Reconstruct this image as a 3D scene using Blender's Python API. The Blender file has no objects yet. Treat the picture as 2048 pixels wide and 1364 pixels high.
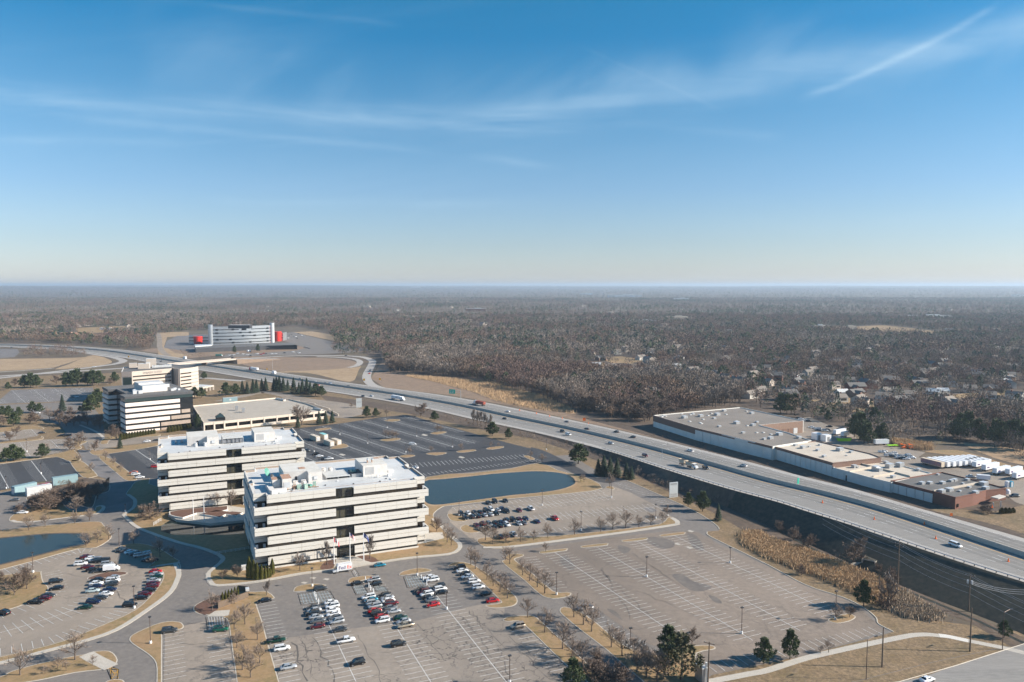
import bpy, math, random
import numpy as np
from mathutils import Vector, geometry, noise

random.seed(7); RNG = np.random.default_rng(7)
SC = bpy.context.scene; COL = SC.collection; PI = math.pi
# ------------------------------------------------------------------ camera model: pixel of the photo -> point on a level plane of the place
FOC, CX, CY, HY, H = 1527., 1024., 682., 571., 110.
TH = math.atan((CY - HY) / FOC)
def G(px, py, z=0.):
    dx = (px - CX) / FOC; dz = -(py - CY) / FOC
    y = math.cos(TH) + math.sin(TH) * dz; zz = -math.sin(TH) + math.cos(TH) * dz
    t = (z - H) / zz
    return (dx * t, y * t)
TILES = {'A1': (0, 1023, 4), 'A2': (512, 1023, 4), 'A3': (1024, 1023, 4), 'A4': (1536, 1023, 4),
         'B1': (0, 740, 4), 'B2': (512, 740, 4), 'B3': (1024, 740, 4), 'B4': (1536, 740, 4),
         'C1': (0, 560, 5.12), 'C2': (350, 600, 5.12), 'C3': (700, 560, 5.12), 'C4': (1100, 560, 5.12), 'C5': (1500, 560, 3.737),
         'H1': (190, 700, 8.525), 'K1': (380, 740, 6.4), 'O1': (370, 640, 7.877), 'E5': (300, 960, 8.527), 'E6': (780, 960, 7.314), 'P': (0, 0, 1)}
def T(t, x, y):
    a = TILES[t]; return (a[0] + x / a[2], a[1] + y / a[2])
def W(t, x, y, z=0.): return G(*T(t, x, y), z)
def WL(t, pts, z=0.): return [W(t, x, y, z) for x, y in pts]
def px_top(x, y, ty):            # height above ground of something standing at (x, y) whose top shows at image row ty
    # row of (x,y,h): solve linearly
    k = (CY - ty) / FOC; c, s = math.cos(TH), math.sin(TH)
    # u/d = k with u=y*s+h'*c, d=y*c-h'*s
    h = (k * y * c - y * s) / (c + k * s)
    return h + H
# ------------------------------------------------------------------ materials
MATS = {}
def mat(name, col, rough=.8, metal=0., spec=.5, var=0., scale=1., col2=None, bump=0., emis=None, coat=0., detail=6., obj=False):
    if name in MATS: return MATS[name]
    m = bpy.data.materials.new(name); m.use_nodes = True; nt = m.node_tree; b = nt.nodes['Principled BSDF']
    b.inputs['Base Color'].default_value = (*col, 1); b.inputs['Roughness'].default_value = rough
    b.inputs['Metallic'].default_value = metal; b.inputs['Specular IOR Level'].default_value = spec
    if coat: b.inputs['Coat Weight'].default_value = coat; b.inputs['Coat Roughness'].default_value = .08
    if var or col2 or bump:
        tc = nt.nodes.new('ShaderNodeTexCoord'); nz = nt.nodes.new('ShaderNodeTexNoise')
        nz.inputs['Scale'].default_value = scale; nz.inputs['Detail'].default_value = detail; nz.inputs['Roughness'].default_value = .62
        nt.links.new(tc.outputs['Object'], nz.inputs['Vector'])
        if var or col2:
            r = nt.nodes.new('ShaderNodeValToRGB'); r.color_ramp.elements[0].position = .3; r.color_ramp.elements[1].position = .7
            c2 = col2 or tuple(min(1, c * (1 + var)) for c in col); c1 = col if col2 else tuple(c * (1 - var) for c in col)
            r.color_ramp.elements[0].color = (*c1, 1); r.color_ramp.elements[1].color = (*c2, 1)
            nt.links.new(nz.outputs['Fac'], r.inputs['Fac']); nt.links.new(r.outputs['Color'], b.inputs['Base Color'])
        if bump:
            bp = nt.nodes.new('ShaderNodeBump'); bp.inputs['Strength'].default_value = bump; bp.inputs['Distance'].default_value = .05
            nt.links.new(nz.outputs['Fac'], bp.inputs['Height']); nt.links.new(bp.outputs['Normal'], b.inputs['Normal'])
    MATS[name] = m; return m
def ground_mat(name, cols, scales, rough=.9, crack=0., streak=None, crackscale=.16):
    """two or three colours mixed by noises of several sizes, optional cracks (tar sealed) in the paving"""
    m = bpy.data.materials.new(name); m.use_nodes = True; nt = m.node_tree; b = nt.nodes['Principled BSDF']
    b.inputs['Roughness'].default_value = rough; b.inputs['Specular IOR Level'].default_value = .3
    tc = nt.nodes.new('ShaderNodeTexCoord'); cur = None
    for i, (c, s) in enumerate(zip(cols, [None] + list(scales))):
        if i == 0:
            rgb = nt.nodes.new('ShaderNodeRGB'); rgb.outputs[0].default_value = (*c, 1); cur = rgb.outputs[0]; continue
        nz = nt.nodes.new('ShaderNodeTexNoise'); nz.inputs['Scale'].default_value = s; nz.inputs['Detail'].default_value = 7; nz.inputs['Roughness'].default_value = .65
        mp = nt.nodes.new('ShaderNodeMapping'); mp.inputs['Location'].default_value = (i * 37.7, i * 11.3, i)
        if streak: mp.inputs['Rotation'].default_value = (0, 0, -streak[0]); mp.inputs['Scale'].default_value = (1, streak[1], 1)
        nt.links.new(tc.outputs['Object'], mp.inputs['Vector']); nt.links.new(mp.outputs['Vector'], nz.inputs['Vector'])
        r = nt.nodes.new('ShaderNodeValToRGB'); r.color_ramp.elements[0].position = .38; r.color_ramp.elements[1].position = .66
        nt.links.new(nz.outputs['Fac'], r.inputs['Fac'])
        mx = nt.nodes.new('ShaderNodeMix'); mx.data_type = 'RGBA'
        nt.links.new(r.outputs['Color'], mx.inputs['Factor']); nt.links.new(cur, mx.inputs['A']); mx.inputs['B'].default_value = (*c, 1)
        cur = mx.outputs['Result']
    if crack:
        vo = nt.nodes.new('ShaderNodeTexVoronoi'); vo.feature = 'DISTANCE_TO_EDGE'; vo.inputs['Scale'].default_value = crackscale
        nz = nt.nodes.new('ShaderNodeTexNoise'); nz.inputs['Scale'].default_value = .4; nz.inputs['Detail'].default_value = 4
        ad = nt.nodes.new('ShaderNodeVectorMath'); ad.operation = 'MULTIPLY_ADD'; ad.inputs[1].default_value = (5, 5, 5)
        nt.links.new(tc.outputs['Object'], nz.inputs['Vector']); nt.links.new(nz.outputs['Color'], ad.inputs[0]); nt.links.new(tc.outputs['Object'], ad.inputs[2])
        nt.links.new(ad.outputs[0], vo.inputs['Vector'])
        lt = nt.nodes.new('ShaderNodeMath'); lt.operation = 'LESS_THAN'; lt.inputs[1].default_value = .02
        nt.links.new(vo.outputs['Distance'], lt.inputs[0])
        n2 = nt.nodes.new('ShaderNodeTexNoise'); n2.inputs['Scale'].default_value = .03; nt.links.new(tc.outputs['Object'], n2.inputs['Vector'])
        r2 = nt.nodes.new('ShaderNodeValToRGB'); r2.color_ramp.elements[0].position = .45; r2.color_ramp.elements[1].position = .55; nt.links.new(n2.outputs['Fac'], r2.inputs['Fac'])
        mu = nt.nodes.new('ShaderNodeMath'); mu.operation = 'MULTIPLY'; nt.links.new(lt.outputs[0], mu.inputs[0]); nt.links.new(r2.outputs['Color'], mu.inputs[1])
        m2 = nt.nodes.new('ShaderNodeMath'); m2.operation = 'MULTIPLY'; m2.inputs[1].default_value = crack; nt.links.new(mu.outputs[0], m2.inputs[0])
        mx = nt.nodes.new('ShaderNodeMix'); mx.data_type = 'RGBA'; nt.links.new(m2.outputs[0], mx.inputs['Factor']); nt.links.new(cur, mx.inputs['A']); mx.inputs['B'].default_value = (.06, .055, .055, 1)
        cur = mx.outputs['Result']
    nt.links.new(cur, b.inputs['Base Color']); MATS[name] = m; return m
def water_mat(name, col, rough=.05, bump=.12):
    m = bpy.data.materials.new(name); m.use_nodes = True; nt = m.node_tree; b = nt.nodes['Principled BSDF']
    b.inputs['Base Color'].default_value = (*col, 1); b.inputs['Roughness'].default_value = rough; b.inputs['IOR'].default_value = 1.33 if 'pool' in name else 1.22
    tc = nt.nodes.new('ShaderNodeTexCoord'); nz = nt.nodes.new('ShaderNodeTexNoise'); nz.inputs['Scale'].default_value = .8; nz.inputs['Detail'].default_value = 3
    bp = nt.nodes.new('ShaderNodeBump'); bp.inputs['Strength'].default_value = bump; bp.inputs['Distance'].default_value = .03
    nt.links.new(tc.outputs['Object'], nz.inputs['Vector']); nt.links.new(nz.outputs['Fac'], bp.inputs['Height']); nt.links.new(bp.outputs['Normal'], b.inputs['Normal'])
    MATS[name] = m; return m
def M(n): return MATS[n]
ground_mat('dry_grass', [(.27, .18, .10), (.165, .13, .065), (.32, .225, .135), (.13, .095, .06)], [.035, .25, 1.1])
ground_mat('lawn', [(.285, .185, .10), (.19, .155, .07), (.34, .23, .13)], [.06, .5])
ground_mat('country', [(.14, .10, .07), (.18, .15, .09), (.10, .08, .065)], [.004, .03])
ground_mat('field', [(.35, .25, .155), (.27, .185, .11), (.41, .30, .19)], [.02, .2])
ground_mat('brown_field', [(.235, .165, .115), (.19, .135, .095), (.28, .2, .14)], [.02, .2])
ground_mat('reed_soil', [(.33, .22, .13), (.26, .18, .11), (.39, .27, .165)], [.03, .3])
ground_mat('scrub_soil', [(.115, .085, .065), (.165, .12, .085), (.08, .062, .05)], [.05, .4])
ground_mat('slope_soil_shaded', [(.05, .05, .038), (.035, .037, .03), (.085, .075, .055)], [.05, .5])  # soil colour darkened to hold the shade of the creek-side bank
ground_mat('asphalt_worn', [(.31, .26, .21), (.248, .21, .173), (.345, .288, .236), (.22, .187, .157)], [.04, .6, .02], crack=.3, crackscale=.12)
ground_mat('asphalt_cracked', [(.305, .258, .212), (.24, .203, .169), (.345, .293, .243), (.215, .185, .158)], [.04, .5, .02], crack=.85, crackscale=.2)
ground_mat('asphalt_brown', [(.25, .203, .165), (.195, .16, .132), (.285, .232, .19), (.165, .137, .115)], [.03, .45, .012], crack=.25, crackscale=.07)
ground_mat('asphalt_road', [(.185, .165, .15), (.15, .137, .128), (.215, .192, .172)], [.05, .6])
ground_mat('asphalt_grey', [(.2, .185, .18), (.15, .14, .135)], [.1])  # grey paving, two tones mixed by noise
ground_mat('asphalt_sealed', [(.058, .058, .062), (.044, .044, .048), (.075, .073, .074)], [.03, .5], rough=.75)
ground_mat('asphalt_stain', [(.135, .12, .11), (.19, .165, .145)], [.3])
ground_mat('highway_concrete', [(.385, .36, .33), (.31, .29, .27), (.43, .40, .37)], [.03, .4], streak=(math.radians(117.7), 8))
ground_mat('highway_asphalt', [(.25, .235, .22), (.20, .19, .18), (.29, .275, .255)], [.02, .3], streak=(math.radians(117.7), 10))
ground_mat('concrete', [(.46, .42, .36), (.40, .365, .315), (.50, .46, .41)], [.2, 1.5])
ground_mat('concrete_new', [(.66, .63, .58), (.6, .57, .52)], [.3])
ground_mat('kerb', [(.56, .51, .43), (.45, .4, .34)], [.8])
ground_mat('garage_deck', [(.42, .37, .31), (.34, .3, .25), (.46, .41, .35)], [.05, .5])
ground_mat('mulch', [(.11, .06, .045), (.16, .09, .065)], [1.2])
mat('paint', (.66, .655, .63), .6, var=.2, scale=.9)
mat('paint_blue', (.36, .44, .46), .7, var=.12, scale=.9)
mat('paint_yellow', (.72, .40, .08), .6)
mat('panel', (.67, .643, .59), .65, col2=(.63, .603, .552), scale=.12)
mat('panel_joint', (.36, .28, .22), .9)
mat('glass_bronze', (.035, .028, .022), .06, spec=1.0)
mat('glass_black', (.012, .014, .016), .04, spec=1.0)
mat('glass_olive', (.10, .09, .06), .12, spec=.9, col2=(.05, .05, .04), scale=.12)
mat('glass_green', (.03, .05, .05), .05, spec=1.0)
mat('roof_white', (.62, .63, .625), .6, col2=(.50, .505, .50), scale=.12)
mat('roof_stain', (.55, .52, .46), .8, col2=(.66, .64, .6), scale=.3)
mat('penthouse', (.74, .71, .67), .7, col2=(.62, .58, .54), scale=.5)
mat('rust', (.34, .17, .10), .9, col2=(.5, .35, .26), scale=.8)
mat('metal_grey', (.42, .43, .44), .45, .6, var=.15, scale=1.)
mat('metal_light', (.66, .67, .68), .4, .3, var=.1, scale=1.)
mat('metal_dark', (.06, .06, .065), .5, .3)
mat('copper_green', (.10, .30, .24), .6, var=.2, scale=2.)
mat('pale_green', (.30, .42, .36), .6, var=.15, scale=2.)
mat('roof_dark', (.115, .11, .105), .8, col2=(.16, .15, .14), scale=.08)
mat('roof_brown', (.19, .165, .14), .8, col2=(.25, .215, .185), scale=.05)
mat('roof_tan', (.60, .53, .44), .8, col2=(.5, .43, .35), scale=.08)
mat('brick_brown', (.185, .11, .085), .9, col2=(.22, .14, .105), scale=1.5)
mat('brick_red', (.18, .08, .058), .9, col2=(.22, .105, .075), scale=1.5)
mat('brick_tan', (.25, .165, .125), .9, var=.12, scale=1.)
mat('wall_bright', (.80, .78, .73), .8, col2=(.70, .68, .63), scale=.2); mat('wall_white', (.56, .535, .49), .8, col2=(.52, .50, .46), scale=.2)
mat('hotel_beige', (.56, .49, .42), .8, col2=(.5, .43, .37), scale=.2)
mat('hotel_dark', (.34, .29, .26), .8, var=.08)  # darker beige for strips, fascia, one pilaster and lettering
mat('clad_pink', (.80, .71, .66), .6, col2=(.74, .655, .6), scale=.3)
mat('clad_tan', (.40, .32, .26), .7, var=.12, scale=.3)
mat('silver_clad', (.62, .65, .68), .28, .75, var=.06, scale=.1)
mat('red_paint', (.75, .03, .015), .4)
mat('clad_charcoal', (.07, .07, .075), .6, var=.15, scale=.2)
mat('garage_precast', (.66, .58, .49), .8, var=.06, scale=.3)
mat('wood_pole', (.15, .11, .08), .9, var=.2, scale=2.)
mat('steel_pole', (.13, .09, .075), .5, .3)
mat('white_metal', (.78, .78, .77), .4)
mat('galvanised', (.52, .53, .54), .45, .5)
mat('wire', (.5, .5, .5), .5)
mat('sign_green', (.03, .42, .30), .5)
mat('sign_grey', (.46, .49, .50), .5)
mat('sign_orange', (.95, .17, .01), .5)
mat('sign_yellow', (.85, .42, .02), .5)
mat('tyre', (.02, .02, .02), .8); mat('rim', (.4, .4, .42), .3, .8)
mat('car_glass', (.012, .015, .018), .04, spec=1.0)
mat('headlight', (.85, .87, .9), .15); mat('taillight', (.4, .01, .01), .3)
mat('trailer_white', (.80, .81, .83), .4, var=.04, scale=.5)
mat('text_purple', (.07, .03, .16), .5); mat('text_orange', (.95, .10, .02), .5)
mat('flag_red', (.6, .03, .04), .8); mat('flag_white', (.8, .8, .8), .8); mat('flag_blue', (.03, .05, .2), .8)
mat('lime', (.35, .75, .03), .5); mat('teal_tarp', (.25, .55, .56), .6); mat('mural_blue', (.05, .1, .2), .5, col2=(.45, .2, .15), scale=.25)
mat('toilet_blue', (.05, .3, .45), .5)
mat('container_tan', (.62, .52, .40), .7, var=.06); mat('trailer_teal', (.22, .33, .36), .6, var=.06)
mat('twig_grey', (.30, .235, .19), .95, var=.2, scale=.3, obj=True); mat('twig_brown', (.19, .14, .11), .95, var=.2, scale=.3)
mat('twig_red', (.165, .085, .07), .95, var=.2, scale=.3); mat('twig_pale', (.25, .21, .18), .95, var=.2, scale=.3)
mat('bark', (.13, .10, .08), .95, var=.2, scale=1.); mat('bark_pale', (.3, .27, .24), .95, var=.2, scale=1.)
mat('pine_green', (.04, .062, .026), .8, col2=(.088, .115, .042), scale=.5)
mat('spruce_green', (.028, .048, .030), .8, col2=(.055, .08, .045), scale=.5)
mat('thuja_green', (.08, .085, .015), .8, col2=(.15, .14, .025), scale=1.5)
mat('pine_sparse', (.10, .085, .045), .85, col2=(.06, .07, .03), scale=.5)
mat('reed_tan', (.56, .39, .23), .9, col2=(.43, .30, .18), scale=.2); mat('reed_pale', (.42, .33, .24), .9, var=.15, scale=.2)
ground_mat('pool_floor', [(.02, .03, .03), (.03, .035, .03)], [.2])
water_mat('pond_water', (.035, .05, .05), .14, .3); water_mat('pool_water', (.015, .025, .022), .03, .03); water_mat('creek_water', (.05, .05, .04), .4, .2)
# ------------------------------------------------------------------ mesh builder
def tag(o, label=None, cat=None, group=None, kind=None):
    if label: o['label'] = label
    if cat: o['category'] = cat
    if group: o['group'] = group
    if kind: o['kind'] = kind
    return o
def empty(name, loc=(0, 0, 0), rz=0., label=None, cat=None, group=None):
    o = bpy.data.objects.new(name, None); COL.objects.link(o); o.location = loc; o.rotation_euler = (0, 0, rz); o.empty_display_size = .5
    return tag(o, label, cat, group)
def link(name, me, parent=None, loc=None, rz=None):
    o = bpy.data.objects.new(name, me); COL.objects.link(o)
    if parent is not None: o.parent = parent
    if loc is not None: o.location = loc
    if rz is not None: o.rotation_euler = (0, 0, rz)
    return o
def copy_tree(o, parent=None):
    c = o.copy(); COL.objects.link(c)
    if parent is not None: c.parent = parent
    for ch in [x for x in o.children]: copy_tree(ch, c)
    return c
class MB:
    def __init__(s): s.v = []; s.f = []; s.m = []; s.mats = []
    def mi(s, m):
        if isinstance(m, str): m = MATS[m]
        if m not in s.mats: s.mats.append(m)
        return s.mats.index(m)
    def face(s, pts, m):
        n = len(s.v); s.v += [tuple(p) for p in pts]; s.f.append(tuple(range(n, n + len(pts)))); s.m.append(s.mi(m))
    def box(s, c, d, m, rz=0., top=None, skip_bottom=False):
        x, y, z = c; a, b, h = d[0] / 2, d[1] / 2, d[2]; cs, sn = math.cos(rz), math.sin(rz); n = len(s.v)
        for zz in (z, z + h):
            for sx, sy in ((-a, -b), (a, -b), (a, b), (-a, b)): s.v.append((x + sx * cs - sy * sn, y + sx * sn + sy * cs, zz))
        k = s.mi(m); kt = s.mi(top) if top else k
        for q, mm in (((0, 1, 5, 4), k), ((1, 2, 6, 5), k), ((2, 3, 7, 6), k), ((3, 0, 4, 7), k), ((4, 5, 6, 7), kt)) + (() if skip_bottom else (((3, 2, 1, 0), k),)):
            s.f.append(tuple(n + i for i in q)); s.m.append(mm)
        return s
    def prism(s, poly, z0, z1, m, top=None, side=True, bottom=False):
        """poly: 2d points; ccw fixed here"""
        p = ccw(poly); n = len(s.v); k = len(p)
        s.v += [(x, y, z1) for x, y in p]; t = s.mi(top or m)
        for tri in geometry.tessellate_polygon([[Vector((x, y, 0)) for x, y in p]]):
            a, b, c = tri
            if (p[b][0] - p[a][0]) * (p[c][1] - p[a][1]) - (p[b][1] - p[a][1]) * (p[c][0] - p[a][0]) < 0: b, c = c, b
            s.f.append((n + a, n + b, n + c)); s.m.append(t)
        if side:
            n2 = len(s.v); s.v += [(x, y, z0) for x, y in p] + [(x, y, z1) for x, y in p]; q = s.mi(m)
            for i in range(k):
                j = (i + 1) % k; s.f.append((n2 + i, n2 + j, n2 + k + j, n2 + k + i)); s.m.append(q)
        return s
    def tube(s, pts, rad, m, n=5, cap=True):
        pts = [Vector(p) for p in pts]; k = s.mi(m); base = len(s.v)
        if not isinstance(rad, (list, tuple)): rad = [rad] * len(pts)
        for i, p in enumerate(pts):
            d = (pts[min(i + 1, len(pts) - 1)] - pts[max(i - 1, 0)]).normalized()
            a = d.cross(Vector((0, 0, 1))) if abs(d.z) < .9 else d.cross(Vector((1, 0, 0)))
            a.normalize(); b = d.cross(a)
            for j in range(n):
                t = 2 * PI * j / n; q = p + (a * math.cos(t) + b * math.sin(t)) * rad[i]; s.v.append(tuple(q))
        for i in range(len(pts) - 1):
            for j in range(n):
                j2 = (j + 1) % n; s.f.append((base + i * n + j2, base + i * n + j, base + (i + 1) * n + j, base + (i + 1) * n + j2)); s.m.append(k)
        if cap:
            s.f.append(tuple(base + j for j in range(n))); s.m.append(k)
            s.f.append(tuple(base + (len(pts) - 1) * n + j for j in reversed(range(n)))); s.m.append(k)
        return s
    def mesh(s, name='mesh', smooth=False):
        me = bpy.data.meshes.new(name); me.from_pydata(s.v, [], s.f)
        for m in s.mats: me.materials.append(m)
        me.polygons.foreach_set('material_index', s.m)
        if smooth: me.polygons.foreach_set('use_smooth', [True] * len(s.f))
        me.update(); return me
    def build(s, name, parent=None, smooth=False, loc=None, rz=None): return link(name, s.mesh(name, smooth), parent, loc, rz)
def ccw(p):
    a = sum(p[i][0] * p[(i + 1) % len(p)][1] - p[(i + 1) % len(p)][0] * p[i][1] for i in range(len(p)))
    return list(p) if a > 0 else list(reversed(p))
def cr(p0, p1, p2, p3, t):
    return tuple(.5 * ((2 * b) + (-a + c) * t + (2 * a - 5 * b + 4 * c - d) * t * t + (-a + 3 * b - 3 * c + d) * t ** 3) for a, b, c, d in zip(p0, p1, p2, p3))
def smooth_closed(p, n=3):
    k = len(p); out = []
    for i in range(k):
        for j in range(n): out.append(cr(p[i - 1], p[i], p[(i + 1) % k], p[(i + 2) % k], j / n))
    return out
def smooth_open(p, n=6):
    q = [tuple(2 * a - b for a, b in zip(p[0], p[1]))] + list(p) + [tuple(2 * a - b for a, b in zip(p[-1], p[-2]))]; out = []
    for i in range(len(p) - 1):
        for j in range(n): out.append(cr(q[i], q[i + 1], q[i + 2], q[i + 3], j / n))
    out.append(p[-1]); return out
def inset(p, d):
    p = ccw(p); k = len(p); out = []
    for i in range(k):
        a = Vector(p[i - 1]); b = Vector(p[i]); c = Vector(p[(i + 1) % k]); e1 = b - a; e2 = c - b
        if e1.length < 1e-6 or e2.length < 1e-6: out.append(tuple(b)); continue
        n1 = Vector((-e1.y, e1.x)).normalized(); n2 = Vector((-e2.y, e2.x)).normalized(); n = n1 + n2
        if n.length < .3: n = n1
        n.normalize(); out.append((b.x + n.x * d, b.y + n.y * d))
    return out
def offset_line(p, d):      # d > 0 to the left of travel
    out = []
    for i in range(len(p)):
        a = Vector(p[max(i - 1, 0)][:2]); b = Vector(p[min(i + 1, len(p) - 1)][:2]); e = (b - a).normalized()
        out.append((p[i][0] - e.y * d, p[i][1] + e.x * d))
    return out
def ribbon(mb, a, b, z, m):
    """strip between two point rows; z number or list"""
    n = len(mb.v); k = mb.mi(m); L = len(a); zs = z if isinstance(z, (list, tuple)) else [z] * L
    for i in range(L): mb.v.append((a[i][0], a[i][1], zs[i])); mb.v.append((b[i][0], b[i][1], zs[i]))
    for i in range(L - 1):
        q = (n + 2 * i, n + 2 * i + 1, n + 2 * i + 3, n + 2 * i + 2)
        va, vb, vc = mb.v[q[0]], mb.v[q[1]], mb.v[q[2]]
        if (vb[0] - va[0]) * (vc[1] - va[1]) - (vb[1] - va[1]) * (vc[0] - va[0]) < 0: q = q[::-1]
        mb.f.append(q); mb.m.append(k)
def path(name, line, w, z, m, smooth=6, kind='structure'):
    l = smooth_open(line, smooth) if smooth else line; mb = MB(); ribbon(mb, offset_line(l, w / 2), offset_line(l, -w / 2), z, m)
    return tag(mb.build(name), kind=kind)
def inside(p, poly):
    x, y = p; c = False; j = len(poly) - 1
    for i in range(len(poly)):
        xi, yi = poly[i]; xj, yj = poly[j]
        if (yi > y) != (yj > y) and x < (xj - xi) * (y - yi) / (yj - yi) + xi: c = not c
        j = i
    return c
def inside_np(X, Y, poly):
    c = np.zeros(len(X), bool); j = len(poly) - 1
    for i in range(len(poly)):
        xi, yi = poly[i]; xj, yj = poly[j]
        with np.errstate(divide='ignore', invalid='ignore'):
            t = ((yi > Y) != (yj > Y)) & (X < (xj - xi) * (Y - yi) / ((yj - yi) or 1e-9) + xi)
        c ^= t; j = i
    return c
def sheet(name, pts, z, m, smooth=0):
    p = smooth_closed(pts, smooth) if smooth else pts
    return tag(MB().prism(p, 0, z, m, side=False).build(name), kind='structure')
ISL = []
def island(pts, m='lawn', name='grass_verge', smooth=3, kerb=.3, h=.14):
    p = ccw(smooth_closed(pts, smooth) if smooth else pts); ISL.append(p)
    k = tag(MB().prism(p, 0, h, 'kerb').build('kerb'), kind='structure')
    q = inset(p, kerb); g = tag(MB().prism(q, 0, h + .03, m, side=False).build(name), kind='structure'); return p
# ------------------------------------------------------------------ world and light
SUN_EL = math.radians(27.5); SUNV = Vector((.998 * math.cos(SUN_EL), -.055 * math.cos(SUN_EL), math.sin(SUN_EL)))
def world():
    w = bpy.data.worlds.new('World'); SC.world = w; w.use_nodes = True; nt = w.node_tree; N = nt.nodes; L = nt.links
    bg = N['Background']; bg.inputs['Strength'].default_value = SKY_STRENGTH
    sky = N.new('ShaderNodeTexSky'); sky.sky_type = 'NISHITA'; sky.sun_disc = False; sky.sun_elevation = SUN_EL
    sky.sun_rotation = math.atan2(SUNV.x, SUNV.y); sky.altitude = 200; sky.air_density = 1.0; sky.dust_density = SKY_DUST; sky.ozone_density = 3.5
    hs = N.new('ShaderNodeHueSaturation'); L.new(sky.outputs[0], hs.inputs['Color'])
    tc = N.new('ShaderNodeTexCoord'); sp = N.new('ShaderNodeSeparateXYZ'); L.new(tc.outputs['Generated'], sp.inputs[0])
    sr = N.new('ShaderNodeMapRange'); L.new(sp.outputs['Z'], sr.inputs['Value']); sr.inputs['From Min'].default_value = .0; sr.inputs['From Max'].default_value = .3; sr.inputs['To Min'].default_value = SAT[0]; sr.inputs['To Max'].default_value = SAT[1]; L.new(sr.outputs[0], hs.inputs['Saturation'])
    tint = N.new('ShaderNodeMix'); tint.data_type = 'RGBA'; tint.blend_type = 'MULTIPLY'; tint.inputs['Factor'].default_value = 1; tr = N.new('ShaderNodeValToRGB'); L.new(sp.outputs['Z'], tr.inputs['Fac']); tr.color_ramp.elements[0].color = (*TINT[0], 1); tr.color_ramp.elements[0].position = 0; tr.color_ramp.elements[1].color = (*TINT[2], 1); tr.color_ramp.elements[1].position = .36; e_ = tr.color_ramp.elements.new(.12); e_.color = (*TINT[1], 1); L.new(tr.outputs['Color'], tint.inputs['B']); L.new(hs.outputs[0], tint.inputs['A'])
    def mth(op, a, b=None, c=None, clamp=False):
        n = N.new('ShaderNodeMath'); n.operation = op; n.use_clamp = clamp
        for i, v in enumerate((a, b, c)):
            if v is None: continue
            if isinstance(v, (int, float)): n.inputs[i].default_value = v
            else: L.new(v, n.inputs[i])
        return n.outputs[0]
    # cirrus: the sky direction seen towards the north as (x/y, z/y); streaks follow straight wind lines in it
    yy = mth('MAXIMUM', sp.outputs['Y'], .05); X = mth('DIVIDE', sp.outputs['X'], yy); Z = mth('DIVIDE', sp.outputs['Z'], yy)
    def noise_(sx, sz, rot, sc, off, lo, hi, det=8):
        cb = N.new('ShaderNodeCombineXYZ'); L.new(X, cb.inputs[0]); L.new(Z, cb.inputs[1]); cb.inputs[2].default_value = off
        mp = N.new('ShaderNodeMapping'); mp.vector_type = 'TEXTURE'; mp.inputs['Rotation'].default_value = (0, 0, rot); mp.inputs['Scale'].default_value = (sx, sz, 1); L.new(cb.outputs[0], mp.inputs['Vector'])
        nz = N.new('ShaderNodeTexNoise'); nz.inputs['Scale'].default_value = sc; nz.inputs['Detail'].default_value = det; nz.inputs['Roughness'].default_value = .6; nz.inputs['Distortion'].default_value = .6
        L.new(mp.outputs[0], nz.inputs['Vector']); mr = N.new('ShaderNodeMapRange'); mr.interpolation_type = 'SMOOTHSTEP'; L.new(nz.outputs['Fac'], mr.inputs['Value']); mr.inputs['From Min'].default_value = lo; mr.inputs['From Max'].default_value = hi
        return mr.outputs[0]
    def q(px, py):
        dx = (px - CX) / FOC; dz = -(py - CY) / FOC; y = math.cos(TH) + math.sin(TH) * dz; z = -math.sin(TH) + math.cos(TH) * dz
        return dx / y, z / y
    total = None
    warp = mth('SUBTRACT', noise_(1, 1, 0, 7, .4, 0, 1, 2), .5)
    tex = [noise_(.35, .05, .09, .9, 2.3, .3, .72, 5), noise_(.35, .05, -.07, .9, 5.3, .3, .72, 4), noise_(.35, .08, .6, .9, 8.3, .3, .72, 4)]
    for (x0, y0, x1, y1, wpx, s, bend, r) in CLOUDS:
        a = q(x0, y0); b = q(x1, y1); sl = (b[1] - a[1]) / (b[0] - a[0])
        base = mth('SUBTRACT', Z, mth('MULTIPLY_ADD', X, sl, a[1] - sl * a[0]))
        t = mth('DIVIDE', mth('SUBTRACT', X, a[0]), b[0] - a[0])
        par = mth('MULTIPLY', mth('MULTIPLY', t, mth('SUBTRACT', 1, t)), 4 * bend / FOC)
        d = mth('DIVIDE', mth('MULTIPLY_ADD', warp, wpx * 1.2 / FOC, mth('SUBTRACT', base, par)), wpx / FOC)
        g = mth('POWER', 2.718, mth('MULTIPLY', mth('MULTIPLY', d, d), -1))
        e = mth('MULTIPLY', mth('MULTIPLY', mth('ADD', t, .12), 7, clamp=True), mth('MULTIPLY', mth('SUBTRACT', 1.12, t), 7, clamp=True))
        k = mth('MULTIPLY', mth('MULTIPLY', g, e), mth('MULTIPLY', tex[2 if r > .15 else (1 if sl < -.02 else 0)], s))
        total = k if total is None else mth('ADD', total, k)
    veil = mth('MULTIPLY', noise_(.5, .10, .12, .9, 3.1, .45, .8, 4), .13)
    total = mth('ADD', total, veil); total = mth('MULTIPLY', total, mth('GREATER_THAN', sp.outputs['Y'], .05)); total = mth('MINIMUM', mth('MULTIPLY', total, .42), .5)
    mx = N.new('ShaderNodeMix'); mx.data_type = 'RGBA'; L.new(total, mx.inputs['Factor']); L.new(tint.outputs['Result'], mx.inputs['A']); mx.inputs['B'].default_value = (*CLOUD_COL, 1)
    L.new(mx.outputs['Result'], bg.inputs['Color'])
    sun = bpy.data.lights.new('sun', 'SUN'); sun.energy = SUN_STRENGTH; sun.angle = math.radians(.5); sun.color = (1, .905, .78)
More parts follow.
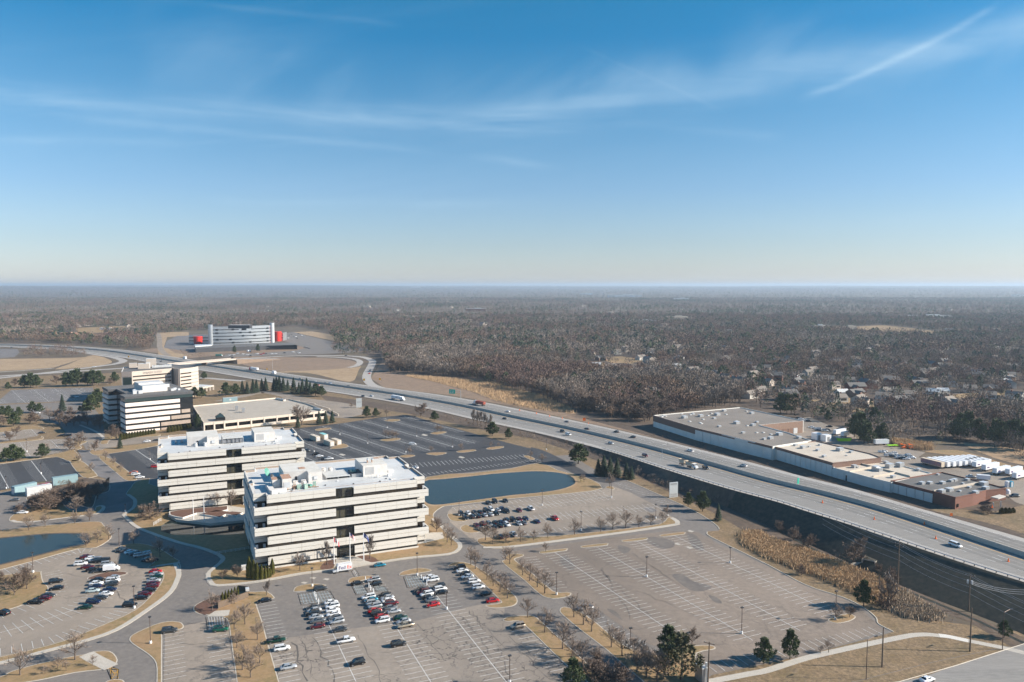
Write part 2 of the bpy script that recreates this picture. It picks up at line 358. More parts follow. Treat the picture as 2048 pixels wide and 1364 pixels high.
    so = bpy.data.objects.new('sun', sun); COL.objects.link(so); so.rotation_euler = SUNV.to_track_quat('Z', 'Y').to_euler(); so.location = (300, -200, 400)
    cam = bpy.data.cameras.new('camera'); co = bpy.data.objects.new('camera', cam); COL.objects.link(co); SC.camera = co
    cam.sensor_width = 36; cam.lens = FOC / 2048 * 36; cam.clip_start = 1; cam.clip_end = 60000; co.location = (0, 0, H); co.rotation_euler = (PI / 2 - TH, 0, 0)
    SC.view_settings.view_transform = 'Standard'; SC.view_settings.look = 'None'; SC.view_settings.exposure = EXPOSURE; SC.view_settings.gamma = 1
    SC.render.resolution_x = 1024; SC.render.resolution_y = 682
SKY_STRENGTH, SKY_DUST, SUN_STRENGTH, EXPOSURE = .070, .2, 5., .9
SAT = (.62, 1.32); TINT = ((.85, .845, .93), (.75, .91, 1.04), (.80, 1.22, 1.04))
CLOUD_COL = (5.4, 7.0, 8.2)
CLOUDS = [(-100, 190, 1080, 245, 26, .55, -6, .05), (1000, 232, 2120, 40, 34, .6, -10, .1), (1630, 188, 1975, 20, 8, .6, -8, 0), (-60, 220, 1010, 322, 8, .5, 6, 0),
          (-60, 282, 560, 285, 8, .35, 0, 0), (330, 0, 760, 45, 6, .14, 0, 0), (880, 170, 1350, 150, 40, .35, 0, .4), (1180, 100, 1420, 210, 4, .10, 0, 0), (450, 404, 1050, 408, 9, .22, 0, 0), (1250, 250, 1540, 272, 10, .18, 0, 0), (1500, 110, 2100, 90, 60, .3, 0, .2), (300, 90, 700, 190, 60, .25, 0, .8)]
# ------------------------------------------------------------------ terrain
def terrain_z(x, y):
    r = math.hypot(x, y)
    if r < 7000: return 0.
    t = min(1, (r - 7000) / 15000); n = noise.noise(Vector((x / 4200, y / 4200, 3.3))) * .5 + .5; n2 = noise.noise(Vector((x / 1500, y / 1500, 1.1)))
    left = 1 / (1 + math.exp((x + 2500) / 2500))
    return t * t * (3 - 2 * t) * (46 + 62 * n + 12 * n2 + 22 * left * n)
def build_ground():
    rad = [0, 150, 400, 800, 1500, 2500, 4000, 5500, 7000] + [7000 + 600 * i for i in range(1, 29)]; n = 144; v = [(0, 0, 0)]; f = []
    for r in rad[1:]:
        for j in range(n):
            a = 2 * PI * j / n; x, y = r * math.sin(a), r * math.cos(a); v.append((x, y, terrain_z(x, y)))
    for j in range(n): f.append((0, 1 + (j + 1) % n, 1 + j))
    for i in range(len(rad) - 2):
        for j in range(n):
            a, b = 1 + i * n + j, 1 + i * n + (j + 1) % n; f.append((a, b, b + n, a + n))
    me = bpy.data.meshes.new('ground'); me.from_pydata(v, [], f); me.materials.append(M('country')); me.update(); tag(link('ground', me), kind='structure')
build_ground()
# ------------------------------------------------------------------ campus ground
campus = [(-700, 905), (-60, 868), (150, 850), (330, 835), (640, 800), (760, 812), (1040, 855), (1180, 905), (1260, 945), (1340, 985), (1450, 1035), (1560, 1095), (1700, 1180), (1790, 1230), (2120, 1275), (2600, 1400), (2600, 1900), (-1500, 1900), (-1500, 1100)]
sheet('campus_grass', [G(*p) for p in campus], .02, 'dry_grass')
far_campus = [(-800, 800), (-60, 757), (250, 745), (640, 772), (760, 812), (640, 800), (330, 835), (150, 850), (-60, 868), (-800, 905)]
sheet('campus_grass', [G(*p) for p in far_campus], .02, 'dry_grass')
# one big paved sheet under the near lots and drives; grass stands on it between kerbs
pave = [(-500, 1000), (-60, 990), (0, 985), (150, 960), (185, 968), (235, 965), (262, 940), (250, 925), (215, 915), (205, 905), (245, 893), (314, 892), (400, 885), (600, 880), (640, 895), (900, 925), (1140, 910), (1200, 945), (1249, 960), (1324, 992.5), (1379, 1017.5), (1414, 1037.5), (1434, 1052.5), (1439, 1061), (1414, 1063), (1415, 1071), (1449, 1088), (1536, 1130.5), (1611, 1170.5), (1686, 1195.5), (1726, 1215.5), (1751, 1235.5), (1756, 1248), (1786, 1264),
        (1756, 1273), (1686, 1290.5), (1611, 1310.5), (1536, 1327), (1424, 1350), (1395, 1375), (1395, 1900), (-1500, 1900), (-1500, 1100)]
PAVE = [G(*p) for p in pave]
sheet('paving', PAVE, .05, 'asphalt_road')
# kerb along the eastern rim of the paving
rim = smooth_open([G(*p) for p in [(1205, 947), (1249, 960), (1324, 992.5), (1379, 1017.5), (1414, 1037.5), (1434, 1052.5), (1438, 1059)]], 4)
rim2 = smooth_open([G(*p) for p in [(1414, 1064), (1416, 1071), (1449, 1088), (1536, 1130.5), (1611, 1170.5), (1686, 1195.5), (1726, 1215.5), (1751, 1235.5), (1756, 1248), (1786, 1264)]], 4)
for r_ in (rim, rim2):
    mb = MB(); a, b = offset_line(r_, .3), offset_line(r_, -.05)
    for i in range(len(r_) - 1): mb.prism([a[i], a[i + 1], b[i + 1], b[i]], .02, .2, 'kerb')
    tag(mb.build('kerb'), kind='structure')
def P_(t, *pts): return WL(t, pts)
def PX(*pts): return [G(*p) for p in pts]
# surfaces of other tone inside the paved sheet
lotB = PX((1010, 1105), (1100, 1092), (1200, 1078), (1340, 1062), (1395, 1064), (1440, 1090), (1536, 1133), (1611, 1172), (1686, 1197), (1720, 1217), (1745, 1240), (1770, 1262), (1686, 1289), (1611, 1309), (1536, 1326), (1424, 1349), (1395, 1350), (1390, 1310), (1300, 1290), (1225, 1240), (1170, 1200), (1130, 1192), (1120, 1180), (1060, 1140))
sheet('lot_east', lotB, .08, 'asphalt_brown')
lotA = PX((512, 1210), (545, 1192), (640, 1182), (760, 1162), (880, 1135), (925, 1130), (980, 1165), (1010, 1192), (1020, 1212), (1010, 1238), (1034, 1243), (1060, 1263), (1140, 1345), (1200, 1420), (1230, 1500), (560, 1500), (545, 1300))
sheet('lot_main', lotA, .08, 'asphalt_road')
lotA2 = PX((532, 1282), (700, 1258), (830, 1243), (935, 1215), (1008, 1200), (1010, 1238), (1034, 1243), (1060, 1263), (1140, 1345), (1200, 1420), (1300, 1600), (560, 1600), (547, 1330))
sheet('lot_main_old', lotA2, .11, 'asphalt_cracked')
lotC = PX((905, 1014), (1024, 1000), (1200, 980), (1225, 972), (1260, 985), (1320, 1015), (1345, 1035), (1280, 1048), (1150, 1060), (975, 1082), (950, 1085), (925, 1065), (900, 1045), (895, 1025))
sheet('lot_pond', lotC, .08, 'asphalt_worn')
lotE = PX((-300, 1180), (-60, 1150), (60, 1120), (170, 1095), (225, 1095), (250, 1092), (290, 1105), (320, 1140), (322, 1170), (300, 1200), (262, 1225), (200, 1254), (120, 1285), (0, 1314), (-300, 1390))
sheet('lot_round', lotE, .08, 'asphalt_worn')
lotF = PX((330, 1262), (365, 1252), (455, 1235), (462, 1300), (474, 1370), (480, 1450), (325, 1450))
sheet('lot_south', lotF, .08, 'asphalt_worn')
GRID = math.radians(24); UX, UY = math.cos(GRID), math.sin(GRID)
U1 = Vector((UX, UY, 0)); V1 = Vector((-UY, UX, 0))
OB = Vector((-94.78, 289.92, 0))
def bf(u, v, o=OB): q = o + U1 * u + V1 * v; return (q.x, q.y)
OB2 = Vector((*bf(-35.3, 95.9), 0))
# dark sealed lots
sealD_px = [T('B2', 300, 470), T('B2', 700, 425), T('B2', 1000, 378), T('B2', 1180, 362), T('B2', 1250, 368), T('B2', 1400, 412), T('B2', 1800, 525), T('B2', 2048, 592), T('B3', 180, 635), T('B3', 300, 668), T('B3', 330, 700), T('B3', 230, 735), T('B3', 0, 782), T('B2', 1700, 818), T('B2', 1370, 853), (820, 962), (700, 960), (614, 940), (598, 905), (585, 880), (588, 862)]
SEALD = [G(*p) for p in sealD_px]
sheet('lot_sealed', SEALD, .09, 'asphalt_sealed')
road_ne = P_('B3', (150, 618), (300, 665), (470, 752), (560, 798), (680, 868), (900, 880), (760, 905), (640, 880), (520, 842), (380, 775), (240, 738), (200, 700))
sheet('drive_sealed', road_ne, .12, 'asphalt_sealed', 2)
sealG = P_('B1', (-300, 800), (0, 755), (300, 715), (460, 698), (560, 735), (655, 855), (500, 875), (300, 900), (120, 940), (0, 965), (-300, 1010)); sheet('lot_sealed', sealG, .09, 'asphalt_sealed')
sealH = P_('B1', (855, 660), (1000, 640), (1260, 608), (1400, 600), (1400, 880), (1255, 870), (1180, 865), (1080, 860), (930, 740)); sheet('lot_west', sealH, .09, 'asphalt_sealed')
sheet('drive_dark', P_('B1', (620, 640), (720, 640), (790, 700), (960, 850), (1010, 885), (1080, 900), (1050, 940), (1010, 990), (1060, 1040), (1050, 1080), (980, 1165), (780, 1150), (840, 1100), (860, 1000), (870, 880), (780, 850), (660, 725)), .07, 'asphalt_grey')
lotJ = P_('B1', (-300, 640), (0, 590), (400, 555), (640, 545), (690, 570), (640, 620), (500, 655), (350, 688), (0, 722), (-300, 770)); sheet('lot_west', lotJ, .09, 'asphalt_worn')
lotK = P_('B1', (-300, 520), (0, 500), (250, 475), (330, 485), (300, 530), (150, 555), (0, 575), (-300, 600)); sheet('lot_west', lotK, .09, 'asphalt_worn')
lotL = P_('B1', (-300, 250), (0, 235), (90, 160), (400, 148), (740, 140), (780, 240), (400, 255), (0, 272), (-300, 300)); sheet('lot_north', lotL, .09, 'asphalt_grey')
sheet('drive_west', P_('B1', (-300, 290), (0, 280), (400, 262), (720, 250), (820, 400), (840, 520), (800, 590), (690, 640), (640, 560), (560, 545), (480, 440), (330, 400), (300, 350), (-300, 330)), .07, 'asphalt_road')
sheet('drive_west', P_('B1', (700, 560), (850, 560), (1000, 545), (1260, 530), (1400, 520), (1400, 570), (1260, 578), (1000, 600), (800, 640), (720, 650)), .1, 'asphalt_worn')
# ------------------------------------------------------------------ islands of grass
back2 = [bf(-3, 52, OB2), bf(63, 54, OB2), bf(69, 20, OB2)]
back1 = [bf(40, 60), bf(60, 58)]
plot = PX((411, 1148), (415, 1166), (435, 1173.5), (512, 1166), (600, 1150), (649.5, 1144), (677, 1140.5), (747, 1129), (820, 1118), (897, 1110.5), (921, 1100), (924, 1088), (912, 1076.8), (890, 1055), (870, 1038), (868, 1027), (885, 1014), (905, 1011), (1024, 997.5), (1149, 986), (1205, 977), (1184, 960), (1154, 950), (1116, 941), (1081, 926), (1024, 937), (940, 947), (854, 954.5)) + [bf(66, 60), bf(40, 62), bf(10, 62), bf(-2, 80), bf(33, 100), bf(33, 146), bf(-38, 146)] + PX((300, 957), (270, 965), (262, 975), (252, 988), (266, 1000), (264, 1015), (250, 1025), (243.7, 1030), (250, 1038), (275, 1058), (350, 1085.5), (390, 1095.5), (420, 1105.5), (442, 1118), (425, 1135.5))
island(plot, 'lawn', smooth=2)
island(P_('A1', (1450, 485), (1440, 540), (1380, 650), (1200, 790), (950, 950), (700, 1040), (400, 1120), (0, 1225), (-300, 1300), (-300, 1235), (0, 1165), (220, 1115), (500, 1040), (800, 920), (1080, 790), (1230, 650), (1295, 560), (1305, 490), (1240, 445), (1420, 405)))
island(P_('A1', (905, 300), (1060, 255), (1250, 285), (1390, 370), (1430, 405), (1240, 440), (1180, 448), (1240, 385), (1100, 312), (960, 305)))
island(P_('A1', (708, 530), (850, 488), (1000, 484), (1006, 505), (850, 532), (720, 546)), 'mulch')
island(P_('A1', (-250, 560), (150, 500), (320, 482), (330, 492), (345, 560), (385, 605), (378, 640), (300, 705), (180, 750), (60, 790), (-250, 880)))
island(P_('A1', (-300, 175), (0, 152), (400, 110), (700, 85), (800, 85), (830, 110), (875, 165), (890, 215), (770, 290), (620, 302), (300, 390), (0, 470), (-300, 560)))
island(P_('B1', (75, 1195), (105, 1222), (230, 1222), (500, 1190), (770, 1155), (835, 1120), (830, 1090), (770, 1095), (740, 1130), (560, 1120), (470, 1050), (250, 1100), (120, 1150)))
island(P_('B1', (225, 1000), (420, 925), (640, 868), (780, 872), (870, 895), (872, 970), (780, 1000), (750, 1085), (690, 1100), (480, 1040), (250, 1070)), 'scrub_soil')
island(P_('B1', (790, 702), (850, 695), (960, 760), (1085, 862), (1085, 882), (1010, 885), (930, 825)))
island(P_('B1', (560, 735), (640, 725), (700, 760), (775, 835), (765, 852), (660, 858)))
island(P_('B1', (-300, 775), (-100, 745), (150, 712), (350, 692), (500, 660), (590, 640), (640, 700), (640, 722), (560, 733), (450, 696), (300, 713), (0, 753), (-300, 800)))
island(P_('B1', (715, 652), (735, 675), (790, 681), (1000, 652), (1258, 607), (1258, 583), (1000, 608), (850, 625), (790, 650), (740, 640)))
island(P_('B1', (590, 575), (690, 567), (690, 580), (640, 600), (655, 625), (600, 632)))
island(P_('B1', (-300, 590), (0, 577), (300, 550), (330, 530), (350, 545), (300, 562), (0, 592), (-300, 625)))
island(P_('B1', (-300, 480), (0, 462), (220, 445), (330, 455), (345, 475), (250, 475), (0, 500), (-300, 520)))
island(P_('B1', (800, 590), (850, 540), (1000, 532), (1258, 515), (1258, 530), (1000, 545), (880, 562), (860, 590)))
island(P_('A1', (1035, 1020), (1090, 972), (1290, 890), (1430, 885), (1470, 918), (1440, 945), (1305, 962), (1298, 1010), (1297, 1364), (1297, 1600), (1252, 1600), (1252, 1364), (1247, 1220), (1185, 1145), (1065, 1065)))
island(P_('A1', (680, 1145), (740, 1125), (880, 1120), (942, 1190), (895, 1245), (830, 1266), (600, 1292), (300, 1355), (0, 1400), (-300, 1460), (-300, 1400), (0, 1325), (100, 1278), (330, 1215), (560, 1165)))
island(P_('A1', (820, 1420), (850, 1362), (940, 1345), (1000, 1368), (1020, 1500), (850, 1500)))
lawnF = island([T2 for T2 in P_('A1', (1545, 790), (1570, 745), (1700, 690), (1900, 650), (2048, 645))] + P_('A2', (90, 642), (148, 688), (130, 700), (20, 735), (4, 745), (50, 880), (100, 1070), (190, 1380), (230, 1600)) + P_('A1', (1950, 1600), (1893, 1364), (1843, 1000), (1812, 860), (1700, 832), (1600, 825)), smooth=2)
for q in [((300, 635), (330, 600), (450, 579), (540, 586), (553, 596), (480, 630), (320, 643)), ((735, 560), (770, 530), (900, 515), (960, 521), (880, 546), (755, 573)), ((1145, 505), (1180, 480), (1290, 455), (1370, 460), (1400, 478), (1250, 503), (1160, 514)),
          ((1535, 440), (1590, 407), (1710, 418), (1870, 510), (2048, 650), (2093, 720), (2048, 760), (1920, 775), (1850, 765), (1845, 752), (1960, 733), (1930, 690), (1830, 590), (1700, 465), (1640, 435)),
          ((1530, 1155), (1600, 1155), (1690, 1200), (1640, 1214), (1560, 1205)), ((1635, 1260), (1680, 1240), (1740, 1262), (1790, 1296), (1700, 1305), (1650, 1290))]:
    pts = []
    for x, y in q: pts.append(W('A2' if not (y > 1100) else 'B2', x, y))
    island(pts)
island(P_('A3', (-74, 875), (-50, 850), (0, 840), (130, 835), (200, 850), (350, 990), (560, 1180), (760, 1364), (900, 1500), (900, 1700), (800, 1700), (600, 1364), (430, 1230), (250, 1055), (95, 905), (50, 878), (-20, 882)), smooth=2)
island(P_('A3', (380, 792), (415, 766), (520, 792), (660, 880), (800, 1000), (900, 1075), (1050, 1130), (1250, 1130), (1440, 1078), (1590, 1074), (1630, 1095), (1600, 1108), (1475, 1138), (1490, 1240), (1535, 1312), (1560, 1380), (1560, 1700), (1400, 1700), (1050, 1364), (870, 1212), (760, 1112), (560, 960), (410, 835)), smooth=2)
longI = P_('A2', (1765, 235), (1800, 213), (1900, 207), (2048, 210)) + P_('A3', (300, 200), (600, 172), (900, 140), (1180, 102), (1240, 55), (1280, 45), (1335, 75), (1340, 97), (1300, 115), (900, 175), (400, 240), (0, 290)) + P_('A2', (1900, 300), (1800, 272))
island(longI, smooth=2)
for q in [((217, 328), (240, 318), (430, 297), (440, 307), (420, 318), (240, 338)), ((552, 284), (570, 275), (750, 255), (768, 265), (740, 275), (570, 292)), ((879, 238), (900, 228), (1070, 210), (1082, 222), (1050, 230), (900, 245)), ((1183, 196), (1200, 186), (1370, 165), (1385, 178), (1360, 187), (1210, 202)),
          ((-64, 390), (-40, 347), (0, 340), (80, 342), (95, 355), (60, 368), (20, 385), (60, 420), (180, 510), (330, 640), (440, 647), (475, 658), (450, 682), (360, 698), (290, 695), (215, 660), (100, 555), (-20, 460), (-80, 405))]:
    island(P_('A3', *q), smooth=2)
island(P_('B3', (745, 940), (790, 930), (822, 948), (800, 958)))
island(P_('A4', (478, 872), (530, 842), (640, 820), (690, 835), (700, 852), (650, 880), (550, 897)))
for q in [((1025, 405), (1060, 395), (1145, 395), (1150, 405), (1090, 415)), ((470, 480), (500, 470), (590, 462), (598, 472), (500, 488)), ((990, 562), (1040, 550), (1140, 545), (1150, 558), (1050, 572)), ((1395, 510), (1420, 498), (1510, 492), (1520, 502), (1450, 517)), ((1145, 692), (1190, 680), (1260, 680), (1270, 690), (1200, 703)), ((1360, 673), (1400, 662), (1510, 660), (1520, 670), (1440, 685)), ((1600, 655), (1650, 643), (1745, 637), (1757, 648), (1650, 663)), ((1840, 632), (1880, 617), (1970, 610), (1978, 622), (1890, 638)), ((590, 632), (620, 615), (700, 590), (742, 612), (680, 628)), ((2138, 690), (2178, 686), (2233, 712), (2198, 720))]:
    island(P_('B2', *q), smooth=2)
# ------------------------------------------------------------------ sidewalks, plazas, patches
def inner_walk(name, px, w=2.0, z=.2, m='concrete', sm=4, d0=.05):
    l = smooth_open(px, sm); mb = MB(); ribbon(mb, offset_line(l, d0), offset_line(l, d0 + w), z, m); return tag(mb.build(name), kind='structure')
inner_walk('sidewalk', PX((252, 990), (266, 1001), (264, 1015), (250, 1026), (244.5, 1031), (251, 1038.5), (275, 1058), (350, 1085), (390, 1095), (420, 1105), (442, 1118), (425, 1135), (412, 1148), (416, 1165), (435, 1173), (512, 1165.5), (600, 1149.5), (649, 1143.5), (677, 1140), (747, 1128.5), (820, 1117.5), (897, 1110), (921, 1100), (923, 1088), (911, 1077), (889, 1055), (869, 1037)), 1.7)
inner_walk('sidewalk', P_('A1', (-200, 1273), (0, 1224), (400, 1119), (700, 1039), (950, 949), (1200, 789), (1380, 649), (1440, 540), (1449, 487), (1420, 410)), 1.7)
inner_walk('sidewalk', P_('A3', (-230, 298), (0, 289), (400, 239), (900, 174), (1300, 114), (1340, 96), (1330, 75), (1290, 50)), 2.0)
path('sidewalk', P_('A1', (690, 1145), (760, 1185), (890, 1250)), 4.2, .2, 'concrete', 4)
path('sidewalk', P_('A4', (-480, 1364), (-150, 1300), (0, 1270), (300, 1175), (600, 1105), (900, 1040), (1100, 1000), (1180, 988), (1280, 985), (1380, 995)), 2.6, .06, 'concrete', 4)
path('sidewalk', P_('A4', (1370, 992), (1450, 1003), (1600, 1035)), 2.6, .064, 'concrete_new', 4)
path('sidewalk', P_('A4', (1590, 1032), (1750, 1065), (1900, 1095), (2100, 1145)), 2.6, .06, 'concrete', 4)
path('sidewalk', P_('A1', (1250, 440), (1350, 425), (1440, 412)), 1.6, .22, 'concrete', 2)
path('sidewalk', P_('B1', (780, 1150), (830, 1105), (812, 1088), (770, 1095)), 1.6, .2, 'concrete', 2)
path('sidewalk', P_('B1', (95, 1205), (150, 1218), (300, 1212), (520, 1185), (770, 1153)), 1.6, .2, 'concrete', 3)
path('sidewalk', P_('B1', (800, 585), (830, 545), (760, 490), (640, 440)), 2, .1, 'concrete', 3)
path('boulevard', P_('A4', (-900, 1500), (-200, 1470), (500, 1400), (900, 1310), (1300, 1210), (1800, 1105), (2300, 1010)), .2, .03, 'asphalt_road', 2)
bl = [W('A4', 0, 1500), W('A4', 1050, 1364), W('A4', 1500, 1235), W('A4', 2048, 1060), W('A4', 2500, 930)]
br = [W('A4', 300, 1900), W('A4', 1700, 1700), W('A4', 2200, 1500), W('A4', 2700, 1250), W('A4', 3200, 1080)]
mb = MB(); ribbon(mb, smooth_open(bl, 4), smooth_open(br, 4), .05, 'highway_asphalt'); tag(mb.build('boulevard'), kind='structure')
mb = MB()
for a in range(len(bl) - 1): mb.tube([(bl[a][0], bl[a][1], .08), (bl[a + 1][0], bl[a + 1][1], .08)], .14, 'kerb', 4)
tag(mb.build('kerb'), kind='structure')
for pts in [PX((665, 1148), (672, 1120), (681, 1114), (712, 1113), (730, 1122), (748, 1127), (700, 1136.5)), ]: sheet('entrance_plaza', pts, .21, 'concrete', 0)
sheet('entrance_walk', [bf(63, 10), bf(66, 4), bf(74, 6), bf(76, 14), bf(70, 16)], .21, 'concrete')
for pts in (PX((688, 1119), (720, 1112), (742, 1113), (757, 1122), (748, 1127), (728, 1123), (712, 1114)), PX((640, 1138), (648, 1126), (662, 1119), (672, 1119), (666, 1136), (655, 1141))): sheet('mulch_bed', pts, .19, 'mulch', 2)
for c in [(455, 535), (562, 545), (385, 573)]: 
    q = P_('A2', (c[0] - 28, c[1]), (c[0] - 5, c[1] - 9), (c[0] + 28, c[1] - 4), (c[0] + 8, c[1] + 9)); sheet('manhole_slab', q, .14, 'concrete')
for t, c in [('A3', (1325, 262)), ('A3', (1422, 291)), ('A3', (1430, 159)), ('B2', (1350, 521)), ('B2', (1645, 700)), ('B2', (690, 679))]:
    q = P_(t, (c[0] - 28, c[1]), (c[0] - 12, c[1] - 9), (c[0] + 28, c[1] + 1), (c[0] + 8, c[1] + 9)); sheet('manhole_slab', q, .15, 'concrete')
for q in [((1090, 205), (1180, 210), (1290, 240), (1290, 285), (1200, 300), (1120, 270), (1080, 240)), ((1280, 510), (1370, 505), (1450, 560), (1600, 600), (1520, 640), (1430, 630), (1350, 580)), ((990, 455), (1090, 460), (1080, 470), (1000, 468)), ((1570, 670), (1640, 690), (1680, 735), (1620, 725)), ((860, 270), (950, 300), (900, 340), (850, 300)), ((1400, 180), (1480, 200), (1540, 310), (1450, 290)), ((430, 350), (500, 440), (470, 470), (380, 400)), ((760, 780), (830, 800), (880, 870), (800, 820))]:
    sheet('asphalt_patch', P_('A3', *q), .095, 'asphalt_stain', 3)
sheet('asphalt_patch', P_('B3', (1050, 1108), (1110, 1100), (1170, 1128), (1110, 1142)), .105, 'asphalt_grey')
# ------------------------------------------------------------------ markings
PAINT_Z = .13
def stalls(mb, a, b, sides=(1, -1), depth=5.6, sp=2.75, w=.13, mid=True, z=PAINT_Z, skip=None, slant=0, m='paint', clip=None, midw=.16):
    """stall lines on one or both sides of the line a-b (world)"""
    line = a if b is None else [a, b]; d = 0; L = [0]
    for i in range(len(line) - 1): L.append(L[-1] + math.dist(line[i], line[i + 1]))
    s = 0
    while s <= L[-1]:
        i = max(j for j in range(len(L)) if L[j] <= s + 1e-9); i = min(i, len(line) - 2); t = (s - L[i]) / (L[i + 1] - L[i])
        p = Vector(line[i]).lerp(Vector(line[i + 1]), t); e = (Vector(line[i + 1]) - Vector(line[i])).normalized(); n = Vector((-e.y, e.x))
        for sd in sides:
            o = n * sd + e * slant; o.normalize(); q = p + o * depth; r = Vector((-o.y, o.x)) * w / 2
            if clip and not (inside((q.x, q.y), clip) and inside((p.x, p.y), clip)): continue
            mb.face([(p.x - r.x, p.y - r.y, z), (q.x - r.x, q.y - r.y, z), (q.x + r.x, q.y + r.y, z), (p.x + r.x, p.y + r.y, z)], m)
        s += sp
    if mid:
        if clip:
            n_ = max(2, int(L[-1] / 3)); seg = [Vector(line[0]).lerp(Vector(line[-1]), i / n_) for i in range(n_ + 1)]
            for p, q in zip(seg, seg[1:]):
                if inside((p.x, p.y), clip) and inside((q.x, q.y), clip): ribbon(mb, offset_line([(p.x, p.y), (q.x, q.y)], midw / 2), offset_line([(p.x, p.y), (q.x, q.y)], -midw / 2), z + .004, m)
        else: ribbon(mb, offset_line(line, midw / 2), offset_line(line, -midw / 2), z + .004, m)
mk = MB()
def R_(t, a, b): return W(t, *a), W(t, *b)
stalls(mk, *R_('A2', (440, 610), (800, 1364)))
stalls(mk, *R_('A2', (880, 545), (1420, 1400)))
stalls(mk, *R_('A2', (1310, 510), (2030, 1400)))
stalls(mk, *R_('A2', (22, 742), (200, 1400)), sides=(1,), mid=False)
stalls(mk, *R_('A3', (95, 912), (470, 1280)), sides=(-1,), mid=False)
stalls(mk, *R_('A1', (1303, 990), (1303, 1364)), sides=(1,), mid=False, depth=6)
stalls(mk, *R_('A1', (1818, 985), (1890, 1364)), sides=(-1,), mid=False, depth=6)
tag(mk.build('parking_lines'), kind='structure')
mk = MB()
stalls(mk, *R_('A3', (345, 330), (1380, 1035)))
stalls(mk, *R_('A3', (680, 287), (1925, 1032)))
stalls(mk, *R_('A3', (1000, 240), (2305, 955)))
stalls(mk, *R_('A3', (1300, 195), (2570, 820)))
stalls(mk, *R_('A3', (95, 375), (345, 640)), sides=(1,), mid=False)
stalls(mk, *R_('A3', (590, 850), (960, 1100)), sides=(1,), mid=False)
stalls(mk, W('A3', 1640, 1290), W('A4', 960, 975), sides=(1,), mid=False, slant=0)
tag(mk.build('parking_lines'), kind='structure')
mk = MB()
stalls(mk, PX((930, 1031))[0], PX((1226, 993))[0]); stalls(mk, PX((950, 1049))[0], PX((1316, 1013.5))[0]); stalls(mk, PX((905, 1014.5))[0], PX((1200, 981))[0], sides=(-1,), mid=False)
stalls(mk, PX((985, 1079))[0], PX((1325, 1041))[0], sides=(1,), mid=False)
stalls(mk, *R_('B3', (860, 895), (1290, 1070)), sides=(-1,), mid=False)
tag(mk.build('parking_lines'), kind='structure')
mk = MB()   # round lot: rows follow the curve
arc_out = smooth_open(P_('A1', (1275, 520), (1215, 640), (1065, 785), (790, 912), (490, 1035), (215, 1108), (0, 1158)), 8)
arc_mid = smooth_open(P_('A1', (870, 515), (860, 600), (780, 690), (620, 775), (380, 860), (100, 945), (-150, 1010)), 8)
arc_in = smooth_open(P_('A1', (350, 500), (400, 600), (385, 650), (300, 712), (180, 758), (60, 797), (-100, 840)), 8)
arc_top = smooth_open(P_('A1', (-100, 490), (0, 470), (300, 392), (600, 308), (760, 290)), 6)
stalls(mk, [p for p in arc_out], None, sides=(-1,), mid=False); stalls(mk, arc_mid, None); stalls(mk, arc_in, None, sides=(1,), mid=False); stalls(mk, arc_top, None, sides=(-1,), mid=False)
tag(mk.build('parking_lines'), kind='structure')
mk = MB()   # sealed lots share another grid
E2 = Vector((math.cos(math.radians(-51.2)), math.sin(math.radians(-51.2)))); N2 = Vector((-E2.y, E2.x))
base = Vector(W('B2', 1050, 463))
for k in range(-7, 9):
    o = base + N2 * (18.4 * k); a = o - E2 * 130; b = o + E2 * 90
    clipD = [G(*p) for p in [T('B2', 310, 480), T('B2', 1000, 385), T('B2', 1200, 370), T('B2', 1500, 450), T('B2', 2040, 600), T('B3', 140, 640), T('B3', 100, 640), T('B2', 1900, 625), T('B2', 1150, 700), T('B2', 1050, 740), (760, 950), (614, 935), (600, 900)]]
    stalls(mk, (a.x, a.y), (b.x, b.y), clip=clipD, w=.17, midw=.32)
stalls(mk, W('B2', 1180, 770), W('B3', 120, 690), w=.2, mid=False)
stalls(mk, W('B2', 1330, 850), W('B3', 230, 728), sides=(1,), mid=False, w=.2)
for k in range(-9, 4):
    o = Vector(W('B1', 328, 830)) + N2 * (18.4 * k); a = o - E2 * 60; b = o + E2 * 60; stalls(mk, (a.x, a.y), (b.x, b.y), clip=sealG, w=.17, midw=.3)
    o = Vector(W('B1', 1200, 718)) + N2 * (18.4 * k); a = o - E2 * 70; b = o + E2 * 70; stalls(mk, (a.x, a.y), (b.x, b.y), clip=sealH, w=.17, midw=.3)
    for lt in (lotJ, lotK, lotL):
        o = Vector(lt[2]) + N2 * (18.4 * (k + 3)); a = o - E2 * 150; b = o + E2 * 150; stalls(mk, (a.x, a.y), (b.x, b.y), clip=lt, w=.12, z=.13)
tag(mk.build('parking_lines'), kind='structure')
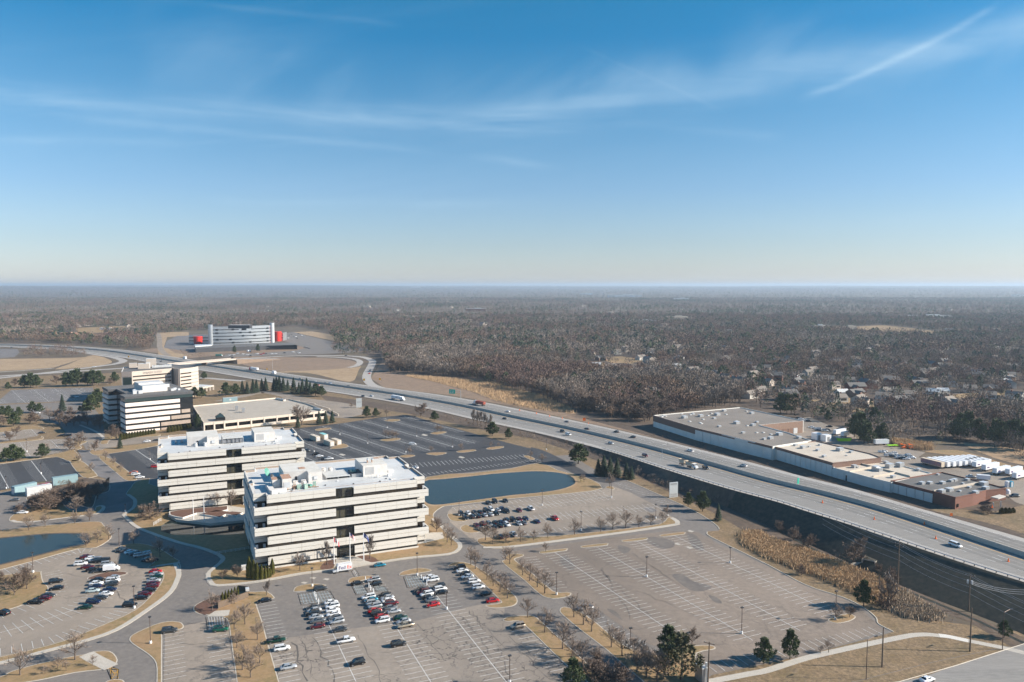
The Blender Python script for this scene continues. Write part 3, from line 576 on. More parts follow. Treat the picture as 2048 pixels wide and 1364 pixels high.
# accessible bays, hatching, yellow boxes
mk = MB()
def hatch(mb, q, n, m, w=.13, z=PAINT_Z + .01, ring=True):
    a, b, c, d = [Vector(p) for p in q]
    for i in range(n + 1):
        t = i / n; p = a.lerp(b, t); r = d.lerp(c, min(1, t + .0)); e = (r - p).normalized(); s = Vector((-e.y, e.x)) * w / 2
        mb.face([(p.x - s.x, p.y - s.y, z), (r.x - s.x, r.y - s.y, z), (r.x + s.x, r.y + s.y, z), (p.x + s.x, p.y + s.y, z)], m)
    if ring:
        for p, r in ((a, b), (b, c), (c, d), (d, a)):
            e = (r - p).normalized(); s = Vector((-e.y, e.x)) * w / 2; mb.face([(p.x - s.x, p.y - s.y, z), (r.x - s.x, r.y - s.y, z), (r.x + s.x, r.y + s.y, z), (p.x + s.x, p.y + s.y, z)], m)
for q, n in [(((335, 660), (590, 635), (640, 720), (360, 745)), 11), (((765, 595), (860, 590), (900, 660), (800, 668)), 6), (((930, 590), (1030, 605), (1060, 640), (960, 640)), 5), (((1180, 525), (1310, 515), (1380, 600), (1210, 610)), 7)]:
    q = P_('A2', *q); hatch(mk, q, n, 'paint_blue', .14); hatch(mk, [q[1], q[2], q[3], q[0]], 4, 'paint_blue', .14)
hatch(mk, P_('A2', (765, 480), (795, 458), (828, 518), (790, 526)), 2, 'paint', .12); hatch(mk, P_('A2', (795, 458), (828, 518), (790, 526), (765, 480)), 6, 'paint', .12)
hatch(mk, P_('A1', (1648, 848), (1800, 842), (1812, 925), (1660, 955)), 7, 'paint')
hatch(mk, P_('A1', (858, 1265), (900, 1245), (950, 1268), (890, 1345)), 2, 'paint_yellow'); hatch(mk, P_('A1', (890, 1345), (940, 1345), (950, 1268), (890, 1255)), 1, 'paint_yellow'); hatch(mk, P_('A1', (880, 1262), (895, 1345), (945, 1340), (940, 1270)), 6, 'paint_yellow')
tag(mk.build('hatched_bays'), kind='structure')
mb = MB(); rs = random.Random(9); mat('tar', (.10, .088, .078), .8)
def seam(p, q, w=.22, wob=.5, z=.122):
    n = max(4, int(math.dist(p, q) / 3)); L = [(p[0] + (q[0] - p[0]) * i / n + rs.gauss(0, wob), p[1] + (q[1] - p[1]) * i / n + rs.gauss(0, wob)) for i in range(n + 1)]; ws = [w * rs.uniform(.15, .95) for _ in L]
    for i in range(n): d = (Vector(L[i + 1]) - Vector(L[i])).normalized(); a = Vector((-d.y, d.x)); mb.face([(L[i][0] + a.x * ws[i], L[i][1] + a.y * ws[i], z), (L[i][0] - a.x * ws[i], L[i][1] - a.y * ws[i], z), (L[i + 1][0] - a.x * ws[i + 1], L[i + 1][1] - a.y * ws[i + 1], z), (L[i + 1][0] + a.x * ws[i + 1], L[i + 1][1] + a.y * ws[i + 1], z)], 'tar')
for t, x0, y0, x1, y1, w in [('A2', 290, 1050, 410, 1364, .35), ('A2', 370, 1035, 470, 1364, .22), ('A2', 480, 1010, 640, 1364, .3), ('A2', 830, 990, 1000, 1364, .15), ('A2', 1290, 905, 1500, 1200, .15), ('A2', 1640, 830, 2048, 1330, .25), ('A2', 1700, 790, 2000, 1100, .2), ('A2', 250, 945, 700, 945, .1), ('A2', 560, 1330, 1100, 1290, .1), ('A2', 900, 1150, 1400, 1080, .12), ('A2', 1500, 1180, 1900, 1130, .12), ('A3', 30, 1100, 330, 1364, .18), ('A3', 0, 1000, 200, 1200, .15), ('A3', 560, 350, 1100, 830, .12), ('A3', 720, 450, 960, 860, .1), ('A3', 960, 330, 1500, 700, .14), ('A3', 1000, 640, 1900, 1000, .1), ('A3', 400, 490, 1000, 530, .08), ('A3', 300, 620, 640, 760, .1), ('A1', 300, 1290, 20, 1310, .1), ('A1', 430, 480, 640, 520, .12), ('A1', 900, 600, 1010, 760, .15), ('A1', 560, 700, 900, 640, .1), ('A1', 100, 980, 800, 760, .12), ('B3', 100, 1130, 700, 1050, .08), ('A1', 1500, 900, 1900, 890, .1), ('A1', 1400, 1060, 1700, 1060, .1)]: seam(W(t, x0, y0), W(t, x1, y1), w)
tag(mb.build('tar_seams'), kind='structure')
# ------------------------------------------------------------------ ponds
sheet('pond', P_('B2', (1345, 895), (1500, 875), (1700, 855), (1900, 833), (2048, 822), (2248, 812), (2428, 825), (2518, 852), (2553, 888), (2538, 920), (2430, 958), (2248, 985), (2048, 1003), (1850, 1030), (1700, 1050), (1480, 1078), (1380, 1072), (1340, 1020)), .2, 'pond_water', 3)
sheet('pond_bank', P_('B2', (1345, 885), (1500, 865), (1700, 845), (1900, 823), (2048, 812), (2248, 802), (2440, 815), (2535, 845), (2572, 888), (2555, 925), (2440, 966), (2248, 993), (2048, 1011), (1850, 1038), (1700, 1058), (1480, 1090), (1370, 1085), (1330, 1020)), .185, 'reed_soil', 3)
sheet('pond', P_('A1', (-300, 245), (0, 220), (350, 186), (600, 181), (700, 190), (690, 255), (560, 283), (300, 350), (0, 425), (-300, 500)), .2, 'pond_water', 3)
sheet('pond_bank', P_('A1', (-300, 238), (0, 212), (350, 179), (600, 173), (715, 183), (705, 263), (565, 291), (300, 359), (0, 434), (-300, 510)), .185, 'scrub_soil', 3)
poolp = [(330, 700), (450, 676), (1040, 742), (1600, 680), (1610, 915), (1340, 940), (380, 935), (190, 880), (190, 790)]
sheet('reflecting_pool', WL('E5', poolp), .2, 'pool_water')
# ------------------------------------------------------------------ highway
def hz(Y): t = min(1, max(0, (Y - 310) / 310)); return 8.4 * (1 - t * t * (3 - 2 * t)) + .35
def GH(px, py, dz=0.):
    z = 3.
    for _ in range(14): p = G(px, py, z + dz); z = z * .4 + hz(p[1]) * .6
    return (p[0], p[1], z)
bar_px = [(2350, 1208), (2200, 1162), (2048, 1113), (1786, 1027), (1661, 992), (1536, 961.5), (1399, 923), (1274, 889.5), (1149, 860), (1024, 834), (912, 810), (787, 788.5), (650.8, 768.8), (584.4, 758), (486.7, 742.5), (417.4, 732), (347.7, 722.5), (293, 713.8), (214.8, 702.5), (136.7, 696), (60, 692), (0, 690.5), (-120, 689.5), (-300, 691)]
near_px = [(2350, 1262), (2200, 1213), (2048, 1163.5), (1744, 1064), (1616, 1023.5), (1536, 996.5), (1324, 935), (1205, 897), (1100, 870.5), (1024, 854), (837, 815.5), (762, 802.5), (648, 787), (545, 769), (486, 757.5), (447, 750), (398, 741), (351, 731.5), (281, 721.5), (256, 716.5), (172, 705.5), (90, 700), (0, 696.5), (-120, 695), (-300, 697)]
far_px = [(2350, 1160), (2200, 1120), (2048, 1077.5), (1836, 1017.5), (1686, 973.8), (1536, 935), (1374, 894), (1274, 870), (1174, 847.5), (1024, 814), (887, 790.5), (799, 779.5), (735, 771), (623, 754.5), (545, 743.5), (486.7, 733), (428, 727.5), (390, 720.5), (293, 705.8), (215, 697), (137, 691.5), (60, 688.2), (0, 687), (-120, 686.3), (-300, 687.5)]
BAR = smooth_open([GH(*p) for p in bar_px], 6)
def offs(pxs):
    pts = [GH(*p) for p in pxs]; res = []
    for p in pts:
        i = min(range(1, len(BAR)), key=lambda j: (BAR[j][0] - p[0]) ** 2 + (BAR[j][1] - p[1]) ** 2)
        res.append((i, math.dist(p[:2], BAR[i][:2])))
    res.sort(); out = []
    for j in range(len(BAR)):
        a = max([r for r in res if r[0] <= j], default=res[0], key=lambda r: r[0]); b = min([r for r in res if r[0] >= j], default=res[-1], key=lambda r: r[0])
        t = 0 if a[0] == b[0] else (j - a[0]) / (b[0] - a[0]); out.append(a[1] + (b[1] - a[1]) * t)
    for _ in range(5): out = [out[0]] + [(out[i - 1] + 2 * out[i] + out[i + 1]) / 4 for i in range(1, len(out) - 1)] + [out[-1]]
    return out
NEARO = [max(17, min(32, o)) for o in offs(near_px)]; FARO = [max(17, min(30, o)) for o in offs(far_px)]
def hline(off):           # off: number or list, + = near side (left of travel away from the camera)
    out = []
    for i, p in enumerate(BAR):
        a = Vector(BAR[max(i - 1, 0)][:2]); b = Vector(BAR[min(i + 1, len(BAR) - 1)][:2]); e = (b - a).normalized(); o = off[i] if isinstance(off, list) else off
        out.append((p[0] - e.y * o, p[1] + e.x * o, p[2]))
    return out
def hstrip(name, o1, o2, dz, m, i0=0, i1=None, kind='structure'):
    a, b = hline(o1)[i0:i1], hline(o2)[i0:i1]; mb = MB(); ribbon(mb, a, b, [p[2] + dz for p in a], m); return tag(mb.build(name), kind=kind)
negF = [-o for o in FARO]
hstrip('highway', .2, [o - 4.2 for o in NEARO], .02, 'highway_asphalt'); hstrip('highway', [o - 4.2 for o in NEARO], NEARO, .02, 'highway_concrete')
hstrip('highway', -.2, [-(o - 3.8) for o in FARO], .02, 'highway_asphalt'); hstrip('highway', [-(o - 3.8) for o in FARO], negF, .02, 'highway_concrete')
ground_mat('highway_worn', [(.20, .19, .18), (.165, .158, .15), (.24, .23, .215)], [.02, .3], streak=(math.radians(117.7), 10))
for o_ in (4.9, 8.6, 12.3): hstrip('worn_lane', o_, o_ + 2.5, .035, 'highway_worn'); hstrip('worn_lane', -o_, -o_ - 2.5, .035, 'highway_worn')
mb = MB()
def hdash(mb, off, m, w=.18, dash=None, gap=0, i1=None):
    L = hline(off)[:i1]; pos = 0; on = True; nxt = dash or 1e9; a = L[0]
    for p, q in zip(L, L[1:]):
        d = math.dist(p[:2], q[:2]); s = 0
        if not dash:
            e = Vector((q[0] - p[0], q[1] - p[1])).normalized(); n = (-e.y * w / 2, e.x * w / 2)
            mb.face([(p[0] - n[0], p[1] - n[1], p[2] + .05), (q[0] - n[0], q[1] - n[1], q[2] + .05), (q[0] + n[0], q[1] + n[1], q[2] + .05), (p[0] + n[0], p[1] + n[1], p[2] + .05)], m); continue
        e = Vector((q[0] - p[0], q[1] - p[1])).normalized(); n = (-e.y * w / 2, e.x * w / 2); per = dash + gap; k = math.ceil((pos - dash) / per) * per
        while k < pos + d:
            s0, s1 = max(k, pos), min(k + dash, pos + d)
            if s1 > s0:
                t0, t1 = (s0 - pos) / d, (s1 - pos) / d; P0 = [p[i] + (q[i] - p[i]) * t0 for i in range(3)]; P1 = [p[i] + (q[i] - p[i]) * t1 for i in range(3)]
                mb.face([(P0[0] - n[0], P0[1] - n[1], P0[2] + .05), (P1[0] - n[0], P1[1] - n[1], P1[2] + .05), (P1[0] + n[0], P1[1] + n[1], P1[2] + .05), (P0[0] + n[0], P0[1] + n[1], P0[2] + .05)], m)
            k += per
        pos += d
for o in (8.0, 11.7, 15.4): hdash(mb, o, 'paint', .2, 4, 8)
for o in (-8.0, -11.7, -15.2): hdash(mb, o, 'paint', .2, 4, 8)
hdash(mb, 4.3, 'paint_yellow', .32); hdash(mb, -4.3, 'paint_yellow', .32)
hdash(mb, [o - 4.4 for o in NEARO], 'paint', .2); hdash(mb, [-(o - 4.0) for o in FARO], 'paint', .2)
tag(mb.build('lane_markings'), kind='structure')
# median wall
mb = MB(); L = BAR; a = hline(.45); b = hline(-.45); a2 = hline(.22); b2 = hline(-.22)
for i in range(len(L) - 1):
    for (p, q, r, s, z0, z1) in ((a[i], a[i + 1], a2[i + 1], a2[i], 0, 1.9), (b[i + 1], b[i], b2[i], b2[i + 1], 0, 1.9)):
        mb.face([(p[0], p[1], p[2] + z0), (q[0], q[1], q[2] + z0), (r[0], r[1], r[2] + z1), (s[0], s[1], s[2] + z1)], 'concrete')
    mb.face([(a2[i][0], a2[i][1], a2[i][2] + 1.9), (a2[i + 1][0], a2[i + 1][1], a2[i + 1][2] + 1.9), (b2[i + 1][0], b2[i + 1][1], b2[i + 1][2] + 1.9), (b2[i][0], b2[i][1], b2[i][2] + 1.9)], 'concrete')
tag(mb.build('median_barrier'), 'pale concrete median wall running the whole length of the highway', 'barrier')
# embankments
toe_px = [(2350, 1440), (2200, 1350), (2048, 1268), (1936, 1223), (1801, 1173), (1711, 1132), (1621, 1090), (1536, 1053), (1449, 1012), (1361, 968), (1274, 935), (1199, 905)]
toe = [G(*p) for p in toe_px]; eA = hline([o + .1 for o in NEARO])
def toe_at(i):
    p = eA[i]; a = Vector(BAR[max(i - 1, 0)][:2]); b = Vector(BAR[min(i + 1, len(BAR) - 1)][:2]); e = (b - a).normalized(); n = Vector((-e.y, e.x))
    best = None
    for q, r in zip(toe, toe[1:]):
        d = Vector((r[0] - q[0], r[1] - q[1])); den = n.x * d.y - n.y * d.x
        if abs(den) < 1e-6: continue
        w = Vector((q[0] - p[0], q[1] - p[1])); t = (w.x * d.y - w.y * d.x) / den; s = (w.x * n.y - w.y * n.x) / den
        if -.02 <= s <= 1.02 and t > 0: best = t
    return best if best else max(1.5, p[2] * 2.2)
TO = [toe_at(i) for i in range(len(BAR))]
for _ in range(4): TO = [TO[0]] + [(TO[i - 1] + 2 * TO[i] + TO[i + 1]) / 4 for i in range(1, len(TO) - 1)] + [TO[-1]]
mb = MB(); n = len(BAR); rows = 6
for i in range(n):
    p = eA[i]; a = Vector(BAR[max(i - 1, 0)][:2]); b = Vector(BAR[min(i + 1, n - 1)][:2]); e = (b - a).normalized()
    for k in range(rows + 1):
        t = k / rows; bump = .15 * math.sin(t * PI) * noise.noise(Vector((p[0] / 9 + k, p[1] / 9, t * 3)))
        mb.v.append((p[0] - e.y * TO[i] * t, p[1] + e.x * TO[i] * t, p[2] * (1 - t) + bump * (1 if p[2] > 1 else 0) + .02))
mi_ = mb.mi('slope_soil_shaded'); mj_ = mb.mi('scrub_soil')
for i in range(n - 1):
    for k in range(rows): q = i * (rows + 1) + k; mb.f.append((q, q + rows + 1, q + rows + 2, q + 1)); mb.m.append(mi_ if BAR[i][1] < 385 else mj_)  # near stretch takes the soil with shade in its colour, the rest plain scrub
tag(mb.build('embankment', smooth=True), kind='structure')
mb = MB(); eF = hline([-(o + .1) for o in FARO]); f1 = hline([-(o + .1 + max(1.5, p[2] * 2.)) for o, p in zip(FARO, BAR)])
for i in range(n - 1): mb.face([(*eF[i][:2], eF[i][2]), (*f1[i][:2], .0), (*f1[i + 1][:2], .0), (*eF[i + 1][:2], eF[i + 1][2])], 'scrub_soil')
tag(mb.build('embankment'), kind='structure')
hstrip('verge', [o + t for o, t in zip(NEARO, TO)], [o + t + 22 for o, t in zip(NEARO, TO)], .03 - 0, 'scrub_soil', i0=46, i1=90) if False else None
# guard rail on the creek side
mb = MB(); gr = hline([o - .5 for o in NEARO])
gi = [i for i in range(n) if gr[i][1] < 500]
for i in gi[:-1]:
    p, q = gr[i], gr[i + 1]; mb.tube([(p[0], p[1], p[2] + .75), (q[0], q[1], q[2] + .75)], .17, 'galvanised', 4)
rail = tag(mb.build('guard_rail'), 'galvanised guard rail on posts above the dark creek embankment', 'guard rail')
mb = MB(); acc = 0
for i in gi[:-1]:
    p, q = gr[i], gr[i + 1]; d = math.dist(p[:2], q[:2]); s = (-acc) % 3.8
    while s < d: t = s / d; mb.box((p[0] + (q[0] - p[0]) * t, p[1] + (q[1] - p[1]) * t, p[2] + (q[2] - p[2]) * t), (.22, .22, .75), 'wood_pole'); s += 3.8
    acc += d
tag(mb.build('post', rail), kind='stuff')
def hpos(px, py, dz=.8):
    x, y, z = GH(px, py, dz); i = min(range(1, n - 1), key=lambda j: (BAR[j][0] - x) ** 2 + (BAR[j][1] - y) ** 2)
    e = (Vector(BAR[i + 1][:2]) - Vector(BAR[i - 1][:2])); return x, y, z, math.atan2(e.y, e.x)
# land beyond the highway: strips and fields
def GP(pxs, sm=2): return [G(*p) for p in pxs]
sheet('verge', GP([(640, 790), (760, 806), (838, 819), (1024, 857), (1100, 874), (1204, 900), (1330, 945), (1440, 1000), (1536, 1045), (1700, 1125), (1930, 1225), (2048, 1275), (2300, 1400), (2300, 1460), (1940, 1245), (1790, 1190), (1700, 1150), (1600, 1107), (1500, 1068), (1420, 1022), (1340, 985), (1280, 955), (1230, 935), (1150, 905), (1060, 876), (1000, 866), (900, 845), (820, 828), (740, 815), (650, 800)]), .035, 'scrub_soil')
sheet('interchange_field', GP([(470, 712), (560, 714), (640, 716), (690, 719), (716, 726), (712, 731), (690, 738), (640, 741), (560, 742), (500, 733), (475, 724)]), .06, 'brown_field', 3)
sheet('interchange_field', GP([(380, 716), (480, 707), (560, 706), (700, 703), (760, 708), (765, 722), (752, 740), (742, 757), (770, 776), (900, 790), (1024, 812), (1100, 829), (1300, 873), (1306, 850), (1224, 842), (1154, 828), (1024, 785), (940, 758), (809, 747), (780, 742), (775, 725), (770, 700), (700, 690), (400, 695), (300, 697), (280, 701)]), .025, 'brown_field')
sheet('bare_strip', P_('C2', (1030, 735), (1400, 722), (1600, 712), (1850, 690), (1905, 680), (1880, 720), (1850, 800), (1820, 830), (1740, 835), (1600, 800), (1350, 745), (1050, 745)), .075, 'field', 2)
sheet('reed_bed', P_('B2', (1190, 42), (1400, 55), (1700, 80), (1900, 100), (2048, 150), (2300, 210), (2500, 300), (2560, 345), (2480, 345), (2200, 310), (2048, 280), (1900, 240), (1750, 180), (1600, 140), (1400, 90), (1250, 60)), .05, 'reed_soil', 2)
sheet('wood_floor', GP([(790, 744), (900, 752), (1024, 778), (1099, 800), (1154, 825), (1224, 840), (1306, 850), (1300, 830), (1480, 812), (1700, 870), (1780, 870), (2048, 900), (2500, 1000), (2500, 760), (1900, 700), (1300, 700), (800, 700), (700, 695), (760, 720)]), .02, 'scrub_soil')
sheet('roadside_meadow', GP([(1160, 835), (1300, 872), (1450, 914), (1686, 972), (1836, 1016), (2048, 1076), (2400, 1180), (2400, 1120), (2060, 1025), (2005, 1000), (1930, 1020), (1850, 1000), (1700, 958), (1560, 915), (1400, 868), (1310, 848)]), .045, 'scrub_soil')
sheet('meadow', P_('B4', (1300, 1120), (1420, 1105), (1700, 1130), (1900, 1120), (2048, 1080), (2500, 1060), (2500, 1500), (2048, 1310), (1700, 1210), (1450, 1155)), .07, 'dry_grass', 2)
yard = P_('B4', (200, 395), (330, 375), (480, 440), (640, 470), (720, 560), (900, 600), (1000, 610), (1150, 640), (1260, 660), (1200, 700), (1730, 745), (1960, 790), (2200, 850), (2500, 900), (2500, 1080), (2048, 1080), (1980, 1060), (1900, 1000), (1700, 1000), (1300, 900), (700, 740), (300, 620), (-200, 560), (-220, 420))
sheet('warehouse_yard', yard, .08, 'asphalt_worn')
sheet('meadow', P_('B4', (1250, 655), (1420, 640), (1560, 650), (1800, 720), (2048, 790), (2500, 880), (2500, 960), (1960, 800), (1740, 748), (1600, 700)), .1, 'lawn', 2)
path('dirt_track', P_('B4', (1540, 585), (1700, 600), (1850, 625), (2048, 660), (2400, 700)), 5, .06, 'field', 3)
sheet('meadow', P_('B4', (1560, 590), (1800, 600), (2048, 640), (2500, 700), (2500, 800), (2048, 760), (1800, 700)), .05, 'reed_soil', 2)
# ramps
path('ramp', P_('C2', (560, 608), (700, 600), (900, 588), (1100, 576), (1300, 571), (1500, 569), (1700, 571), (1850, 578), (1950, 592), (2015, 620), (2020, 650), (1995, 700), (1970, 750)) + P_('B2', (885, 60), (900, 95), (940, 125), (1010, 148), (1100, 172), (1160, 183)), 10.5, .12, 'highway_concrete', 6)
path('ramp', P_('C2', (1450, 581), (1650, 586), (1790, 598), (1870, 615), (1895, 640), (1860, 672), (1780, 692)), 9, .11, 'highway_concrete', 6)
path('ramp', P_('C1', (800, 730), (1000, 765), (1150, 790), (1240, 815), (1260, 835), (1180, 860), (1000, 885), (850, 905), (600, 935), (300, 970), (0, 1005), (-300, 1040)), 11, .12, 'highway_concrete', 5)
path('service_road', P_('C1', (-300, 960), (0, 943), (200, 930), (400, 915), (550, 902)), 5, .12, 'concrete', 4)
path('crossroad', P_('C1', (-300, 1012), (0, 985), (200, 972), (500, 955), (850, 930), (1240, 905), (1500, 880)), 12, .1, 'highway_concrete', 4)
sheet('interchange_field', P_('C1', (560, 915), (700, 865), (900, 780), (1000, 775), (1120, 815), (1140, 850), (1000, 880), (800, 900)), .09, 'field', 2)
path('crossroad', P_('C2', (240, 800), (350, 802), (500, 815), (700, 830)), 9, .1, 'highway_concrete', 3)
path('service_road', P_('K1', (380, 400), (650, 340), (900, 290), (1000, 290), (1200, 320), (1500, 380), (1900, 430), (2100, 480)), 12, .08, 'asphalt_worn', 4)
sheet('service_yard', P_('K1', (1000, 300), (1450, 375), (1900, 440), (2200, 500), (2250, 560), (2000, 620), (1850, 610), (1700, 560), (1400, 480), (1250, 380), (1150, 340)), .07, 'asphalt_worn')
sheet('lot_west', P_('C1', (0, 705), (180, 708), (200, 745), (150, 790), (0, 800), (-400, 810), (-400, 710)), .06, 'asphalt_grey')
sheet('meadow', P_('C1', (-300, 815), (0, 808), (700, 800), (880, 790), (700, 850), (560, 895), (300, 915), (0, 935), (-300, 950)), .05, 'field')
# ------------------------------------------------------------------ bridge
bp = [W('C2', -20, 655, 6.), W('C2', 600, 602, 6.)]
br_ = empty('overpass', (0, 0, 0), 0, 'pale concrete overpass carrying a road across the highway', 'bridge')
e = (Vector(bp[1]) - Vector(bp[0])).normalized(); nn = Vector((-e.y, e.x)); A_, B_ = Vector(bp[0]) - e * 4, Vector(bp[1])
mb = MB(); q = [A_ - nn * 7, B_ - nn * 7, B_ + nn * 7, A_ + nn * 7]; mb.prism([tuple(p) for p in q], 5.1, 6., 'concrete', top='highway_concrete'); mb.build('deck', br_)
for s in (-7.1, 6.7):
    mb = MB(); q = [A_ + nn * s, B_ + nn * s, B_ + nn * (s + .4), A_ + nn * (s + .4)]; mb.prism([tuple(p) for p in q], 4.9, 6.8, 'hotel_beige'); mb.build('parapet', br_)
for t in (.12, .52): mb = MB(); c = A_.lerp(B_, t); mb.box((c.x, c.y, 0), (1.2, 12, 4.7), 'brick_tan', math.atan2(e.y, e.x)); mb.build('pier', br_)
mb = MB()    # approach bank
for s0, s1, zz in ((0, 40, 1),):
    P0 = B_; P1 = B_ + e * 75; w0, w1 = 8, 6
    v0 = [P0 - nn * w0, P0 + nn * w0, P1 + nn * w1, P1 - nn * w1]; g0 = [P0 - nn * 20 - e * 7, P0 + nn * 20 - e * 7, P1 + nn * 8, P1 - nn * 8]
    T_ = [(v0[0].x, v0[0].y, 5.9), (v0[1].x, v0[1].y, 5.9), (v0[2].x, v0[2].y, .3), (v0[3].x, v0[3].y, .3)]; Gd = [(p.x, p.y, 0) for p in g0]
    mb.face(T_[::-1], 'highway_concrete')
    for i in range(4): j = (i + 1) % 4; mb.face([Gd[i], T_[i], T_[j], Gd[j]], 'brown_field')
tag(mb.build('embankment'), kind='structure')
# ------------------------------------------------------------------ creek, reeds, culvert
path('creek', PX((1450, 1020), (1505, 1044), (1560, 1064), (1640, 1105), (1700, 1129), (1760, 1160), (1850, 1197), (1960, 1244), (2100, 1312)), 1.5, .055, 'creek_water', 4)
cul = empty('culvert', (*W('A4', 822, 432), 0), 0, 'concrete box culvert with wing walls under the highway embankment', 'culvert')
ang = math.atan2(BAR[30][1] - BAR[24][1], BAR[30][0] - BAR[24][0])
mb = MB(); cul.rotation_euler = (0, 0, ang + .25); cul.scale = (.75, .75, .7)
for x in (-3.2, 3.2): mb.box((x, 0, 0), (.7, 7, 4.2), 'concrete')
mb.box((0, -.3, 3.5), (7.1, 6.4, .8), 'concrete', 0, 'slope_soil_shaded'); mb.build('box', cul)
mb = MB(); mb.box((0, -2.6, .05), (5.7, .3, 3.4), 'metal_dark'); mb.build('opening', cul)
for s in (-1, 1): mb = MB(); mb.prism([(s * 3.5, 3.4), (s * 3.5 + s * .5, 3.4), (s * 7.5, 8.5), (s * 7, 8.5)], 0, 1.8, 'concrete'); mb.build('wing_wall', cul)
# ------------------------------------------------------------------ office blocks with long pale bands
def office(O, variant):
    root = empty('office_building', tuple(O), GRID)
    # local frame: x along the front, y away from it
    D = 50.; X0, X1 = 0., 60.3
    core = [(X0, 0.5), (26.6, .5), (26.6, 2.2), (33.6, 2.2), (33.6, .5), (X1, .5), (X1, 4.4), (X1 + 4.4, 4.4), (X1 + 4.4, 46), (X1, 46), (X1, D), (X0, D), (X0, 46), (-4.4, 46), (-4.4, 4.4), (X0, 4.4)]
    mb = MB(); mb.prism(core, 0, 28.2, 'glass_bronze', top='roof_white'); mb.build('glazing', root)
    mb = MB(); mb.box((30.1, 2.0, 0), (7.0, .5, 28.3), 'glass_olive')
    for z in (3.4, 11.6, 19.7): mb.box((30.1, 1.7, z), (6.9, .3, .3), 'metal_dark')
    for x in (28.4, 31.8): mb.box((x, 1.7, 0), (.15, .2, 28.3), 'metal_dark')
    mb.box((28.4, 1.55, 25.0), (1.8, .25, 3.2), 'glass_black'); mb.box((32, 1.55, 25), (2.2, .25, 1.8), 'glass_black'); mb.box((32, 1.55, 17.3), (2.2, .25, 2.4), 'glass_black'); mb.box((32.2, 1.55, 9.), (1.9, .25, 3.2), 'glass_black')
    mb.build('entrance_glazing', root)
    mb = MB(); mb.box((30.2, 1.2, 0), (4.6, .8, 3.3), 'glass_black'); mb.box((30.2, .75, 3.3), (5.4, 1.8, .25), 'glass_olive'); mb.build('door', root)
    def band(pieces, z0, z1, name):
        mb = MB(); zm = (z0 + z1) / 2 + .05
        for (xa, ya, xb, yb, t) in pieces:     # outer line from a to b with thickness t to the left
            d = Vector((xb - xa, yb - ya)); L = d.length; d.normalize(); nrm = Vector((-d.y, d.x)); c = Vector((xa, ya)) + d * L / 2; ang = math.atan2(d.y, d.x)
            c1 = c + nrm * (t / 2); c2 = c + nrm * (t / 2 + .07)
            mb.box((c2.x, c2.y, z0 + .02), (L - .2, t - .1, z1 - z0 - .04), 'panel_joint', ang)
            nseg = max(1, round(L / 9.2)); sl = L / nseg
            for i in range(nseg):
                cc = Vector((xa, ya)) + d * (sl * (i + .5)) + nrm * (t / 2)
                mb.box((cc.x, cc.y, z0), (sl - (.07 if nseg > 1 else 0), t, zm - .07 - z0), 'panel', ang)
                mb.box((cc.x, cc.y, zm + .07), (sl - (.07 if nseg > 1 else 0), t, z1 - zm - .07), 'panel', ang)
        return mb.build(name, root)
    t = .5; e = 4.8
    def short(z0, z1, roofband=False):
        p = [(0, 0, 26.5, 0, t), (33.7, 0, X1, 0, t), (X1, 0, X1, 4.3, t), (X1, 4.3, X1 + 4.6, 4.3, t), (X1 + 4.6, 4.3, X1 + 4.6, 22.5, t), (X1 + 4.6, 28, X1 + 4.6, 46, t), (X1 + 4.6, 46, X1, 46, t), (X1, 46, X1, D, t), (X1, D, 0, D, t),
             (0, D, 0, 46, t), (0, 46, -4.6, 46, t), (-4.6, 46, -4.6, 28, t), (-4.6, 22, -4.6, 4.3, t), (-4.6, 4.3, 0, 4.3, t), (0, 4.3, 0, 0, t)]
        if roofband: p += [(X1 + 4.6, 22.5, X1 + 3, 22.5, t), (X1 + 3, 22.5, X1 + 3, 28, t), (X1 + 3, 28, X1 + 4.6, 28, t), (-4.6, 28, -3, 28, t), (-3, 28, -3, 22, t), (-3, 22, -4.6, 22, t)]
        return p
    longp = [(-e, -.35, X1 + e, -.35, .5), (X1 + e, -.35, X1 + e, D + .35, .5), (X1 + e, D + .35, -e, D + .35, .5), (-e, D + .35, -e, -.35, .5)]
    band(short(0, 0, True), 25.95, 29.0, 'parapet')
    for k in range(3):
        zt = 24.6 - 8.1 * k; band(longp, zt - 2.9, zt, 'facade_band')
        for sx in (-2.3, X1 + 2.3):
            for yy in (2, D - 2): mb = MB(); mb.box((sx, yy, zt - 2.5), (4.6, 4.4, .4), 'roof_white'); mb.build('balcony', root)
        zs = 20.6 - 8.1 * k; band(short(0, 0), zs - 2.95, zs, 'facade_band')
    # base course
    mb = MB()
    for xa, xb in ((-.2, 26.4), (33.8, X1 + .2)): mb.box(((xa + xb) / 2, -.35, 0), (xb - xa, .5, .7), 'panel')
    mb.box((X1 + 2.4, 3.9, 0), (4.6, .5, .7), 'panel'); mb.box((-2.4, 3.9, 0), (4.6, .5, .7), 'panel'); mb.box((X1 + 4.7, 24, 0), (.5, 41, .7), 'panel'); mb.build('plinth', root)
    for k in range(3):
        for xx in (-3.8, -1., X1 + 3.6): mb = MB(); mb.box((xx, 3.1, 22.2 - 8.1 * k), (.9, .9, 3.1), 'metal_light'); mb.build('air_handler', root)
    # rooftop
    zr = 28.25
    mb = MB(); mb.prism([(9.1, 21.2), (18.3, 19.6), (18.4, 16.1), (24., 15.8), (24., 36.), (19.6, 36.2), (9., 36)], zr, 32.6, 'penthouse', top='roof_stain'); pa = mb.build('penthouse', root)
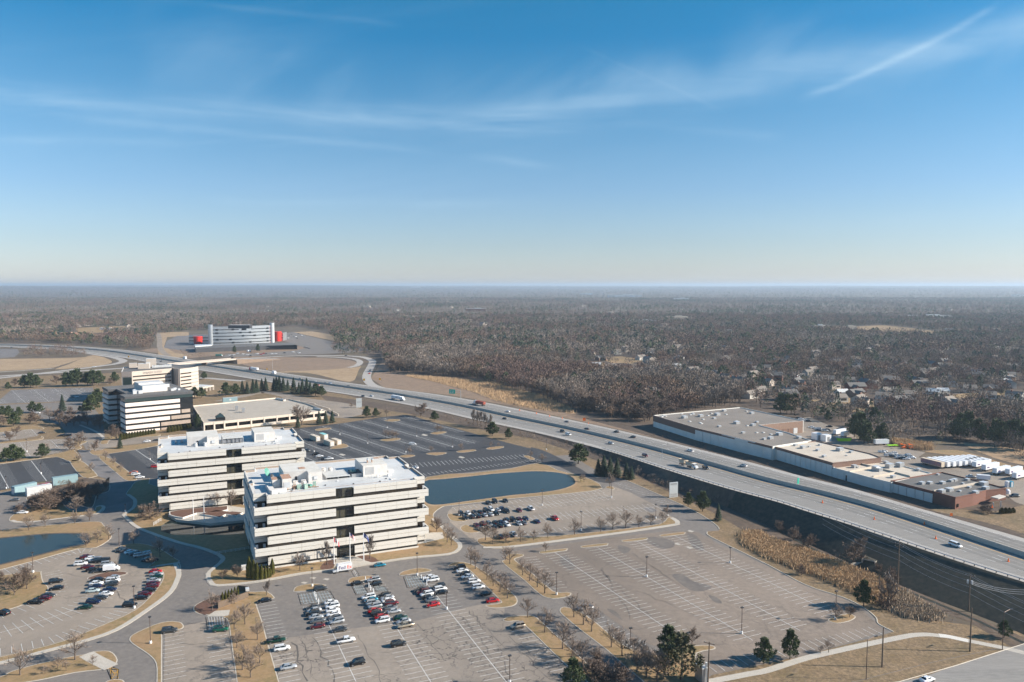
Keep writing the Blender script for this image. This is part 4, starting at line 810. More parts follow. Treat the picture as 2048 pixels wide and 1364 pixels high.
    mb = MB(); mb.box((21.3, 15.75, zr + 1.2), (1.6, .1, 1.5), 'metal_light'); mb.build('louver', pa); mb = MB(); mb.box((14, 20.35, zr), (.9, .15, 2.2), 'metal_dark', -.17); mb.build('door', pa)
    mb = MB(); mb.box((46.6, 24.6, zr), (10.4, 16.2, 4.7), 'penthouse', 0, 'roof_stain'); pb = mb.build('penthouse', root)
    mb = MB()
    for i in range(8): mb.box((42.6 + i * .5, 16.45, zr + .8), (.12, .1, 3.2), 'metal_light')
    mb.build('louver', pb)
    if variant == 1:
        mb = MB(); mb.box((50.2, 29.5, zr + 4.72), (2.4, 2.6, .1), 'rust'); mb.build('roof_hatch', pb); mb = MB(); mb.box((17, 25, zr + 4.4), (2.6, 3.2, .1), 'rust'); mb.build('roof_hatch', pa)
        for x in (44.5, 46.5): mb = MB(); mb.box((x, 22, zr + 4.75), (.5, .5, 1.2), 'rust'); mb.tube([(x, 22, zr + 5.9), (x + .4, 22, zr + 6.5)], .5, 'metal_light', 8); mb.build('chimney', pb)
        for (x, y, sx, sy, sz) in ((5.1, 14.3, 3.2, 5.2, 3.4), (8.8, 12.6, 3.6, 8.2, 4.2)):
            u = MB(); u.box((x, y, zr + .3), (sx, sy, sz), 'penthouse', 0, 'rust'); b = u.build('air_handler', root); u = MB(); u.box((x, y - sy / 2 - .06, zr + 1), (sx * .7, .1, sz * .5), 'metal_light'); u.build('louver', b)
        for (x, y) in ((12.6, 12.2), (15.9, 12.6), (27.3, 31), (30, 30.5)):
            u = MB(); u.tube([(x, y, zr), (x, y, zr + 1.6), (x, y, zr + 1.9), (x, y, zr + 2.3)], [.9, 1.1, .7, 1.1], 'penthouse', 10); u.build('exhaust_fan', root)
        u = MB()
        for i, (x, y, s, h, m_) in enumerate(((13.4, 8.2, 1.8, 1.6, 'pale_green'), (15.8, 7.3, 1.4, 1.9, 'pale_green'), (17.9, 9, 1.2, 1.1, 'copper_green'), (12, 9.6, 1.5, 1, 'rust'), (16.4, 10.5, 2.2, .8, 'metal_grey'), (19.8, 10, 1.2, 1.8, 'pale_green'))): u.box((x, y, zr), (s, s, h), m_, .3 * i)
        for i in range(5): u.tube([(11 + i * 2, 6.5 + .5 * i, zr + .3), (13 + i * 2, 11, zr + .5)], .12, 'rust', 5)
        u.build('pump_set', root)
        u = MB()
        for (a, b) in (((3, 6.6), (12, 9.5)), ((12, 9.5), (21, 7)), ((6, 10), (14, 11.5))): u.tube([(*a, zr + .35), (*b, zr + .35)], .18, 'rust', 5)
        u.build('pipe', root)
        mb = MB(); mb.prism([(2.3, 3.6), (8, 5), (8.3, 6.4), (3.6, 6.8), (3.2, 17), (1.2, 17), (1.6, 5)], zr, zr + 1.5, 'roof_white', top='penthouse'); mb.build('duct', root)
        for (x, y, m_, r) in ((3.2, 31.5, 'copper_green', 1.9), (4.2, 21.5, 'metal_dark', 1.5)):
            u = MB(); c = Vector((x, y, zr + 2.4)); ax = Vector((.75, -.5, .35)).normalized(); a = ax.cross(Vector((0, 0, 1))).normalized(); b = ax.cross(a); k = u.mi(m_); n0 = len(u.v); u.v.append(tuple(c))
            for j in range(16): t = 2 * PI * j / 16; u.v.append(tuple(c + (a * math.cos(t) + b * math.sin(t)) * r + ax * .6))
            for j in range(16): u.f.append((n0, n0 + 1 + j, n0 + 1 + (j + 1) % 16)); u.m.append(k)
            u.tube([(x, y, zr), (x, y, zr + 2.4)], .15, 'metal_grey', 6); u.build('satellite_dish', root)
    else:
        for (x, y) in ((13, 16.5), (17.5, 16)): u = MB(); u.tube([(x, y, zr), (x, y, zr + 1.4), (x, y, zr + 1.6), (x, y, zr + 2)], [.8, .8, .6, 1], 'roof_white', 10); u.build('exhaust_fan', root)
        for (x, y) in ((27.3, 30), (31.5, 30.2)):
            u = MB(); 
            for j in range(12): t = 2 * PI * j / 12; t2 = 2 * PI * (j + 1) / 12; u.tube([(x + 1.1 * math.cos(t), y, zr + 3 + 1.1 * math.sin(t)), (x + 1.1 * math.cos(t2), y, zr + 3 + 1.1 * math.sin(t2))], .1, 'metal_grey', 4)
            u.tube([(x, y, zr), (x, y, zr + 3.9)], .1, 'metal_grey', 4); u.build('exhaust_fan', root)
        for x, y in ((4, 30), (6.6, 30.6)): u = MB(); u.box((x, y, zr), (1.2, 1, 1.3), 'metal_grey'); u.build('air_handler', root)
    # cooling grid
    u = MB(); gx0, gx1, gy0, gy1 = 26, 36, 18, 28; h = .9 if variant == 1 else 2.6
    for i in range(6): y = gy0 + (gy1 - gy0) * i / 5; u.box(((gx0 + gx1) / 2, y, zr + h), (gx1 - gx0, .7, .35), 'roof_white')
    for i in range(7): x = gx0 + (gx1 - gx0) * i / 6; u.box((x, (gy0 + gy1) / 2, zr + h - .2), (.3, gy1 - gy0, .25), 'metal_grey')
    for x in (gx0, 31, gx1):
        for y in (gy0, gy1): u.box((x, y, zr), (.3, .3, h), 'metal_grey')
    for i in range(5):
        for j in range(5): u.box((27 + 2 * i, 19 + 2 * j, zr + .3), (1.6, 1.6, h * .6), 'metal_dark' if variant == 1 else 'rim')
    u.build('cooling_units', root)
    if variant == 1: u = MB(); u.box((39, 22, zr), (4.5, 8, 1.4), 'metal_grey', 0, 'metal_dark'); u.box((38.2, 22, zr + 1.4), (2, 2, .8), 'pale_green', .4); u.build('air_handler', root)
    for (x, y, s, h) in ((52, 13.5, 1.5, 1.1), (54.5, 21, 2.4, .9), (47, 13.6, .8, 1.2), (30, 14, .7, .4), (52, 8, 2.2, .25), (44.5, 13.8, .4, 1)):
        u = MB(); u.box((x, y, zr), (s, s * .8, h), 'metal_light', .1, 'penthouse'); u.build('roof_vent', root)
    for (x, y) in ((24, 9), (35, 6.5), (10, 5.5), (46, 6), (5, 4.5), (49.5, 9.5)): u = MB(); u.box((x, y, zr), (.6, .6, .3), 'metal_dark'); u.build('roof_drain', root)
    mb = MB(); mb.box((33, 5.2, zr), (52, .12, .06), 'rust'); mb.box((40, 11, zr), (22, .1, .06), 'metal_grey', .35); mb.build('roof_seam', root)
    return root
o1 = office(OB, 1); tag(o1, 'six storey office block banded with pale panels, three flagpoles before its door', 'office building')
o2 = office(OB2, 2); tag(o2, 'six storey office block with bands of pale panels, set behind the dark reflecting pool', 'office building')
# ------------------------------------------------------------------ plaza beside the pool
def G5(x, y, z=0.): return W('E5', x, y, z)
pz = empty('plaza', (0, 0, 0), 0, 'raised paved plaza with planter walls above the reflecting pool', 'plaza')
mb = MB(); mb.prism([G5(*p, 1.3) for p in ((310, 585), (450, 672), (1040, 742), (1620, 680), (1640, 480), (1320, 430), (330, 530))], 0, 1.3, 'concrete', top='concrete'); mb.build('terrace', pz)
for q, m_ in ((((330, 540), (520, 505), (740, 480), (1330, 440), (1330, 500), (1180, 540), (800, 560), (560, 640), (420, 620), (330, 590)), 'mulch'), (((850, 575), (1130, 510), (1380, 540), (1260, 600), (1200, 635)), 'mulch'), (((1270, 575), (1400, 530), (1590, 550), (1470, 610)), 'mulch')):
    w3 = [G5(*p, 2.0) for p in q]; mb = MB(); mb.prism(w3, 1.3, 2.0, 'concrete_new'); pl = mb.build('planter', pz); mb = MB(); mb.prism(inset(w3, .5), 0, 2.05, m_, side=False); mb.build('soil', pl)
def railing(name, pts, h=1.1, z=.15, m='white_metal', sp=2., label='', cat='railing', rails=3, r=.05):
    root = empty(name, (pts[0][0], pts[0][1], z), 0, label, cat); mb = MB(); ox, oy = pts[0][:2]
    for p, q in zip(pts, pts[1:]):
        for k in range(rails): zz = h * (k + 1) / rails; mb.tube([(p[0] - ox, p[1] - oy, zz), (q[0] - ox, q[1] - oy, zz)], r, m, 4)
    mb.build('rail', root); mb = MB()
    for p, q in zip(pts, pts[1:]):
        d = math.dist(p, q); k = max(1, round(d / sp))
        for i in range(k + 1): mb = MB().box((p[0] - ox + (q[0] - p[0]) * i / k, p[1] - oy + (q[1] - p[1]) * i / k, 0), (r * 2, r * 2, h), m); mb.build('post', root)
    return root
railing('railing', [G5(60, 790), G5(190, 710)], 1.6, label='white slatted railing on the lawn at the pool corner')
railing('railing', PX((428, 1110), (462, 1105), (498, 1099)), 1.1, label='white railing along the ramp beside the shaded office wall', m='metal_light')
# ------------------------------------------------------------------ striped office with dark glass
GR3 = math.radians(39)
def frame(px, py, ang):
    o = Vector((*G(px, py), 0)); a = Vector((math.cos(ang), math.sin(ang), 0)); b = Vector((-math.sin(ang), math.cos(ang), 0)); return o, a, b
o, a3, b3 = frame(252.5, 867.5, GR3)
bld = empty('office_building', tuple(o), GR3, 'dark glass office block striped with pinkish panels, beside the parking garage', 'office building')
Hh = 27.
mb = MB(); core = [(0, 0), (58, 0), (58, 40), (-4, 52), (-4, 52), (-14, 52), (-14, 33), (0, 33), (0, 18), (-1, 18)]
core = [(.4, .4), (48.4, .4), (48.4, 73.6), (-.6, 73.6), (-.6, 53), (5.4, 53), (5.4, 16.2), (.4, 16.2)]
mb.prism(core, 0, Hh, 'glass_black', top='roof_dark'); mb.build('glazing', bld)
mb = MB(); 
for k in range(6):
    z1 = Hh - 4.3 - k * 4.25; z0 = z1 - 2.7
    L = 38.6 if k < 3 else (31 if k == 3 else 23.5)
    if z0 < 0: z0 = 0
    m = MB(); m.box((L / 2, 0, z0), (L, .5, z1 - z0), 'clad_pink'); m.box((.05, 8.1, z0), (.5, 16, z1 - z0), 'clad_pink'); m.build('facade_band', bld)
    m = MB(); m.box((-1, 63.2, z0), (.5, 20, z1 - z0), 'clad_pink'); m.box((2.2, 52.8, z0), (6, .5, z1 - z0), 'clad_pink'); m.build('facade_band', bld)
    if k in (2, 3, 4, 5):
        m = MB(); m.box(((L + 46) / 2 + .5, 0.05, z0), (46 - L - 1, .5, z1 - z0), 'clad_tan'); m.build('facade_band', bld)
m = MB(); m.prism([(-.2, -.2), (48.8, -.2), (48.8, 74), (-1, 74), (-1, 52.6), (5, 52.6), (5, 16.6), (-.2, 16.6)], Hh - 1.2, Hh + .6, 'clad_charcoal', top='roof_dark'); m.build('parapet', bld)
m = MB(); m.box((24, .0, Hh - 3.6), (48, .3, 2.3), 'glass_green'); m.build('upper_glazing', bld)
m = MB(); m.box((25, 22, Hh + .6), (18, 12, 5.0), 'penthouse', 0, 'roof_white'); m.box((25, 35, Hh + .6), (18, 14, 6), 'penthouse', 0, 'roof_white'); ph = m.build('penthouse', bld)
for x, y, s in ((10, 14, 3.2), (13.5, 13, 3), (12, 22, 3), (37, 14, 2), (39.5, 16, 2.4), (42, 14, 1.6), (40, 40, 3)): m = MB(); m.box((x, y, Hh + .6), (s, s, s * .8), 'metal_light'); m.build('air_handler', bld)
# hotel
hotel = empty('hotel', (0, 0, 0), 0, 'beige hotel slab with dark window strips behind the dark glass office', 'hotel'); Zt = 29.
def Hp(x, y, z=Zt): return W('H1', x, y, z)
F = [Hp(450, 372), Hp(628, 368), Hp(1300, 312), Hp(1310, 300), Hp(1425, 322), Hp(1445, 322), Hp(1640, 300), Hp(1760, 280)]
back = [Hp(1560, 262), Hp(1300, 240), Hp(900, 270), Hp(490, 290)]
mb = MB(); mb.prism(F + back, 0, Zt - .8, 'hotel_beige', top='roof_dark'); mb.build('wall', hotel)
def wall_strip(root, p, q, z0, z1, m, out=.15, name='window', t0=0., t1=1., thick=.3):
    P0, Q0 = Vector(p[:2]), Vector(q[:2]); d = Q0 - P0; a = P0 + d * t0; b = P0 + d * t1; e = (b - a).normalized(); nrm = Vector((e.y, -e.x)); c = (a + b) / 2 + nrm * (out - thick / 2 + .0)
    mb = MB(); mb.box((c.x, c.y, z0), ((b - a).length, thick, z1 - z0), m, math.atan2(e.y, e.x)); return mb.build(name, root)
for k in range(7):
    z1 = Zt - 4.3 - k * 3.45; wall_strip(hotel, F[1], F[2], z1 - 1.25, z1, 'glass_bronze', t0=.02, t1=.985)
    wall_strip(hotel, F[5], F[6], z1 - 1.2, z1, 'glass_bronze', t0=.05, t1=.98); wall_strip(hotel, F[6], F[7], z1 - .9, z1, 'hotel_dark', t0=.03, t1=.95, out=.1)
wall_strip(hotel, F[0], F[1], 1, Zt - 5.5, 'glass_green', t0=.12, t1=.97, name='glazing'); wall_strip(hotel, F[0], F[1], Zt - 5, Zt, 'hotel_dark', out=.25, name='fascia')
for t in (.0, .2, .4, .6, .8, 1): wall_strip(hotel, F[3], F[4], 0, Zt + .5, 'hotel_dark' if t > .9 else 'hotel_beige', out=.5, t0=max(0, t - .07), t1=min(1, t + .07), name='pilaster')
for p, q in list(zip(F, F[1:])) + [(F[-1], back[0]), (back[0], back[1]), (back[1], back[2]), (back[2], back[3]), (back[3], F[0])]: wall_strip(hotel, p, q, Zt - 1.2, Zt, 'hotel_beige' if p in F else 'roof_white', out=.12, name='parapet')
for (x, y, w, d, h, m_) in ((960, 262, 9, 8, 8, 'hotel_beige'), (830, 300, 10, 8, 5, 'hotel_beige'), (650, 285, 7, 5, 4.5, 'hotel_beige'), (905, 300, 4, 4, 6, 'penthouse')):
    c = Hp(x, y); mb = MB(); mb.box((c[0], c[1], Zt - .8), (w, d, h), m_, GRID, 'roof_white'); mb.build('penthouse', hotel)
for i, x in enumerate(range(1000, 1290, 40)): c = Hp(x, 285 - (x - 1000) * .06); mb = MB(); mb.box((c[0], c[1], Zt - .8), (3, 4, 2.2), 'roof_white' if i % 2 else 'metal_light', GRID); mb.build('air_handler', hotel)
def text_mesh(name, body, size, mats_, parent, loc, rot, align='CENTER', extr=.02):
    """letters as a solid mesh; mats_ material name"""
    cu = bpy.data.curves.new('lettering', 'FONT'); cu.body = body; cu.size = size; cu.extrude = extr; cu.align_x = align; cu.align_y = 'CENTER'; cu.resolution_u = 3; cu.space_character = .95
    ob = bpy.data.objects.new('lettering', cu); COL.objects.link(ob); bpy.context.view_layer.update(); dg = bpy.context.evaluated_depsgraph_get()
    me = bpy.data.meshes.new_from_object(ob.evaluated_get(dg)); bpy.data.objects.remove(ob); me.materials.clear(); me.materials.append(M(mats_))
    o = bpy.data.objects.new(name, me); COL.objects.link(o); o.parent = parent; o.location = loc; o.rotation_euler = rot; return o
pv = Vector(F[1]).lerp(Vector(F[2]), .51); e = (Vector(F[2]) - Vector(F[1])).normalized(); nr = Vector((e.y, -e.x))
text_mesh('lettering', 'EMBASSY SUITES', 2.6, 'hotel_dark', hotel, (pv.x + nr.x * .2, pv.y + nr.y * .2, Zt - 2.35), (PI / 2, 0, math.atan2(e.y, e.x)))
can = empty('entrance_canopy', (0, 0, 0), 0, 'low pale canopy with arches beside the hotel', 'canopy'); c0, c1 = W('H1', 1790, 640, 5), W('H1', 2030, 600, 5)
mb = MB(); e = (Vector(c1) - Vector(c0)).normalized(); nr = Vector((-e.y, e.x)); mb.prism([c0, c1, tuple(Vector(c1) + nr * 22), tuple(Vector(c0) + nr * 22)], 3.6, 5, 'hotel_beige', top='roof_white'); mb.build('roof', can)
for t in (0.02, .25, .5, .75, .98): mb = MB(); c = Vector(c0).lerp(Vector(c1), t) + nr * .6; mb.box((c.x, c.y, 0), (1.6, 1, 3.6), 'hotel_beige', GRID); mb.build('pillar', can)
# ------------------------------------------------------------------ parking garage
gar = empty('parking_garage', (0, 0, 0), 0, 'low open parking garage of cream precast with a rooftop deck', 'parking garage'); ZG = 6.
def K(x, y, z=ZG): return W('K1', x, y, z)
FG = [K(180, 690), K(440, 665), K(1735, 530)]; BG = [K(1500, 440), K(1280, 385), K(1105, 365), K(40, 468)]
mb = MB(); mb.prism(FG + BG, ZG - .6, ZG - .1, 'garage_precast', top='garage_deck'); mb.build('deck', gar)
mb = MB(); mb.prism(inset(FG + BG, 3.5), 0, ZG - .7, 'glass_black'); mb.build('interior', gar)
def gar_side(p, q, n, name='side_wall'):
    P0, Q0 = Vector(p), Vector(q); e = (Q0 - P0); L = e.length; e.normalize(); nr = Vector((e.y, -e.x)); ang = math.atan2(e.y, e.x)
    mb = MB(); c = (P0 + Q0) / 2; mb.box((c.x, c.y, ZG - 1.1), (L, .5, 1.9), 'garage_precast', ang); mb.box((c.x, c.y, 0), (L, .5, 2.1 if n > 2 else .9), 'garage_precast', ang); mb.build(name, gar)
    for i in range(n + 1): mb = MB(); d = P0 + e * (L * i / n); mb.box((d.x + nr.x * .1, d.y + nr.y * .1, 0), (1.1, .6, ZG + .6), 'garage_precast', ang); mb.build('pillar', gar)
gar_side(FG[1], FG[2], 8); gar_side(FG[0], FG[1], 2); gar_side(BG[3], FG[0], 5)
for p, q in zip([FG[2]] + BG, BG):
    P0, Q0 = Vector(p), Vector(q); c = (P0 + Q0) / 2; e = Q0 - P0; mb = MB(); mb.box((c.x, c.y, 0), (e.length, .4, ZG + .9), 'garage_precast', math.atan2(e.y, e.x)); mb.build('side_wall', gar)
mb = MB(); P0, Q0 = K(70, 660), K(1600, 520)
for k in range(1, 6):
    stalls(mb, K(90 + 50 * k, 640 - 38 * k), K(1350 - 20 * k, 520 - 30 * k), w=.12, z=ZG, mid=False)
mb.build('deck_lines', gar)
mb = MB(); mb.box((*K(390, 735, 0), 0), (7, 7, 8.5), 'glass_black', GRID); mb.build('stair_tower', gar)
mb = MB(); c = Vector((*K(390, 735, 0), 8.5)); R2 = [(c + Vector((math.cos(GRID + PI / 4 + i * PI / 2), math.sin(GRID + PI / 4 + i * PI / 2), 0)) * 5) for i in range(4)]
for i in range(4): mb.face([R2[i], R2[(i + 1) % 4], c + Vector((0, 0, 3))], 'glass_green')
mb.build('stair_roof', gar)
for x, y in ((597, 515), (683, 540)): c = K(x, y); mb = MB(); mb.box((*c, ZG), (2.2, 2.2, 3.4), 'metal_grey', GRID); mb.build('shaft_housing', gar)
rp = [K(1240, 395, 4), K(1400, 400, 3.5), K(1600, 445, 2.5), K(1780, 510, 1.5), K(1900, 585, .5)]
mb = MB()
for i in range(len(rp) - 1): zz = [4, 3.2, 2.4, 1.5, .6]; p, q = rp[i], rp[i + 1]; d = Vector(q) - Vector(p); c = (Vector(p) + Vector(q)) / 2; mb.box((c.x, c.y, 0), (d.length + .4, .5, zz[i] + .6), 'garage_precast', math.atan2(d.y, d.x))
mb.build('ramp_wall', gar)
for (x, y, w) in ((1160, 385, 14), (1640, 510, 12)): c = K(x, y, ZG); mb = MB(); mb.box((*c, ZG - .1), (w, 2.4, 1.3), 'garage_precast', -.75, 'metal_grey'); mb.build('ramp_wall', gar)
# ------------------------------------------------------------------ curved silver office with red towers
so = empty('curved_office', (0, 0, 0), 0, 'curved silver office building with dark window lines and two red towers', 'office building')
def O(x, y, z=0.): return W('O1', x, y, z)
base0, base1 = O(440, 400), O(1350, 358); ch = Vector(base1) - Vector(base0); Lc = ch.length; e = ch.normalized(); nr = Vector((-e.y, e.x)); ZS = 34.
arc = []
for i in range(25):
    t = i / 24; sag = -Lc * .10 * 4 * t * (1 - t); p = Vector(base0) + e * (Lc * t) + nr * sag; arc.append((p.x, p.y))
arcb = [tuple(Vector(p) + nr * 22) for p in arc]
mb = MB(); mb.prism(arc + arcb[::-1], 0, ZS, 'silver_clad', top='roof_dark'); mb.build('wall', so, smooth=False)
def arc_strip(i0, i1, z0, z1, m, name, out=.25):
    mb = MB(); P_o = [tuple(Vector(p) - nr * out) for p in arc[i0:i1 + 1]]
    for p, q in zip(P_o, P_o[1:]): mb.face([(p[0], p[1], z0), (q[0], q[1], z0), (q[0], q[1], z1), (p[0], p[1], z1)], m); mb.face([(p[0], p[1], z1), (q[0], q[1], z1), (q[0] + nr.x * out, q[1] + nr.y * out, z1), (p[0] + nr.x * out, p[1] + nr.y * out, z1)], m)
    return mb.build(name, so)
for k in range(5):
    z = ZS - 5.5 - k * 6.1
    for a, b in (((0, 10), (15, 24)) if k == 0 else ((0, 24),)): arc_strip(a, b, z - .65, z + .65, 'glass_black', 'window')
    for a in {0: (1, 7, 22), 1: (1, 10, 14, 22), 2: (11, 16), 3: (1, 6, 22), 4: (7, 14, 22)}[k]: arc_strip(a, a + 1, z - 1.4, z + 1.4, 'glass_black', 'window', .4)
    if k == 0: arc_strip(11, 13, z - 1.9, z + 1.9, 'glass_black', 'window')
for P0, r, h, m_ in ((base0, 4.2, 38, 'silver_clad'), (base1, 4.2, 38, 'metal_light')):
    mb = MB(); c = Vector(P0) + nr * 2 + (e * (-3 if P0 is base0 else 4)); mb.tube([(c.x, c.y, 0), (c.x, c.y, h)], r, m_, 16); mb.build('end_tower', so)
mb = MB(); c = Vector(base1) - e * 1.5 + nr * 1; mb.box((c.x, c.y, 0), (1, 3, 33), 'red_paint', math.atan2(e.y, e.x)); mb.build('red_strip', so)
for (x, yb, yt, w) in ((190, 378, 258, 140), (1448, 335, 182, 110)):
    c = O(x, yb); h = px_top(c[0], c[1] + 6, T('O1', x, yt)[1]); rr = w / 7.877 / 2 / 1527 * c[1]; mb = MB(); mb.tube([(c[0], c[1] + 6, 0), (c[0], c[1] + 6, h)], [rr * .97, rr * 1.05], 'red_paint', 24); mb.build('red_tower', so)
for (x0, x1, y, yt) in ((60, 380, 375, 240), (1500, 1545, 325, 200)):
    a_, b_ = O(x0, y), O(x1, y); h = px_top(*a_, T('O1', x0, yt)[1]); mb = MB(); mb.prism([a_, b_, (b_[0], b_[1] + 25), (a_[0], a_[1] + 25)], 0, h, 'silver_clad', top='roof_dark'); mb.build('wing', so)
    for k in (0, 1): mb = MB(); mb.box(((a_[0] + b_[0]) / 2, (a_[1] + b_[1]) / 2 - .2, h * (.3 + .35 * k)), (abs(b_[0] - a_[0]) * .96, .5, 1.8), 'glass_black', math.atan2(b_[1] - a_[1], b_[0] - a_[0])); mb.build('window', so)
c = O(870, 130, ZS); mb = MB(); mb.box((c[0], c[1], ZS), (38, 14, 6), 'metal_dark', 0, 'roof_white'); mb.build('penthouse', so)
low = empty('service_building', (0, 0, 0), 0, 'long low charcoal building before the curved silver office', 'building'); h = 7.
lp = [O(170, 515), O(1265, 470), O(1770, 455), O(1765, 400, h), O(1640, 352, h), O(1180, 362, h), O(430, 395, h), O(150, 400, h)]
mb = MB(); mb.prism(lp, 0, h, 'clad_charcoal', top='roof_dark'); mb.build('wall', low)
mb = MB(); mb.prism([O(150, 400, h), O(430, 392, h), O(420, 408, h), O(160, 425, h)], h, h + 1.5, 'metal_light', top='metal_light'); mb.build('roof_panel', low)
mb = MB(); a_, b_ = O(1265, 470), O(1770, 455); mb.box(((a_[0] + b_[0]) / 2, (a_[1] + b_[1]) / 2 - .3, .8), (math.dist(a_, b_) * .9, .5, 2), 'glass_black', math.atan2(b_[1] - a_[1], b_[0] - a_[0])); mb.build('window', low)
sheet('lot_far', [O(*p) for p in ((600, 590), (640, 540), (1200, 520), (1750, 480), (1900, 440), (1560, 330), (1520, 210), (1700, 190), (1900, 240), (2300, 340), (2700, 420), (3000, 470), (2500, 520), (1900, 545), (1200, 565))], .1, 'asphalt_road')
sheet('lot_far', [O(*p) for p in ((-120, 250), (60, 245), (120, 330), (150, 400), (150, 510), (-50, 480), (-330, 440), (-290, 330))], .12, 'asphalt_grey')
sheet('meadow', [O(*p) for p in ((-460, 190), (60, 190), (60, 245), (-280, 270), (-330, 420), (-150, 520), (100, 560), (-150, 600), (-420, 560), (-440, 330))], .1, 'field')
sheet('meadow', [O(*p) for p in ((1700, 190), (2000, 180), (2500, 260), (2900, 360), (2900, 440), (2400, 340), (1900, 235))], .12, 'field')
path('access_road', [O(*p) for p in ((-430, 200), (-400, 300), (-400, 420), (-330, 520), (-250, 560))], 9, .14, 'asphalt_worn', 3)
# ------------------------------------------------------------------ warehouse strip
wh = empty('warehouse', (0, 0, 0), 0, 'long warehouse with white wall panels and stepped flat roofs beside the highway', 'warehouse')
def Wb(x, y, z=0.): return W('B4', x, y, z)
def blk(top_px, z, wall, roof, name, z0=0.):
    mb = MB(); pts = [Wb(x, y, z) for x, y in top_px]; mb.prism(pts, z0, z - .5, wall, top=roof); o = mb.build(name, wh); p = ccw(pts); m2 = MB()
    for i in range(len(p)):
        a, b = Vector(p[i]), Vector(p[(i + 1) % len(p)]); dd = b - a; q = (a + b) / 2; m2.box((q.x, q.y, z - .5), (dd.length + .3, .35, .55), wall, math.atan2(dd.y, dd.x))
    m2.build('parapet', wh); return pts
HW = 9.
r1 = [(-918, 365), (-580, 462), (-250, 562), (30, 612), (270, 575), (-12, 500), (285, 415), (150, 385), (-222, 297)]
r1 = [(-916, 362), (-575, 465), (0, 605), (38, 612), (345, 560), (180, 525), (-160, 480), (285, 415), (285, 402), (-222, 298)]
# main hall, then a court with loading doors
p1 = blk([(-916, 362), (-578, 462), (-200, 555), (38, 610), (345, 563), (160, 500), (-70, 440), (285, 405), (-222, 298)], HW, 'wall_bright', 'roof_brown', 'wall')
p2 = blk([(38, 606), (520, 742), (905, 700), (820, 668), (385, 566)], HW - .6, 'brick_brown', 'roof_tan', 'wall')
p3 = blk([(520, 778), (830, 862), (985, 898), (1310, 825), (1000, 745), (880, 722), (700, 738)], HW - 3.2, 'wall_bright', 'roof_tan', 'wall')
p4 = blk([(985, 884), (1325, 970), (1500, 1018), (1640, 990), (1745, 960), (1905, 945), (1700, 890), (1390, 816)], HW - 2.8, 'brick_red', 'roof_dark', 'wall')
def wline(p, q, z0, z1, m, out=.25, name='wall_panel', n=1, gap=.0):
    P0, Q0 = Vector(p), Vector(q); d = Q0 - P0; L = d.length; d.normalize(); nrm = Vector((d.y, -d.x)); c0 = nrm * out
    mb = MB(); 
    for i in range(n):
        c = P0 + d * (L * (i + .5) / n) + c0; mb.box((c.x, c.y, z0), (L / n - gap, .3, z1 - z0), m, math.atan2(d.y, d.x))
    return mb.build(name, wh)
wline(p1[0], p1[1], HW - 4.6, HW + .1, 'brick_brown'); wline(p1[1], Wb(38, 610, HW), HW - 1.4, HW + .1, 'brick_brown', .4, 'fascia')
def multi(p, q, n, z0, z1, m, name='wall_panel', out=.3, w=.14):
    for i in range(n):
        a = Vector(p).lerp(Vector(q), i / n); b = Vector(p).lerp(Vector(q), (i + .94) / n); wline(a, b, z0, z1, m, out, name)
multi(p1[1], p1[3], 9, .3, HW - 1.5, 'wall_bright'); multi(p2[0], p2[1], 12, .3, HW - 2.2, 'wall_bright'); multi(p3[0], p3[2], 9, .3, HW - 4.2, 'wall_bright', out=.4); multi(p4[0], p4[1], 5, .2, HW - 4.2, 'wall_bright')
wline(p2[0], p2[1], HW - 2.1, HW - .5, 'brick_brown', .35, 'fascia')
a_, b_ = Wb(-70, 440, HW), Wb(285, 405, HW); wline(Vector(a_).lerp(Vector(b_), .02), Vector(a_).lerp(Vector(b_), .98), 0, HW, 'brick_tan', .2, 'court_wall')
for i in range(5): wline(Vector(a_).lerp(Vector(b_), .28 + i * .12), Vector(a_).lerp(Vector(b_), .37 + i * .12), 0, 4.2, 'metal_light' if i == 4 else 'brick_brown', .45, 'loading_door')
for t0, w_, m_ in ((.25, .02, 'glass_black'), (.66, .03, 'glass_black')): a_, b_ = p3[0], p3[2]; wline(Vector(a_).lerp(Vector(b_), t0), Vector(a_).lerp(Vector(b_), t0 + w_), .2, 3.4, m_, .6, 'door')
a_, b_ = p4[2], p4[3]; wline(Vector(a_).lerp(Vector(b_), .1), Vector(a_).lerp(Vector(b_), .16), 1.2, 2.8, 'glass_black', .3, 'window')
# entrance porch
mb = MB(); mb.prism([Wb(*p) for p in ((1780, 1072), (1840, 1085), (1900, 1065), (1850, 1052))], 3.2, 3.7, 'wall_white'); mb.build('entrance_canopy', wh)
for x, y in ((1800, 1110), (1860, 1100)): mb = MB(); c = Wb(x, y); mb.box((*c, 0), (.4, .4, 3.2), 'wall_white'); mb.build('pillar', wh)
rt = random.Random(5)
for (x, y, s) in [(-668, 380, 5), (-538, 368, 4.5), (-405, 357, 5), (-600, 350, 3), (-430, 385, 3), (-350, 325, 4), (-130, 345, 4), (-250, 425, 5), (-120, 440, 4), (-390, 450, 3), (-200, 500, 3), (-88, 415, 3), (90, 515, 5), (20, 545, 4), (248, 540, 4), (-30, 550, 3)]:
    c = Wb(x, y, HW); mb = MB(); mb.box((*c, HW - .5), (s * .8, s * .6, s * .36), 'metal_grey', .5, 'metal_light'); mb.build('air_handler', wh)
for (x, y, s) in [(220, 600, 3), (280, 620, 4), (415, 598, 2.5), (400, 640, 3), (575, 640, 5), (665, 655, 3), (450, 690, 3.), (330, 610, 2), (630, 680, 1.5)]:
    c = Wb(x, y, HW - .6); mb = MB(); mb.box((*c, HW - 1.1), (s * .8, s * .6, s * .4), 'metal_grey', .5, 'metal_light'); mb.build('air_handler', wh)
